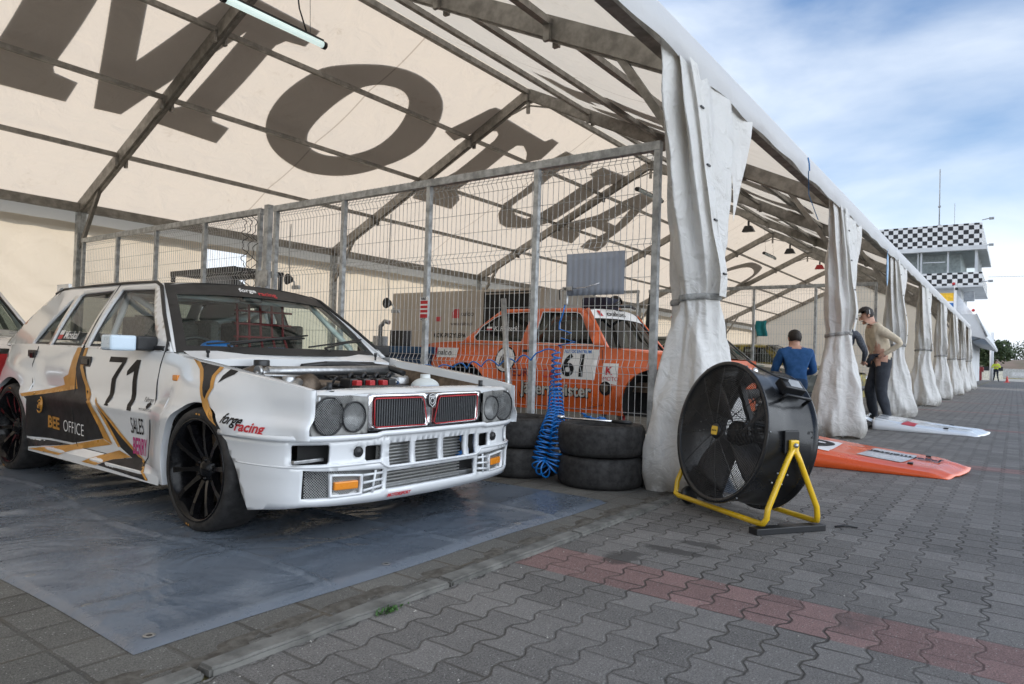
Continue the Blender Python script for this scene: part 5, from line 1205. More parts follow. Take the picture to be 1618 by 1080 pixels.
# stand: two bent tubes joined at the pivots
for s in (1, -1):
    xb = s*.188; w = .438; P = [(0, -w-.012*0, .485), (s*.045, -w, .40), (s*.17, -w, .14), (xb-.012*s, -w, .09), (xb, -w+.012, .062), (xb, -w+.05, .055), (xb, w-.05, .055), (xb, w-.012, .062), (xb-.012*s, w, .09), (s*.17, w, .14), (s*.045, w, .40), (0, w, .485)]
    bm = bmw(); tube(bm, P, .0165, 12); obj('stand_tube', bm, M['yellow'], fan)
for s in (1, -1):
    bm = bmw(); bbox(bm, (-.03, s*.438-.012, .44), (.03, s*.438+.012, .52), .01, 2); obj('pivot_plate', bm, M['yellow'], fan)
    bm = bmw(); lathe(bm, [(.0001, .015), (.012, .013), (.014, 0)], 10, axis='Y', M=Matrix.Translation((0, s*.450, .49)) @ Matrix.Scale(s, 4, Vector((0, 1, 0)))); obj('pivot_bolt', bm, M['alloy'], fan)
    bm = bmw(); bbox(bm, (-.05, s*.42-.015, .44), (.05, s*.42+.006, .57), .006); obj('drum_bracket', bm, M['black'], fan)
    bm = bmw()
    if s == -1: lathe(bm, [(.0001, .016), (.03, .02), (.058, .016), (.062, 0), (.058, -.016), (.03, -.02), (.0001, -.016)], 24, axis='Y', M=Matrix.Translation((.13, -.36, .062))); obj('castor', bm, M['black'], fan); bm = bmw(); lathe(bm, [(.0001, .016), (.03, .02), (.058, .016), (.062, 0), (.058, -.016), (.03, -.02), (.0001, -.016)], 24, axis='Y', M=Matrix.Translation((-.13, -.36, .062))); obj('castor', bm, M['black'], fan)
    else: bbox(bm, (-.24, .37, .0), (.24, .44, .036), .004); obj('foot_bar', bm, M['black'], fan)
def handle(b):
    a = math.radians(35); y, z = FR*math.cos(a), FR*math.sin(a); n = Vector((0, math.cos(a), math.sin(a)))
    p = Vector((.05, y, z)); q = Vector((-.12, y, z)); tube(b, [p, p+n*.06, q+n*.06, q], .010, 8)
fobj('carry_handle', handle, M['black'])
def sw(b):
    a = math.radians(47); Mx = Matrix.Translation((-.04, (FR+.035)*math.cos(a), (FR+.035)*math.sin(a))) @ Matrix.Rotation(-(PI/2-a), 4, 'X'); bbox(b, (-.075, -.045, -.03), (.075, .045, .03), .010, 2, M=Mx)
so_ = fobj('switch_box', sw, M['black'])
def swl(b):
    a = math.radians(47); Mx = Matrix.Translation((-.04, (FR+.035)*math.cos(a), (FR+.035)*math.sin(a))) @ Matrix.Rotation(-(PI/2-a), 4, 'X'); bbox(b, (-.05, -.030, .030), (.035, .030, .0325), .001, 1, M=Mx)
fobj('switch_label', swl, mat('grey_label', (.35, .36, .37), .5), so_)
fobj('cord', lambda b: tube(b, [(.0, .32, .36), (.08, .30, .37), (.14, .22, .405), (.12, .08, .455), (.0, -.02, .45)], .006, 6), M['black'])
def sym(b):
    for yy, a in ((0, math.radians(2)), (1, math.radians(10))):
        for k in range(3): 
            pts = [Vector((.02-.17*yy+.02*math.cos(t)+.006*k, (FR+.001)*math.cos(a+.05*math.sin(t)), FR*math.sin(a+.05*math.sin(t)))) for t in (0, .8, 1.6, 2.4, 3.2, 4.4)]; tube(b, pts, .0018, 4)
fobj('pressed_mark', sym, M['black'])
# power lead on the ground
bm = bmw(); tube(bm, [(-.35, -.35, .006), (-.2, -.25, .006), (.1, -.30, .006), (.4, -.18, .006), (.9, -.16, .006), (1.7, -.35, .006), (2.2, -.25, .006)], .0055, 6); obj('power_lead', bm, M['black'], label='thin black power lead running from the fan towards the orange bonnet', cat='cable')
bm = bmw(); tube(bm, [(-.55, -1.10, .006), (-.50, -1.14, .012), (-.47, -1.20, .006)], .006, 6); tube(bm, [(-.50, -1.14, .010), (-.44, -1.13, .006)], .005, 6); obj('plastic_scrap', bm, M['black'], label='tiny black plastic scrap on the paving right of the fan foot', cat='scrap')
# ---- lamps under the roof
def tubelamp(loc, label):
    L = empty('strip_light', loc, label=label, cat='lamp', group='strip lights hung under the tent roof')
    bm = bmw(); tube(bm, [(-.56, 0, 0), (.56, 0, 0)], .035, 16); dm = mat('lamp_diffuser', (.62, .72, .72), .25, 0, .03, coat=.5); obj('diffuser', bm, dm, L)
    if 'lit' in label.split(): dm.node_tree.nodes['Principled BSDF'].inputs['Emission Color'].default_value = (.80, 1, .97, 1); dm.node_tree.nodes['Principled BSDF'].inputs['Emission Strength'].default_value = .55
    bm = bmw()
    for s in (-1, 1): tube(bm, [(s*.56, 0, 0), (s*.60, 0, 0)], .040, 16)
    bbox(bm, (-.56, -.025, .030), (.56, .025, .05), .004); obj('end_cap', bm, M['black'], L)
    bm = bmw()
    for x in (-.4, .4): tube(bm, [(x, 0, .05), (x, .05, roofz(loc[1])-loc[2]+.03)], .003, 5)
    obj('hanger', bm, M['black'], L)
tubelamp((-.66, 4.1, 4.15), 'nearest lit strip light, hung under the roof above the white rally car')
tubelamp((7.95, 4.05, 4.20), 'strip light under the roof seen just above the fence beside the first curtain')
tubelamp((16.3, 4.05, 4.12), 'farthest strip light, seen between the first and second curtains')
bm = bmw(); tube(bm, [(-.45, 4.05, 5.0), (-.5, 4.05, 4.7), (-.42, 4.08, 4.4), (-.3, 4.1, 4.19)], .008, 6); obj('lamp_cable', bm, M['black'], label='black cable looping from the roof down to the nearest strip light', cat='cable')
for k, x in enumerate((17.3, 22.3, 27.2)):
    L = empty('floodlight', (x, 5, 5.18), label=['dark floodlight on the ridge beam, nearest of the three seen between the curtains', 'dark floodlight on the ridge beam, middle one of three', 'reddish floodlight on the ridge beam, farthest of three'][k], cat='floodlight', group='floodlights fixed under the tent ridge')
    bm = bmw(); prism(bm, [(-.19, -.10), (.19, -.10), (.10, .08), (-.10, .08)], -.09, .09, fn=lambda u, v, w: (w, u, v)); obj('housing', bm, M['red'] if k == 2 else M['black'], L)
    bm = bmw(); box(bm, (-.02, -.03, .1), (.02, .03, .24)); obj('bracket', bm, M['black'], L)
# small clip lamps hanging beyond the fence
for loc, lb, hgt in (((2.0, 5.18, 1.59), 'round black clip lamp hanging on a cable beyond the fence, above the workbench', 1.25), ((1.0, 6.05, 1.85), 'round black clip lamp hanging just right of the gate post', .75)):
    L = empty('clip_lamp', loc, label=lb, cat='lamp', group='black clip lamps hung behind the fence')
    bm = bmw(); lathe(bm, [(.0001, .05), (.04, .05), (.075, -.02), (.07, -.02), (.0001, .0)], 20, axis='X'); obj('lamp_shade', bm, M['black'], L)
    bm = bmw(); tube(bm, [(.02, 0, .06), (.0, 0, .3), (.02, .01, hgt)], .007, 6); tube(bm, [(.04, 0, 0), (.05, -.06, -.03), (.0, -.14, -.10)], .012, 6); bbox(bm, (-.02, -.24, -.14), (.02, -.10, -.09), .006); obj('clamp', bm, M['galv'], L)
# workbench corner
wb = empty('workbench', (1.9, 4.35, 0), label='dark blue tool cabinet behind the fence, left of the orange car tail', cat='cabinet')
bm = bmw(); bbox(bm, (-.3, -.38, .05), (.3, .55, .90), .01); obj('cabinet', bm, mat('dark_blue_steel', (.012, .035, .085), .4, .2, .1), wb)
bm = bmw(); bbox(bm, (-.34, -.42, .90), (.34, .6, .99), .012); obj('lid', bm, mat('mid_blue_steel', (.015, .07, .16), .4, .2, .1), wb)
for k in range(4): bm = bmw(); bbox(bm, (-.312, -.34, .12+k*.19), (-.30, .51, .28+k*.19), .004); obj('drawer', bm, mat('drawer_blue', (.012, .05, .12), .35, .2, .1), wb)
bm = bmw(); bbox(bm, (1.7, 4.55, .99), (1.86, 4.80, 1.20), .01); obj('dark_monitor', bm, M['black'], label='small black monitor standing on the blue tool cabinet', cat='monitor')
tb = empty('work_table', (1.75, 5.35, 0), label='pale table with a green crate beside the blue tool cabinet', cat='table')
bm = bmw(); bbox(bm, (-.35, -.42, .80), (.35, .42, .84), .006); obj('table_top', bm, M['letter_w'], tb)
for a in (-.3, .3):
    for b_ in (-.38, .38): bm = bmw(); tube(bm, [(a, b_, 0), (a, b_, .8)], .018, 8); obj('leg', bm, M['galv'], tb)
bm = bmw(); bbox(bm, (1.60, 5.05, .845), (1.85, 5.20, 1.04), .006); obj('green_crate', bm, mat('green_plastic', (.02, .20, .04), .4), label='green plastic crate standing on the pale table beyond the fence', cat='crate')
bm = bmw(); bbox(bm, (1.62, 4.93, .845), (1.80, 5.03, 1.12), .006); tube(bm, [(1.7, 4.98, 1.1), (1.7, 4.98, 1.25), (1.7, 4.9, 1.32), (1.7, 4.82, 1.30)], .03, 8); obj('bench_grinder', bm, M['alloy'], label='grey bench tool standing between the green crate and the blue cabinet', cat='tool')
rk = empty('wire_rack', (1.25, 7.95, 0), label='tall black slatted rack seen above the rally car roof, behind the fence', cat='rack')
bm = bmw()
for k in range(14): beam(bm, (-.4, -.85+k*.13, 2.03), (.4, -.85+k*.13, 2.03), .03, .06)
for x in (-.4, 0, .4): beam(bm, (x, -.87, 2.03), (x, .87, 2.03), .03, .07)
obj('shelf', bm, M['black'], rk)
for x in (-.38, .38):
    for y in (-.84, .84): bm = bmw(); beam(bm, (x, y, 0), (x, y, 2.03), .05, .05, up=(0, 1, 0)); obj('leg', bm, M['black'], rk)
bm = bmw(); lathe(bm, [(.0001, 1.98), (.16, 1.95), (.30, 1.85), (.36, 1.72), (.36, 1.6), (.34, 1.2)], 24, M=Matrix.Translation((1.0, 7.6, 0))); obj('grey_cover', bm, mat('grey_cover_cloth', (.22, .23, .24), .8), label='rounded grey cover standing under the black rack above the rally car roof', cat='cover')
# teal towel, dark flag, red pennant
bm = bmw(); grid(bm, 8, 10, lambda u, v: (9.93-.02*math.sin(u*9), lerp(2.49, 2.27, u)+.02*math.sin(v*5), lerp(1.80, 1.48, v))); to_ = obj('towel', bm, mat('teal_cloth', (.015, .22, .24), .8, 0, .1), smooth=True, label='teal towel hanging on the far fence to the left of the man in blue', cat='towel'); m_ = to_.modifiers.new('s', 'SOLIDIFY'); m_.thickness = .006
bm = bmw(); lathe(bm, [(.0001, 2.10), (.05, 2.0), (.09, 1.7), (.11, 1.3), (.10, .9), (.03, .85), (.02, 0)], 14, M=Matrix.Translation((6, 3.05, 0)) @ Matrix.Scale(.6, 4, Vector((1, 0, 0)))); obj('folded_parasol', bm, mat('dark_canvas', (.016, .018, .022), .8), smooth=True, label='closed dark canvas parasol standing beyond the orange car windscreen', cat='parasol')
bm = bmw(); prism(bm, [(2.70, 1.62), (2.62, 1.80), (2.55, 1.66)], 5.99, 6.0, fn=lambda u, v, w: (w, u, v)); tube(bm, [(6, 2.62, 1.8), (6, 2.61, .0)], .008, 6); obj('red_pennant', bm, M['letter_r'], label='small red pennant on a stick next to the closed parasol', cat='pennant')
# blue cords on the valance
bm = bmw(); tube(bm, [(2.55, -.19, 2.99), (2.56, -.20, 2.93), (2.58, -.20, 2.86)], .008, 5); tube(bm, [(2.58, -.19, 2.86), (3.0, -.10, 2.72), (3.9, .0, 2.62)], .005, 5); obj('knotted_rope', bm, mat('blue_cord', (.05, .2, .45), .7), label='short blue cord tied over the valance between the first two curtains', cat='cord')
bm = bmw(); lathe(bm, [(.0001, .26), (.05, .20), (.07, 0), (.05, -.22), (.0001, -.30)], 12, M=Matrix.Translation((8.4, -.13, 2.58)) @ Matrix.Scale(.25, 4, Vector((0, 1, 0)))); tube(bm, [(8.4, -.13, 2.82), (8.4, -.14, 3.0)], .005, 5); obj('blue_pennant', bm, mat('pale_blue_film', (.25, .45, .70), .3), label='pale blue film streamer hanging from the valance before the third curtain', cat='streamer')
# ---- bonnets on the ground
def bonnet(loc, rz, m, label, w, L, crown, lift, side=.09):
    B = empty('car_bonnet', loc, rz, label=label, cat='bonnet')
    def f(u, v):   # v 0 windscreen edge .. 1 nose ; local y towards nose
        x = (u-.5)*w*(1-.10*v); q = abs(2*u-1); y = L*v+.16*v*(1-q**1.5); z = side*(1-.75*v)+crown*(1-q*q)*(1-.4*v)+lift*(1-v)**2+.018*gauss(q-.0, .12)*v+.01*gauss(q-.75, .08); z -= .03*smooth01((v-.9)/.1)
        return (x, y, z)
    bm = bmw(); grid(bm, 36, 30, f); o = obj('skin', bm, m, B, smooth=True); md = o.modifiers.new('s', 'SOLIDIFY'); md.thickness = .012; md.offset = -1
    bm = bmw()
    bm.free()
    for u in (0, 1):
        bm = bmw(); grid(bm, 30, 2, lambda a, b_, u=u: Vector(f(u, a))+Vector(((u-.5)*.03*b_, 0, -f(u, a)[2]*.96*b_)))
        o = obj('flange', bm, m, B, smooth=True); md = o.modifiers.new('s', 'SOLIDIFY'); md.thickness = .008
    return B, f
hB, hf = bonnet((2.50, -.02, 0), PI+.04, mat('bonnet_orange', (.74, .105, .02), .3, 0, .04, 3., coat=.35), 'shiny orange bonnet numbered 61 lying on the aisle paving right of the fan', 1.34, 1.42, .05, .05, .12)
def hmap(off=.004):
    def g_(x, y):   # x across (local), y along
        v = y/1.5; u = .5+x/(1.34*(1-.10*v)); p = hf(min(1, max(0, u)), min(1, max(0, v))); return (p[0], p[1], p[2]+off)
    return g_
bm = bmw(); tri_fill(bm, [(-.02, .52), (.02, .12), (.52, .12), (.52, .52)], step=.05, fn=hmap(.004)); obj('number_plate', bm, M['letter_w'], hB)
bm = bmw(); text_on(bm, '61', lambda x, y: hmap(.008)(.50-y*1.0, .16+x) if False else hmap(.008)(.06+y, .50-x), size=.52, bold=.012, cuts=3); obj('lettering', bm, M['letter'], hB)
bm = bmw(); tri_fill(bm, [(-.22, .80), (.40, .72), (.46, 1.08), (-.10, 1.12)], step=.05, fn=hmap(.005)); obj('sponsor_patch', bm, mat('silver_patch', (.55, .55, .56), .3), hB)
bm = bmw(); text_on(bm, 'Jagermeister', lambda x, y: hmap(.010)(.38-x*.0+y-.30, 1.30-x*.85), size=.13, bold=.004, cuts=2); obj('lettering', bm, M['letter'], hB)
for x, y in ((-.28, 1.22), (.42, 1.15)): bm = bmw(); p = hmap(.004)(x, y); bbox(bm, (p[0]-.035, p[1]-.022, p[2]-.004), (p[0]+.035, p[1]+.022, p[2]+.012), .005); obj('pin_plate', bm, M['black'], hB)
bm = bmw(); box(bm, (-.67, -.03, .02), (-.2, .02, .13)); obj('hinge', bm, M['brownmetal'], hB)
wB, hf = bonnet((7.15, -.22, 0), PI+.02, M['carwhite'], 'white bonnet with curled rear edge on the paving by the undershirted man', 1.30, 1.25, .05, .06, .08)
bm = bmw(); tri_fill(bm, [(.3, .45), (.62, .42), (.62, .62), (.36, .62)], step=.06, fn=hmap(.004)); obj('sponsor_patch', bm, M['letter_r'], wB)
for x, y in ((-.40, 1.05), (.44, 1.02)): bm = bmw(); p = hmap(.004)(x, y); bbox(bm, (p[0]-.04, p[1]-.03, p[2]-.004), (p[0]+.04, p[1]+.03, p[2]+.012), .005); obj('pin_plate', bm, M['black'], wB)
bm = bmw(); grid(bm, 8, 6, lambda u, v: (.25+.40*u, -.02-.10*math.sin(v*2.6), .10+.10*v+.02*math.sin(u*7))); o = obj('curled_lip', bm, M['carwhite'], wB, smooth=True); md = o.modifiers.new('s', 'SOLIDIFY'); md.thickness = .006
# ---------------------------------------------------------------- other vehicles
def gen_car(name, loc, rz, label, P):
    """generic saloon: local x right, y forward, z up, origin at the front axle; P holds its real outline"""
    R = empty(name, loc, rz, label=label, cat='car'); hw, dz = P['hw'], P.get('dz', 0); wb = P['wb']; yf, yr = P['yf'], P['yr']
    belt = P['belt']; arch = [(0, P['az'], P['ar']), (-wb, P['az'], P['ar'])]; sill = P['sill']
    def X(y, z):
        t = (z-sill)/(belt-sill); b = hw-.05*(1-smooth01(t/.3))-.05*smooth01((t-.55)/.45)
        for yc in (0, -wb):
            d = math.hypot(y-yc, z-P['az']); b += P.get('flare', .04)*smooth01((P['ar']+.14-d)/.16)*(1 if d > P['ar']-.05 else 1)
        b -= .12*smooth01((y-(yf-.55))/.55)**1.5+.10*smooth01(((yr+.5)-y)/.5)**1.5; return b
    T = lambda y: interp_s(P['top'], y)
    for s in (1, -1):
        bm = bmw(); side_panel(bm, s, ysamples(yr, yf, 60, arch), arch_L(lambda y: sill+.05*smooth01((y-yf+.7)/.7)+.06*smooth01((yr+.7-y)/.7), arch), T, X, 14)
        obj('side_panel', bm, P['paint'], R, smooth=True, auto=50)
        for yc, zc, r in arch:
            bm = bmw(); wheel_well(bm, s, yc, zc, r+.01, hw-.02, hw-.38); obj('wheel_well', bm, M['under'], R)
    def strip(y0, y1, n=12, cr=.035, inset=0):
        b = bmw(); grid(b, 16, n, lambda u, v: ((2*u-1)*(X(lerp(y0, y1, v), T(lerp(y0, y1, v)))-inset), lerp(y0, y1, v), T(lerp(y0, y1, v))+cr*(1-abs(2*u-1)**2.5)+.001)); return b
    (ya0, za0), (ya1, za1), (yc1, zc1), (yc0, zc0) = P['green']   # A bottom, A top, C top, C bottom
    if P.get('hood', True): obj('bonnet', strip(ya0, yf-.02), P['paint'], R, smooth=True)
    else:
        bm = bmw(); box(bm, (-hw+.2, ya0+.02, za0-.45), (hw-.2, yf-.1, za0-.35)); bbox(bm, (-.3, ya0+.2, za0-.4), (.3, yf-.35, za0-.12), .03); obj('engine_bay', bm, M['brownmetal'], R)
        bm = bmw(); grid(bm, 10, 1, lambda u, v: ((2*u-1)*(hw-.12), ya0+.08*v+.02, za0-.005-.01*v)); bbox(bm, (-hw+.08, ya0+.10, za0-.06), (hw-.08, ya0+.13, za0+.0), .01); obj('scuttle', bm, P['paint'], R)
        for s in (1, -1): bm = bmw(); grid(bm, 1, 10, lambda u, v: (s*(X(lerp(ya0, yf, v), T(lerp(ya0, yf, v)))-.10*u), lerp(ya0, yf, v), T(lerp(ya0, yf, v))+.006), flip=s > 0); obj('wing_edge', bm, P['paint'], R)
    obj('boot_lid', strip(yr, yc0), P['paint'], R, smooth=True)
    bm = bmw(); hx = lambda z, y: (X(y, min(z, T(y)))-.02)
    grid(bm, 16, 6, lambda u, v: ((2*u-1)*X(yf, T(yf)-.01), yf+.04*(1-abs(2*u-1)**2), lerp(T(yf), sill+.05, v))); obj('nose', bm, P.get('nose', P['paint']), R, smooth=True)
    bm = bmw(); grid(bm, 16, 6, lambda u, v: ((2*u-1)*X(yr, T(yr)-.01), yr-.04*(1-abs(2*u-1)**2), lerp(T(yr), sill+.06, v))); obj('tail', bm, P['paint'], R, smooth=True)
    for yb, nm in ((yf, 'bumper'), (yr, 'bumper')):
        sg = 1 if yb == yf else -1; xb = X(yb, sill+.2)
        bm = bmw(); tube(bm, [(-xb-.02, yb-sg*.35, sill+.25), (-xb-.01, yb-sg*.05, sill+.25), (-xb+.15, yb+sg*.06, sill+.25), (xb-.15, yb+sg*.06, sill+.25), (xb+.01, yb-sg*.05, sill+.25), (xb+.02, yb-sg*.35, sill+.25)], .045, 8, flat=(1.2, .5)); obj(nm, bm, P.get('bump', M['black']), R)
        for s in (1, -1):
            bm = bmw()
            if sg > 0: lathe(bm, [(.0001, .02), (.06, .015), (.085, 0), (.09, -.02)], 22, axis='Y', M=Matrix.Translation((s*(xb-.17), yb+.045, belt-.26)))
            else: bbox(bm, (s*(xb-.1)-.12, yb-.06, belt-.36), (s*(xb-.1)+.12, yb-.02, belt-.22), .01)
            obj('headlight' if sg > 0 else 'tail_light', bm, M['chrome'] if sg > 0 else M['red'], R)
    rh = P['rh']; zr = max(za1, zc1)
    def G(y, z): t = max(0, min(1, (z-belt)/(zr-belt))); return lerp(X(y, belt)-.03, rh, t)+.02*math.sin(PI*t)
    go = [(ya0, belt-.02), (ya1, za1), (ya1-.08, zr), (yc1+.08, zr), (yc1, zc1), (yc0, belt-.02)]
    for s in (1, -1):
        bm = bmw(); tri_fill(bm, go, P['wins'], step=.1, fn=lambda u, v: (s*G(u, v), u, v), flip=s > 0); o = obj('cabin_side', bm, P['paint'], R, smooth=True, auto=60); m_ = o.modifiers.new('s', 'SOLIDIFY'); m_.thickness = .03; m_.offset = 0
        for w in P['wins']:
            bm = bmw(); tri_fill(bm, w, fn=lambda u, v: (s*(G(u, v)-.008), u, v)); wo = obj('side_window', bm, M['glass_dark'], R)
            bm = bmw(); tube(bm, [(s*(G(u, v)+.006), u, v) for u, v in w], .010, 6, closed=True); obj('window_trim', bm, P.get('trim', M['seal']), wo)
    bm = bmw(); grid(bm, 16, 12, lambda u, v: ((2*u-1)*rh*1.01, lerp(ya1-.04, yc1+.04, v), zr-.005+.05*(1-abs(2*u-1)**2.4)-.02*abs(2*v-1)**3)); obj('roof', bm, P['paint'], R, smooth=True)
    def scr(yb, zb, yt, zt_, sg):
        return lambda u, v: ((2*u-1)*lerp(G(yb, belt)-.02, rh-.01, v), lerp(yb, yt, v)+sg*.07*(1-(2*u-1)**2), lerp(zb, zt_+.02, v)+.02*(1-(2*u-1)**2)*v)
    fs = scr(ya0, za0-.01, ya1, za1, 1)
    bm = bmw(); grid(bm, 14, 8, fs); ws_ = obj('windscreen', bm, P.get('glass', M['glass_dark']), R)
    bm = bmw(); grid(bm, 14, 8, scr(yc0, belt, yc1, zc1, -1)); obj('rear_window', bm, M['glass_dark'], R)
    bm = bmw(); tube(bm, [Vector(fs(u, v))+Vector((0, .004, .004)) for u, v in [(0, 0), (.25, 0), (.5, 0), (.75, 0), (1, 0), (1, .5), (1, 1), (.5, 1), (0, 1), (0, .5)]], .014, 6, closed=True); obj('screen_seal', bm, M['seal'], ws_)
    if 'band' in P:
        bm = bmw(); grid(bm, 14, 3, lambda u, v: Vector(fs(u, lerp(.76, 1.0, v)))+Vector((0, .006, .006))); obj('sun_strip', bm, P['band'], ws_)
    for s in (1, -1):
        bm = bmw(); tube(bm, [Vector(fs(0 if s < 0 else 1, v))+Vector((s*.02, 0, 0)) for v in (0, .5, 1)], .026, 8); obj('pillar', bm, P['paint'], R)
    bm = bmw(); box(bm, (-hw+.1, yr+.2, sill), (hw-.1, yf-.2, sill+.03)); bbox(bm, (-hw+.16, ya0-.28, belt-.16), (hw-.16, ya0-.03, belt-.01), .02); obj('floor_pan', bm, M['under'], R)
    bm = bmw()
    for s in (1, -1):
        tube(bm, [(s*(rh-.04), ya1-.5, zr-.03), (s*(rh+.0), ya1-.55, belt-.1), (s*(rh+.02), ya1-.55, sill+.05)], .02, 8); tube(bm, [(s*(rh-.04), ya1-.5, zr-.03), (s*(rh-.04), ya1-.05, zr-.06), (s*(rh+.05), ya0-.1, belt-.1)], .02, 8)
        bbox(bm, (s*.35-.2, ya1-.55, sill+.2), (s*.35+.2, ya1-.38, belt+.12), .05); bbox(bm, (s*.35-.12, ya1-.54, belt+.10), (s*.35+.12, ya1-.42, belt+.28), .04)
    tube(bm, [(-(rh-.04), ya1-.5, zr-.03), (rh-.04, ya1-.5, zr-.03)], .02, 8); tube(bm, [(-(rh-.04), ya1-.5, zr-.03), (rh, ya1-.55, sill+.3)], .02, 8)
    obj('cage_and_seats', bm, M['seat'], R)
    if P.get('wheels', True):
        for s in (1, -1):
            for yc in (0, -wb): make_wheel(R, (s*(hw-.10), yc, P['az']-.02), s, r=.30, w=.19, rr=.2, rimmat='alloy', spokes=7, marks=False)
    return R, X, G, fs
OP = dict(hw=.81, wb=2.45, yf=.52, yr=-3.34, sill=.33, az=.44, ar=.375, flare=.055, belt=1.035, rh=.58, paint=M['orange_car'], hood=False, wheels=False, trim=M['chrome'], band=M['letter_w'],
          top=[(-3.4, .99), (-3.0, 1.045), (-2.4, 1.06), (-.6, 1.02), (.0, .965), (.5, .93), (.8, .88)],
          green=[(-.60, 1.02), (-.93, 1.42), (-2.08, 1.45), (-2.62, 1.05)],
          wins=[[(-2.36, 1.075), (-2.40, 1.12), (-2.31, 1.25), (-2.14, 1.36), (-2.02, 1.405), (-1.62, 1.415), (-1.70, 1.065)], [(-1.55, 1.06), (-1.50, 1.415), (-1.05, 1.405), (-.99, 1.385), (-.76, 1.05)]])
oc, OX, OG, OS = gen_car('orange_saloon', (2.41, .95, 0), PI, 'raised orange two-door race saloon numbered 61 behind the wire fence, wheels removed', OP)
for s in (1, -1):
    for y in (-.45, -2.0):
        bm = bmw(); x = s*.62
        for a in (0, PI/2, PI, 3*PI/2): tube(bm, [(x+.10*math.cos(a+.78), y+.10*math.sin(a+.78), 0), (x+.02*math.cos(a+.78), y+.02*math.sin(a+.78), .25)], .012, 6)
        tube(bm, [(x, y, .2), (x, y, .34)], .02, 8); j = obj('jack_stand', bm, M['red'], label='red jack stand under the raised orange car', cat='stand', group='jack stands under the orange car'); j.location = (2.41, .95, 0); j.rotation_euler.z = PI
def odec(nm, poly, m, off=.004):
    bm = bmw(); tri_fill(bm, poly, step=.06, fn=lambda u, v: (OX(u, v)+off, u, v)); return obj(nm, bm, M[m] if isinstance(m, str) else m, oc)
def otx(s, y0, z0, size, m, sl=0, off=.007, fn=None, **kw):
    bm = bmw(); text_on(bm, s, lambda x, y: ((fn or OX)(y0+x, z0+y)+off, y0+x, z0+y+sl*x), size=size, cuts=2, **kw); return obj('lettering', bm, M[m] if isinstance(m, str) else m, oc)
odec('number_board', [(-1.12, .68), (-.70, .68), (-.67, 1.0), (-1.11, 1.0)], 'letter_w'); otx('61', -1.115, .715, .33, 'letter', bold=.008)
otx('AUTOCENTRUM', -1.10, .958, .05, 'blue', xs=.9, bold=.001)
odec('number_board', [(-.61, .66), (-.43, .64), (-.43, .86), (-.61, .86)], 'letter_w'); otx('K', -.575, .745, .12, 'letter_r', bold=.004); otx('MOTO', -.60, .68, .06, 'letter_r')
odec('sponsor_patch', [(-2.99, .868), (-2.60, .868), (-2.60, .985), (-2.99, .985)], 'letter_w'); otx('oaloo', -2.93, .895, .10, 'letter', bold=.001); odec('sponsor_patch', [(-2.99, .868), (-2.94, .868), (-2.94, .985), (-2.99, .985)], 'letter_r', .006)
otx('EURO', -1.77, .685, .13, mat('maroon_lettering', (.16, .01, .015), .4), bold=.003); otx('CAR', -1.36, .685, .13, 'letter_r', bold=.002)
M['jl'] = mat('grey_lettering', (.42, .40, .36), .5)
otx('Jägermeister', -1.635, .495, .185, 'letter', bold=.012, off=.005, xs=.96); otx('Jägermeister', -1.63, .50, .185, 'jl', bold=.004, off=.009, xs=.96); otx('Sport', -2.0, .535, .11, 'letter', bold=.004)
otx('K. Roszecki', -2.13, 1.20, .075, 'letter_w', fn=OG, off=.004); 
for z, m in ((1.225, 'letter_w'), (1.205, 'letter_r')):
    bm = bmw(); tri_fill(bm, [(-2.24, z), (-2.165, z), (-2.165, z+.02), (-2.24, z+.02)], fn=lambda u, v: (OG(u, v)+.004, u, v)); obj('flag_sticker', bm, M[m], oc)
bm = bmw(); text_on(bm, 'oaloo', lambda x, y: Vector(OS(.80-x, .82+y))+Vector((0, .014, .012)), size=.17, xs=.9, bold=.001); obj('lettering', bm, M['letter'], oc)
bm = bmw(); tri_fill(bm, [(.86, .81), (.90, .81), (.92, .95), (.88, .95)], fn=lambda u, v: Vector(OS(u, v))+Vector((0, .014, .012))); obj('sponsor_patch', bm, M['letter_r'], oc)
def disc(yc, zc, r, m, off):
    odec('round_sticker', [(yc+r*math.cos(2*PI*k/26), zc+r*1.05*math.sin(2*PI*k/26)) for k in range(26)], m, off)
disc(-1.88, .865, .145, 'letter', .004); disc(-1.88, .865, .128, 'letter_w', .006); odec('round_sticker', [(-1.95, .88), (-1.88, .97), (-1.81, .88), (-1.80, .80), (-1.88, .76), (-1.96, .80)], 'brownmetal', .008)
disc(-.565, .60, .07, 'letter', .008); disc(-.575, .605, .045, 'brownmetal', .010)
bm = bmw(); bbox(bm, (OX(-1.58, .97)-.005, -1.66, .955), (OX(-1.58, .97)+.015, -1.49, .985), .006); obj('door_handle', bm, M['black'], oc)
bm = bmw(); tube(bm, [(OX(y, z)+.002, y, z) for y, z in ((-1.68, 1.03), (-1.70, .8), (-1.66, .5), (-1.5, .38), (-.9, .36), (-.62, .42), (-.60, .7), (-.64, 1.0))], .0035, 5); obj('door_seam', bm, M['seal'], oc)
bm = bmw(); tube(bm, [(OX(y, 1.035)+.004, y, 1.037) for y in (-2.6, -2.0, -1.4, -.8, -.62)], .006, 6); obj('waist_trim', bm, M['chrome'], oc)
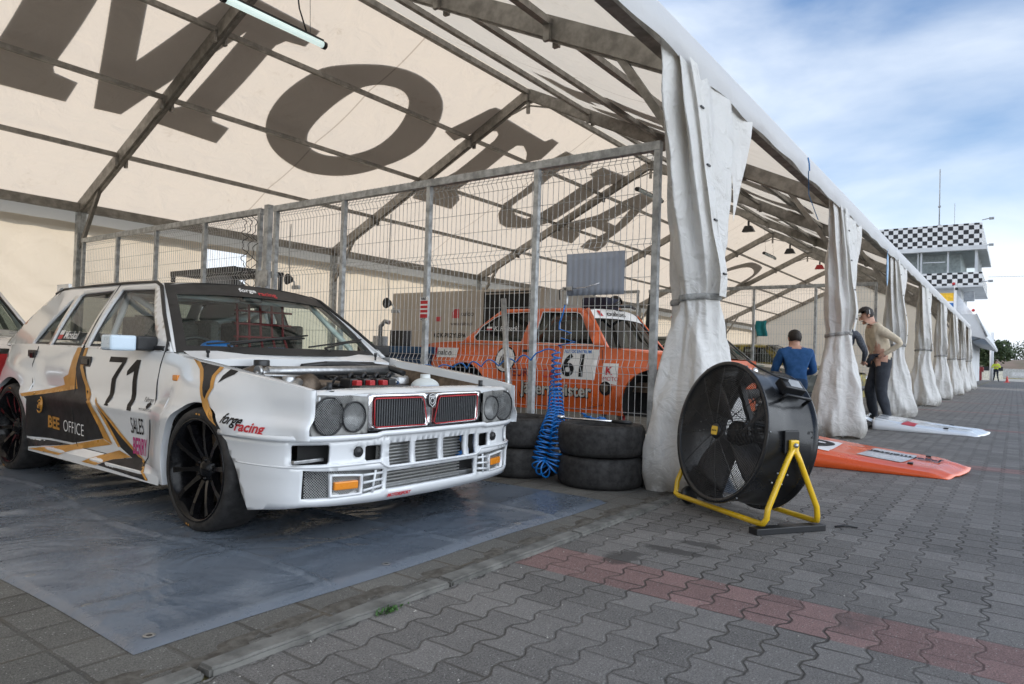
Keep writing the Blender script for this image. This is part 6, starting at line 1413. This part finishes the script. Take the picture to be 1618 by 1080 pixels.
# dark saloon in the next bay, pale car behind, red and white car on the left
DP = dict(OP); DP.update(yf=.80, glass=M['glass'], sill=.20, az=.31, ar=.33, flare=.02, belt=.90, rh=.60, paint=mat('silver_green_paint', (.16, .17, .15), .25, .3, .04, 3., coat=.6), hood=True, wheels=True, trim=M['seal'], top=[(-3.4, .86), (-3.0, .92), (-2.4, .93), (-.6, .90), (.0, .86), (.5, .82), (.8, .74)],
    green=[(-.55, .90), (-1.05, 1.30), (-2.1, 1.32), (-2.75, .93)], wins=[[(-2.45, .94), (-2.15, 1.26), (-1.65, 1.28), (-1.70, .94)], [(-1.60, .94), (-1.55, 1.28), (-1.12, 1.27), (-.80, .94)]]); DP.pop('band')
gen_car('dark_saloon', (7.2, 1.35, 0), PI, 'dark grey-green saloon glimpsed between the first curtain and the man in blue', DP)
YP = dict(DP); YP.update(paint=mat('yellow_black_paint', (.45, .36, .03), .35, 0, .1, 6., c2=(.02, .02, .02)))
gen_car('yellow_saloon', (11.9, 1.6, 0), PI, 'yellow and black saloon beyond the far fence, just left of the man in blue', YP)
RP = dict(DP); RP.update(paint=mat('white_red_paint', (.66, .66, .68), .25, 0, .03, 2., coat=.6), band=mat('orange_film', (.62, .20, .05), .4), hw=.83, belt=.98, top=[(-3.4, .94), (-3.0, .99), (-2.4, 1.0), (-.6, .99), (.0, .93), (.5, .88), (.8, .80)],
    green=[(-.60, 1.0), (-1.15, 1.40), (-2.1, 1.42), (-2.75, 1.0)], wins=[[(-2.45, 1.01), (-2.15, 1.36), (-1.65, 1.38), (-1.70, 1.01)], [(-1.60, 1.01), (-1.55, 1.38), (-1.20, 1.37), (-.85, 1.01)]], nose=M['red'])
rcar, RXf, _, _ = gen_car('red_white_saloon', (-2.78, 5.35, 0), PI, 'white and red saloon with an orange sun strip, parked behind the rally car', RP)
bm = bmw(); 
for s in (1, -1): tri_fill(bm, [(-3.2, .25), (.78, .25), (.78, .66), (-3.2, .78)], step=.15, fn=lambda u, v, s=s: (s*(RXf(u, v)+.004), u, v))
d_ = [f for f in bm.faces if any(math.hypot(f.calc_center_median().y-yc, f.calc_center_median().z-.31) < .36 for yc in (0, -2.45))]; bmesh.ops.delete(bm, geom=d_, context='FACES'); obj('red_flank', bm, M['red'], rcar)
bm = bmw(); grid(bm, 10, 6, lambda u, v: (lerp(-.75, .75, u), lerp(-.35, .55, v), interp_s(RP['top'], lerp(-.35, .55, v))+.045*(1-abs(2*u-1)**2.2))); bm.free()
# van / trailer box behind the orange car
vn = empty('service_trailer', (6.5, 6.9, 0), label='beige service trailer with sponsor lettering, parked behind the orange car', cat='trailer')
M['trailer'] = mat('trailer_skin', (.44, .40, .35), .5, 0, .04, 2.)
bm = bmw(); bbox(bm, (-.9, -2.0, .35), (1.2, 1.9, 2.16), .03); obj('body', bm, M['trailer'], vn)
bm = bmw(); box(bm, (-.915, -1.68, 1.28), (-.902, -.62, 2.06)); obj('hatch_opening', bm, M['under'], vn)
bm = bmw(); tube(bm, [(-.91, -.60, 1.1), (-.91, -.60, 2.10), (-.91, -1.72, 2.10), (-.91, -1.72, 1.1)], .018, 6); obj('hatch_frame', bm, M['seal'], vn)
def vt(s, y0, z0, size, m, **kw):
    bm = bmw(); text_on(bm, s, lambda x, y: (-.906, y0-x, z0+y), size=size, **kw); obj('lettering', bm, M[m], vn)
vt('oaloo', -.02, 1.66, .14, 'letter'); vt('www.oaloo.pl', .24, 1.48, .10, 'letter'); vt('KOK-PRZYLEPA', .68, 1.24, .12, 'letter', bold=.003)
bm = bmw(); prism(bm, [(.20, 1.62), (.03, 1.62), (.03, 1.80), (.14, 1.80), (.20, 1.74)], -.908, -.904, fn=lambda u, v, w: (w, u, v)); obj('logo', bm, M['letter_r'], vn)
bm = bmw(); prism(bm, [(.63, 1.56), (.50, 1.56), (.50, 1.65), (.63, 1.65)], -.908, -.904, fn=lambda u, v, w: (w, u, v)); obj('logo', bm, M['letter_r'], vn)
for y in (-1.2, 1.2):
    bm = bmw(); lathe(bm, [(.18, -.09), (.34, -.09), (.35, 0), (.34, .09), (.18, .09)], 26, axis='X', M=Matrix.Translation((-.8, y, .35)), closed=True); obj('wheel', bm, M['rubber'], vn)
# dark clutter on the orange roof
bm = bmw(); bbox(bm, (2.4, 1.95, 1.49), (2.7, 2.30, 1.63), .03, 2); obj('dark_bag', bm, mat('navy_bag', (.012, .014, .035), .8, 0, .2), label='dark navy bag lying on the roof of the orange car under the grey sheet', cat='bag')
bm = bmw(); tube(bm, [(2.1, 1.7, 1.50), (2.3, 1.75, 1.55), (2.6, 1.9, 1.56), (2.5, 2.3, 1.52)], .02, 8); tube(bm, [(2.05, 1.75, 1.49), (2.3, 1.6, 1.50), (2.6, 1.7, 1.50)], .018, 8); obj('black_tubing', bm, M['black'], label='black tubing heaped on the orange car roof beside the navy bag', cat='tubing')

# ---------------------------------------------------------------- people
def person(loc, rz, label, J, mats, scale=1., face=True, hair=True, group=None):
    """J: joint dict (local x right, y forward, z up, metres); one continuous skin"""
    R = empty('person', loc, rz, label=label, cat='person', group=group); R.scale = (scale,)*3
    bm = bmesh.new(); names = []; V = {}
    rad = dict(pelvis=.135, waist=.125, chest=.155, shl=.13, neck=.058, head=.098, crown=.085, hipl=.105, hipr=.105, kneel=.066, kneer=.066, ankl=.045, ankr=.045, heell=.042, heelr=.042, toel=.036, toer=.036,
               shol=.068, shor=.068, elbl=.044, elbr=.044, wril=.030, wrir=.030, hanl=.040, hanr=.040)
    rad.update(J.get('rad', {}))
    E_ = [('pelvis', 'waist'), ('waist', 'chest'), ('chest', 'neck'), ('neck', 'head'), ('head', 'crown')]
    for s in 'lr': E_ += [('pelvis', 'hip'+s), ('hip'+s, 'knee'+s), ('knee'+s, 'ank'+s), ('ank'+s, 'toe'+s), ('chest', 'sho'+s), ('sho'+s, 'elb'+s), ('elb'+s, 'wri'+s), ('wri'+s, 'han'+s)]
    sl = bm.verts.layers.skin.verify()
    for a, b in E_:
        for k in (a, b):
            if k not in V: V[k] = bm.verts.new(J[k])
    for k, v in V.items(): r = rad[k]; v[sl].radius = (r, r*(.78 if k in ('chest', 'waist', 'pelvis') else 1.)); v[sl].use_root = (k == 'pelvis')
    for a, b in E_: bm.edges.new((V[a], V[b]))
    me = bpy.data.meshes.new('tmp'); bm.to_mesh(me); bm.free(); o = bpy.data.objects.new('tmp', me); COL.objects.link(o)
    m1 = o.modifiers.new('k', 'SKIN'); m1.use_smooth_shade = True; m2 = o.modifiers.new('s', 'SUBSURF'); m2.levels = 2; m2.render_levels = 2
    dg = bpy.context.evaluated_depsgraph_get(); dg.update(); ev = o.evaluated_get(dg); me2 = bpy.data.meshes.new_from_object(ev); bpy.data.objects.remove(o)
    bm = bmesh.new(); bm.from_mesh(me2)
    seg = [(Vector(J[a]), Vector(J[b]), a, b) for a, b in E_]
    def zone(p):
        best = None
        for a, b, na, nb in seg:
            t = max(0, min(1, (p-a).dot(b-a)/max(1e-9, (b-a).length_squared))); d = (p-(a+(b-a)*t)).length
            if best is None or d < best[0]: best = (d, na, nb, t)
        _, na, nb, t = best
        if nb in ('head', 'crown') or (nb == 'neck' and t > .7): return 0
        if nb[:3] == 'han' or (nb[:3] == 'wri' and t > .9): return 0
        if nb[:3] == 'toe': return 3
        if nb[:3] in ('hip', 'kne', 'ank') or (nb == 'waist' and t < .55): return 2
        return 1
    for f in bm.faces: f.material_index = zone(f.calc_center_median()); f.smooth = True
    for v in bm.verts:
        n_ = noise.noise(v.co*7)*.010+noise.noise(v.co*18)*.004
        if zone(v.co) in (1, 2): v.co += v.normal*n_
    # hands: five curled fingers
    for s in 'lr':
        h, w = Vector(J['han'+s]), Vector(J['wri'+s]); d = (h-w).normalized(); side = d.cross(Vector((0, 1, .2))).normalized(); up = side.cross(d)
        for k in range(4):
            b_ = h+side*(.024-.016*k)+d*.018; L = (.062, .070, .066, .052)[k]; tube(bm, [b_, b_+d*L*.45+up*.004, b_+d*L*.8-up*.014, b_+d*L*.9-up*.032], [.0092, .0086, .0078, .006], 7)
        b_ = h+side*.030-d*.02; tube(bm, [b_, b_+side*.026+d*.02, b_+side*.030+d*.048-up*.01], [.0105, .0095, .007], 7)
    hd = Vector(J['head']); fw = Vector(J.get('look', (0, 1, 0))).normalized(); up = (Vector(J['crown'])-Vector(J['neck'])).normalized(); fw = (fw-up*fw.dot(up)).normalized(); sd_ = fw.cross(up)
    c = hd+up*.03
    def fp(a, b_, d): return c+sd_*a+up*b_+fw*d
    tube(bm, [fp(0, .020, .088), fp(0, -.012, .112), fp(0, -.022, .112), fp(0, -.026, .09)], [.007, .013, .013, .008], 8)
    for s in (1, -1): sphere(bm, fp(s*.094, -.005, -.005), .026, 10, 7, (.5, .8, 1.2))
    tube(bm, [fp(-.055, -.075, .03), fp(-.03, -.088, .072), fp(0, -.092, .084), fp(.03, -.088, .072), fp(.055, -.075, .03)], .022, 8)
    nv = len(bm.verts)
    body = obj('body', bm, [M['skin'], mats['shirt'], mats['legs'], mats.get('shoe', M['black'])], R)
    bm = bmw(); tube(bm, [fp(-.024, -.052, .090), fp(0, -.054, .097), fp(.024, -.052, .090)], .0045, 6); obj('mouth', bm, mat('lips', (.30, .09, .08), .5), body)
    for s in (1, -1):
        bm = bmw(); sphere(bm, fp(s*.033, .020, .080), .0095, 10, 7, (1, 1, .7)); obj('eye', bm, M['hair'], body)
        bm = bmw(); tube(bm, [fp(s*.018, .044, .090), fp(s*.036, .049, .088), fp(s*.054, .042, .074)], .0045, 5); obj('eyebrow', bm, M['hair'], body)
    if hair:
        bm = bmw(); t = bmesh.new(); bmesh.ops.create_icosphere(t, subdivisions=4, radius=1)
        for v in t.verts:
            p = v.co; q = sd_*p.x*.103+fw*p.y*.116+up*p.z*.118; v.co = c+up*.022-fw*.010+q*(1+.05*noise.noise(p*5)+.03*noise.noise(p*14))
        kill = [v for v in t.verts if (v.co-c).dot(fw) > .018 and (v.co-c).dot(up) < .078 or (v.co-c).dot(up) < -.055]; bmesh.ops.delete(t, geom=kill, context='VERTS'); merge(bm, t); obj('hair', bm, M['hair'], body, smooth=True)
    return R, body
def cloth(n, c, **k): return mat(n, c, .85, 0, .1, 14., bmp=.003, bs=120, **k)
base = dict(pelvis=(0, 0, .98), waist=(0, 0, 1.12), chest=(0, 0, 1.38), neck=(0, .0, 1.53), head=(0, .02, 1.64), crown=(0, .015, 1.73), hipl=(-.10, 0, .90), hipr=(.10, 0, .90), kneel=(-.11, .02, .50), kneer=(.11, .02, .50), ankl=(-.11, -.02, .09), ankr=(.11, -.02, .09), toel=(-.12, .13, .04), toer=(.12, .13, .04),
            shol=(-.19, 0, 1.44), shor=(.19, 0, 1.44), elbl=(-.25, -.02, 1.14), elbr=(.25, -.02, 1.14), wril=(-.25, .06, .90), wrir=(.25, .06, .90), hanl=(-.25, .09, .83), hanr=(.25, .09, .83))
# man in the cream undershirt: leaning forward, hands on hips
J = dict(base); J.update(pelvis=(0, -.08, 1.0), waist=(0, -.06, 1.14), chest=(0, .0, 1.41), neck=(0, .08, 1.55), head=(0, .16, 1.64), crown=(0, .18, 1.73), look=(0, 1, -.4), shol=(-.20, .04, 1.45), shor=(.20, .06, 1.45), elbl=(-.36, -.22, 1.24), elbr=(.40, -.18, 1.24), wril=(-.22, .0, 1.06), wrir=(.22, .02, 1.05), hanl=(-.16, .03, 1.02), hanr=(.16, .05, 1.01),
         hipl=(-.10, -.06, .92), hipr=(.10, -.06, .92), kneel=(-.12, -.02, .50), kneer=(.10, .06, .50), ankl=(-.13, -.14, .09), ankr=(.11, -.02, .09), toel=(-.15, .01, .04), toer=(.12, .13, .04), rad=dict(chest=.185, waist=.165, pelvis=.16, hipl=.125, hipr=.125, kneel=.09, kneer=.09, ankl=.066, ankr=.066, shol=.078, shor=.078, elbl=.052, elbr=.052, neck=.064))
lm = dict(shirt=cloth('cream_undershirt', (.62, .53, .40)), legs=cloth('dark_overalls', (.028, .032, .042)))
pr_, pb = person((7.70, -.10, 0), math.radians(28), 'man in a cream undershirt with black overalls tied at the waist, hand on hip', J, lm, 1.04)
bm = bmw(); tube(bm, [(.155*math.cos(t)+.0, -.045+.135*math.sin(t), 1.045+.01*math.sin(3*t)) for t in [2*PI*k/28 for k in range(28)]], .030, 8, closed=True); tube(bm, [(-.10, .08, 1.05), (-.04, .13, .98), (.02, .12, .90), (.05, .13, .96)], .035, 8); tube(bm, [(.15, -.05, 1.04), (.19, -.04, .93), (.17, -.02, .80)], .030, 8); obj('tied_sleeves', bm, cloth('overall_sleeve', (.035, .038, .05)), pr_)
bm = bmw(); tube(bm, [(.106*math.cos(t), .155, 1.685+.098*math.sin(t)) for t in [PI*k/14 for k in range(15)]], .006, 6); obj('headband', bm, M['letter_w'], pr_)
# man in blue seen from behind
J = dict(base); J.update(pelvis=(0, 0, .72), waist=(0, 0, .86), chest=(0, .03, 1.12), neck=(0, .06, 1.27), head=(0, .09, 1.37), crown=(0, .09, 1.46), look=(-.25, 1, -.15), hipl=(-.11, .04, .66), hipr=(.11, .04, .66), kneel=(-.17, .42, .56), kneer=(.17, .42, .56), ankl=(-.17, .38, .09), ankr=(.17, .38, .09), toel=(-.18, .52, .04), toer=(.18, .52, .04),
         shol=(-.21, .02, 1.18), shor=(.21, .02, 1.18), elbl=(-.29, .08, .90), elbr=(.29, .08, .90), wril=(-.18, .32, .86), wrir=(.18, .32, .86), hanl=(-.15, .39, .84), hanr=(.15, .39, .84), rad=dict(chest=.18, waist=.15, shol=.085, shor=.085, elbl=.06, elbr=.06, wril=.042, wrir=.042))
person((5.80, .68, -.04), math.radians(-60), 'man in a royal blue work jacket seen from behind, sitting beyond the fan', J, dict(shirt=cloth('blue_jacket', (.012, .075, .22)), legs=cloth('blue_trousers', (.012, .04, .10))), .95)
stl = empty('stool', (5.80, .68, 0), label='low black stool under the man in the blue jacket', cat='stool')
bm = bmw(); lathe(bm, [(.0001, .52), (.16, .52), (.17, .50), (.16, .46), (.0001, .46)], 20); obj('seat', bm, M['black'], stl)
for a in (0, 1.57, 3.14, 4.71): bm = bmw(); tube(bm, [(.12*math.cos(a), .12*math.sin(a), .46), (.18*math.cos(a), .18*math.sin(a), 0)], .014, 6); obj('leg', bm, M['galv'], stl)
# man in the striped dark shirt facing him, mostly behind the curtain
J = dict(base); J.update(elbl=(-.27, .10, 1.16), wril=(-.20, .30, 1.10), hanl=(-.18, .37, 1.10), elbr=(.29, .10, 1.15), wrir=(.22, .30, 1.02), hanr=(.20, .37, 1.0), chest=(0, .04, 1.37), neck=(0, .1, 1.50), head=(0, .16, 1.58), crown=(0, .18, 1.67), look=(0, 1, -.5))
person((6.72, .22, 0), math.radians(-95), 'man in a dark striped shirt half hidden behind the second curtain', J, dict(shirt=mat('striped_shirt', (.02, .025, .04), .8, 0, .2, 40., c2=(.10, .11, .13)), legs=cloth('dark_jeans', (.02, .025, .05))), .98)
# man behind the orange car
person((4.06, 2.72, 0), math.radians(125), 'man with cropped hair whose face shows over the orange car roof', dict(base), dict(shirt=cloth('dark_jacket', (.03, .03, .035)), legs=cloth('black_trousers', (.02, .02, .02))), 1.0)
# marshal in a hi-vis vest far down the aisle
J = dict(base); J.update(elbl=(-.30, .08, 1.18), wril=(-.14, .26, 1.24), hanl=(-.08, .30, 1.26), elbr=(.30, .08, 1.18), wrir=(.14, .26, 1.20), hanr=(.08, .30, 1.22), ankl=(-.18, -.02, .09), ankr=(.18, -.02, .09), toel=(-.2, .12, .04), toer=(.2, .12, .04), rad=dict(chest=.19, waist=.17))
person((68, -.55, 0), math.radians(90), 'far marshal in a yellow hi-vis vest at the end of the aisle', J, dict(shirt=mat('hi_vis_yellow', (.62, .72, .05), .7), legs=cloth('navy_trousers', (.015, .02, .035))), 1.03)
# ---------------------------------------------------------------- control tower and what lies beyond the tent
M['bwhite'] = mat('white_render', (.62, .64, .66), .7, 0, .05, .8)
M['bgrey'] = mat('grey_trim', (.30, .32, .34), .6)
M['roomdark'] = mat('room_inside', (.42, .46, .48), .8)
m, nt, b = newmat('chequer_panel'); co = coord(nt); ck = nt.nodes.new('ShaderNodeTexChecker'); ck.inputs['Scale'].default_value = 3.66; ck.inputs[1].default_value = (.72, .73, .74, 1); ck.inputs[2].default_value = (.015, .015, .018, 1)
mp2 = nt.nodes.new('ShaderNodeMapping'); mp2.inputs['Location'].default_value = (.013, .021, .017); nt.links.new(co, mp2.inputs[0]); nt.links.new(mp2.outputs[0], ck.inputs[0]); nt.links.new(ck.outputs[0], b.inputs['Base Color']); b.inputs['Roughness'].default_value = .5; M['chequer'] = m
tw_ = empty('control_tower', (46, 0, 0), label='white race control tower with chequered bands above and below its windows', cat='tower')
def tb_(nm, a, b_, m, par=tw_, r=.01):
    bm = bmw(); box(bm, a, b_); bmesh.ops.recalc_face_normals(bm, faces=bm.faces); return obj(nm, bm, m, par)
tb_('parapet', (0, -.15, 8.58), (9, 8.0, 9.95), M['chequer'])
tb_('cornice', (-.12, -.42, 8.30), (9.1, 8.1, 8.56), M['bwhite'])
tb_('window_band', (.30, .12, 6.95), (8.8, 7.9, 8.30), M['glass_clear'])
tb_('room', (1.6, 1.0, 6.95), (8.0, 7.5, 8.29), M['roomdark'])
for y in (.10, 1.55, 3.0, 4.4, 5.8, 7.2): tb_('mullion', (.22, y, 6.93), (.32, y+.10, 8.30), M['bwhite'])
for x in (.26, 2.0, 4.0, 6.0): tb_('mullion', (x, .05, 6.93), (x+.10, .15, 8.30), M['bwhite'])
for y0, y1, z0, z1 in ((1.75, 2.95, 7.62, 7.68), (3.2, 3.26, 6.95, 8.3)): tb_('transom', (.21, y0, z0), (.27, y1, z1), M['bwhite'])
for y in (4.6, 5.2): tb_('window_blind', (.5, y, 7.0), (.52, y+.5, 7.6), M['letter_w'])
tb_('lower_band', (0, -.20, 6.13), (9, 8.0, 6.93), M['chequer'])
tb_('shaft', (.9, .95, 0), (8.2, 7.6, 6.12), M['bwhite'])
tb_('soffit', (-.05, -.25, 6.02), (9.05, 8.0, 6.12), M['bwhite'])
bm = bmw(); tube(bm, [(.8, 2.15, 9.9), (.8, 2.15, 13.7)], .035, 6); sphere(bm, (.8, 2.15, 9.98), .18, 10, 6); sphere(bm, (.8, 2.15, 11.3), .09, 8, 6); tube(bm, [(1.2, 1.35, 9.9), (1.2, 1.35, 11.5)], .015, 5); obj('antenna', bm, M['bgrey'], tw_)
for z in (6.3, 8.5, 10.1): bm = bmw(); tube(bm, [(0, -.15, z), (-.1, -.55, z+.05)], .03, 5); bbox(bm, (-.2, -.75, z-.03), (0, -.5, z+.10), .02); obj('camera_box', bm, M['bgrey'], tw_)
bm = bmw(); bbox(bm, (.4, .2, 5.2), (.9, .75, 5.75), .04); obj('air_conditioner', bm, M['bgrey'], tw_)
pb = empty('pit_building', (41, 0, 0), label='low white pit building with a jutting roof canopy beneath the control tower', cat='building')
def pbx(nm, a, b_, m): bm = bmw(); box(bm, a, b_); bmesh.ops.recalc_face_normals(bm, faces=bm.faces); return obj(nm, bm, m, pb)
pbx('wall', (0, .75, 0), (30, 9, 3.05), M['bwhite'])
bm = bmw()
pf = [(1.9, 4.05), (-.15, 3.95), (-.62, 2.75), (-.55, 2.62), (.9, 3.02), (1.9, 3.02)]
prism(bm, pf, -.6, 30, fn=lambda u, v, w: (w, u, v)); obj('canopy', bm, M['bwhite'], pb)
bm = bmw(); tube(bm, [(-.62, -.13, 3.98), (-.62, -.64, 2.75)], .05, 6); tube(bm, [(.2, .7, 2.3), (.2, -.5, 2.75)], .035, 6); tube(bm, [(0, .72, 0), (0, .72, 3.0)], .05, 8); obj('canopy_trim', bm, M['bgrey'], pb)
for x in (1.5, 5.5, 9.5): bm = bmw(); box(bm, (x, .72, .1), (x+2.4, .745, 2.6)); obj('roller_door', bm, mat('blue_door', (.10, .22, .42), .5), pb)
bn = empty('banner_frame', (44.3, 1.6, 4.9), label='yellow and blue panel with white posts on the pit building roof', cat='banner')
for nm, z0, z1, m in (('upper_panel', .12, .62, mat('banner_yellow', (.85, .50, .03), .6)), ('middle_panel', .02, .12, M['letter_w']), ('lower_panel', -.75, .02, mat('banner_blue', (.02, .14, .42), .6))):
    bm = bmw(); box(bm, (0, -.45, z0), (.05, 1.9, z1)); obj(nm, bm, m, bn)
bm = bmw(); bbox(bm, (-.08, -.60, -.85), (0.12, -.47, 1.45), .02); obj('post', bm, M['letter_w'], bn)
bm = bmw(); tri_fill(bm, [(-.62, .55), (-1.55, -.8), (-.62, -.8)], fn=lambda u, v: (.02, u, v)); o = obj('white_sail', bm, M['letter_w'], bn); md = o.modifiers.new('s', 'SOLIDIFY'); md.thickness = .03
for k, (y, z) in enumerate(((-.45, 1.15), (-.60, .85), (-1.45, -.45))): 
    bm = bmw(); lathe(bm, [(.0001, -.05), (.08, -.04), (.09, 0), (.08, .04), (.0001, .05)], 14, axis='X', M=Matrix.Translation((-.12, y, z))); obj('signal_lamp', bm, M['red'] if k != 1 else M['black'], bn)
# things at the far end of the aisle
gate = empty('barrier_block', (74, 1.0, 0), label='red barrier gear standing by the far end of the pit building', cat='barrier')
bm = bmw(); bbox(bm, (-.4, -.35, 0), (.4, .35, .9), .08); bbox(bm, (-.3, -.5, .8), (.3, .2, 1.25), .08); sphere(bm, (0, .1, 1.35), .25, 10, 7); obj('block', bm, mat('dull_red', (.20, .02, .02), .6), gate)
bm = bmw(); lathe(bm, [(.0001, 1.0), (.29, 1.0), (.30, .66), (.31, .64), (.30, .34), (.31, .32), (.30, .0)], 20, M=Matrix.Translation((72, 2.15, 0)) ); bm.transform(Matrix.Scale(1, 4)); obj('blue_barrel', bm, M['blue'], label='blue drum at the far corner of the pit building', cat='barrel')
bm = bmw(); lathe(bm, [(.0001, .52), (.03, .52), (.12, .04), (.12, 0)], 16, M=Matrix.Translation((66, -1.35, 0))); bbox(bm, (65.78, -1.57, 0), (66.22, -1.13, .04), .01); obj('traffic_cone', bm, mat('cone_pink', (.75, .08, .07), .6), label='small pinkish red traffic cone on the paving right of the far marshal', cat='cone')
bm = bmw(); tube(bm, [(76, -.05, 0), (76, -.05, 4.6)], .16, 10); obj('pole', bm, M['bwhite'], label='white pole beyond the end of the pit building', cat='pole')
fb = empty('guard_rail', (84, 0, 0), label='pale low guard rail with dark gaps along the far track', cat='rail')
bm = bmw(); box(bm, (0, -60, .45), (.1, -1.6, .85)); obj('beam', bm, mat('rail_pale', (.55, .56, .58), .6), fb)
for k in range(12): bm = bmw(); box(bm, (0, -3-k*3, 0), (.12, -2.85-k*3, .8)); obj('post', bm, M['bgrey'], fb)
fn_ = empty('low_fence', (80, 0, 0), label='low dark and cream fence left of the far marshal', cat='fence')
bm = bmw(); box(bm, (0, -.9, .95), (.1, 3.6, 1.35)); obj('top_board', bm, M['black'], fn_)
bm = bmw(); box(bm, (.02, -.9, .05), (.1, 3.6, .93)); obj('board', bm, mat('cream_board', (.62, .60, .50), .7), fn_)
# earth bank, hills and trees beyond the track
def bank(y, x): return 0
M['bank'] = mat('brown_bank', (.17, .12, .09), .95, 0, .25, .12, c2=(.10, .085, .055))
bm = bmw(); grid(bm, 6, 160, lambda u, v: (150+u*60, lerp(-260, 200, v), 3.5*smooth01(u*2)*(1+.12*noise.noise(Vector((v*30, u, 0))))-.05)); obj('earth_bank', bm, M['bank'], smooth=True, kind='structure')
bm = bmw(); box(bm, (118, -260, 0), (119, 120, 1.3)); obj('far_wall', bm, mat('pale_wall', (.45, .46, .47), .8), label='long pale concrete track wall in front of the brown earth bank', cat='wall')
M['leaf'] = mat('leaf_green', (.055, .085, .035), .8, 0, .3, .8, c2=(.03, .05, .02)); M['bark'] = mat('bark', (.10, .08, .06), .9)
def tree(x, y, h, w, seed, label):
    r = random.Random(seed); T = empty('tree', (x, y, 0), label=label, cat='tree', group='trees on the horizon behind the track')
    bm = bmw(); tube(bm, [(0, 0, 0), (.2, .1, h*.3), (0, .3, h*.6)], [.4, .3, .15], 8)
    for k in range(4): a = r.uniform(0, 6.28); tube(bm, [(.1, .1, h*.35), (w*.3*math.cos(a), w*.3*math.sin(a), h*.6)], [.18, .06], 5)
    obj('trunk', bm, M['bark'], T)
    bm = bmw(); cl = [(Vector((r.uniform(-1, 1)*w*.38, r.uniform(-1, 1)*w*.42, h*r.uniform(.32, .86))), w*r.uniform(.14, .26)) for _ in range(16)]
    for c, R_2 in cl:
        for k in range(170):
            d = Vector((r.gauss(0, 1), r.gauss(0, 1), r.gauss(0, .8))).normalized()*R_2*r.uniform(.55, 1.08); p = c+d; s = r.uniform(.16, .34)
            a = Vector((r.uniform(-1, 1), r.uniform(-1, 1), r.uniform(-1, 1))).normalized()*s; b_ = a.cross(Vector((r.uniform(-1, 1), r.uniform(-1, 1), r.uniform(-1, 1)))).normalized()*s*.7
            bm.faces.new([bm.verts.new(p+a), bm.verts.new(p+b_), bm.verts.new(p-a), bm.verts.new(p-b_)])
    obj('crown', bm, M['leaf'], T)
tree(130, 2.0, 6.2, 6, 1, 'tall dark tree directly right of the pit building')
for k, (x, y, h, w) in enumerate(((215, -5, 7.6, 12), (225, -13, 8.6, 14), (230, -25, 7.4, 13), (222, -36, 8.4, 12), (235, -48, 7.6, 16), (228, 4, 7.6, 12), (240, -65, 8.5, 16))): tree(x, y, h, w, 20+k, 'low bushy tree on the horizon behind the brown earth bank')
bm = bmw(); n = 30; tube(bm, [(46+k*.0, -.5-k*1.2, 6.4+.0006*(k-8)**2*5+.4*k/n*2) for k in range(n)], .012, 4); obj('overhead_wire', bm, M['black'], label='thin overhead wire running off to the right from the control tower', cat='wire')
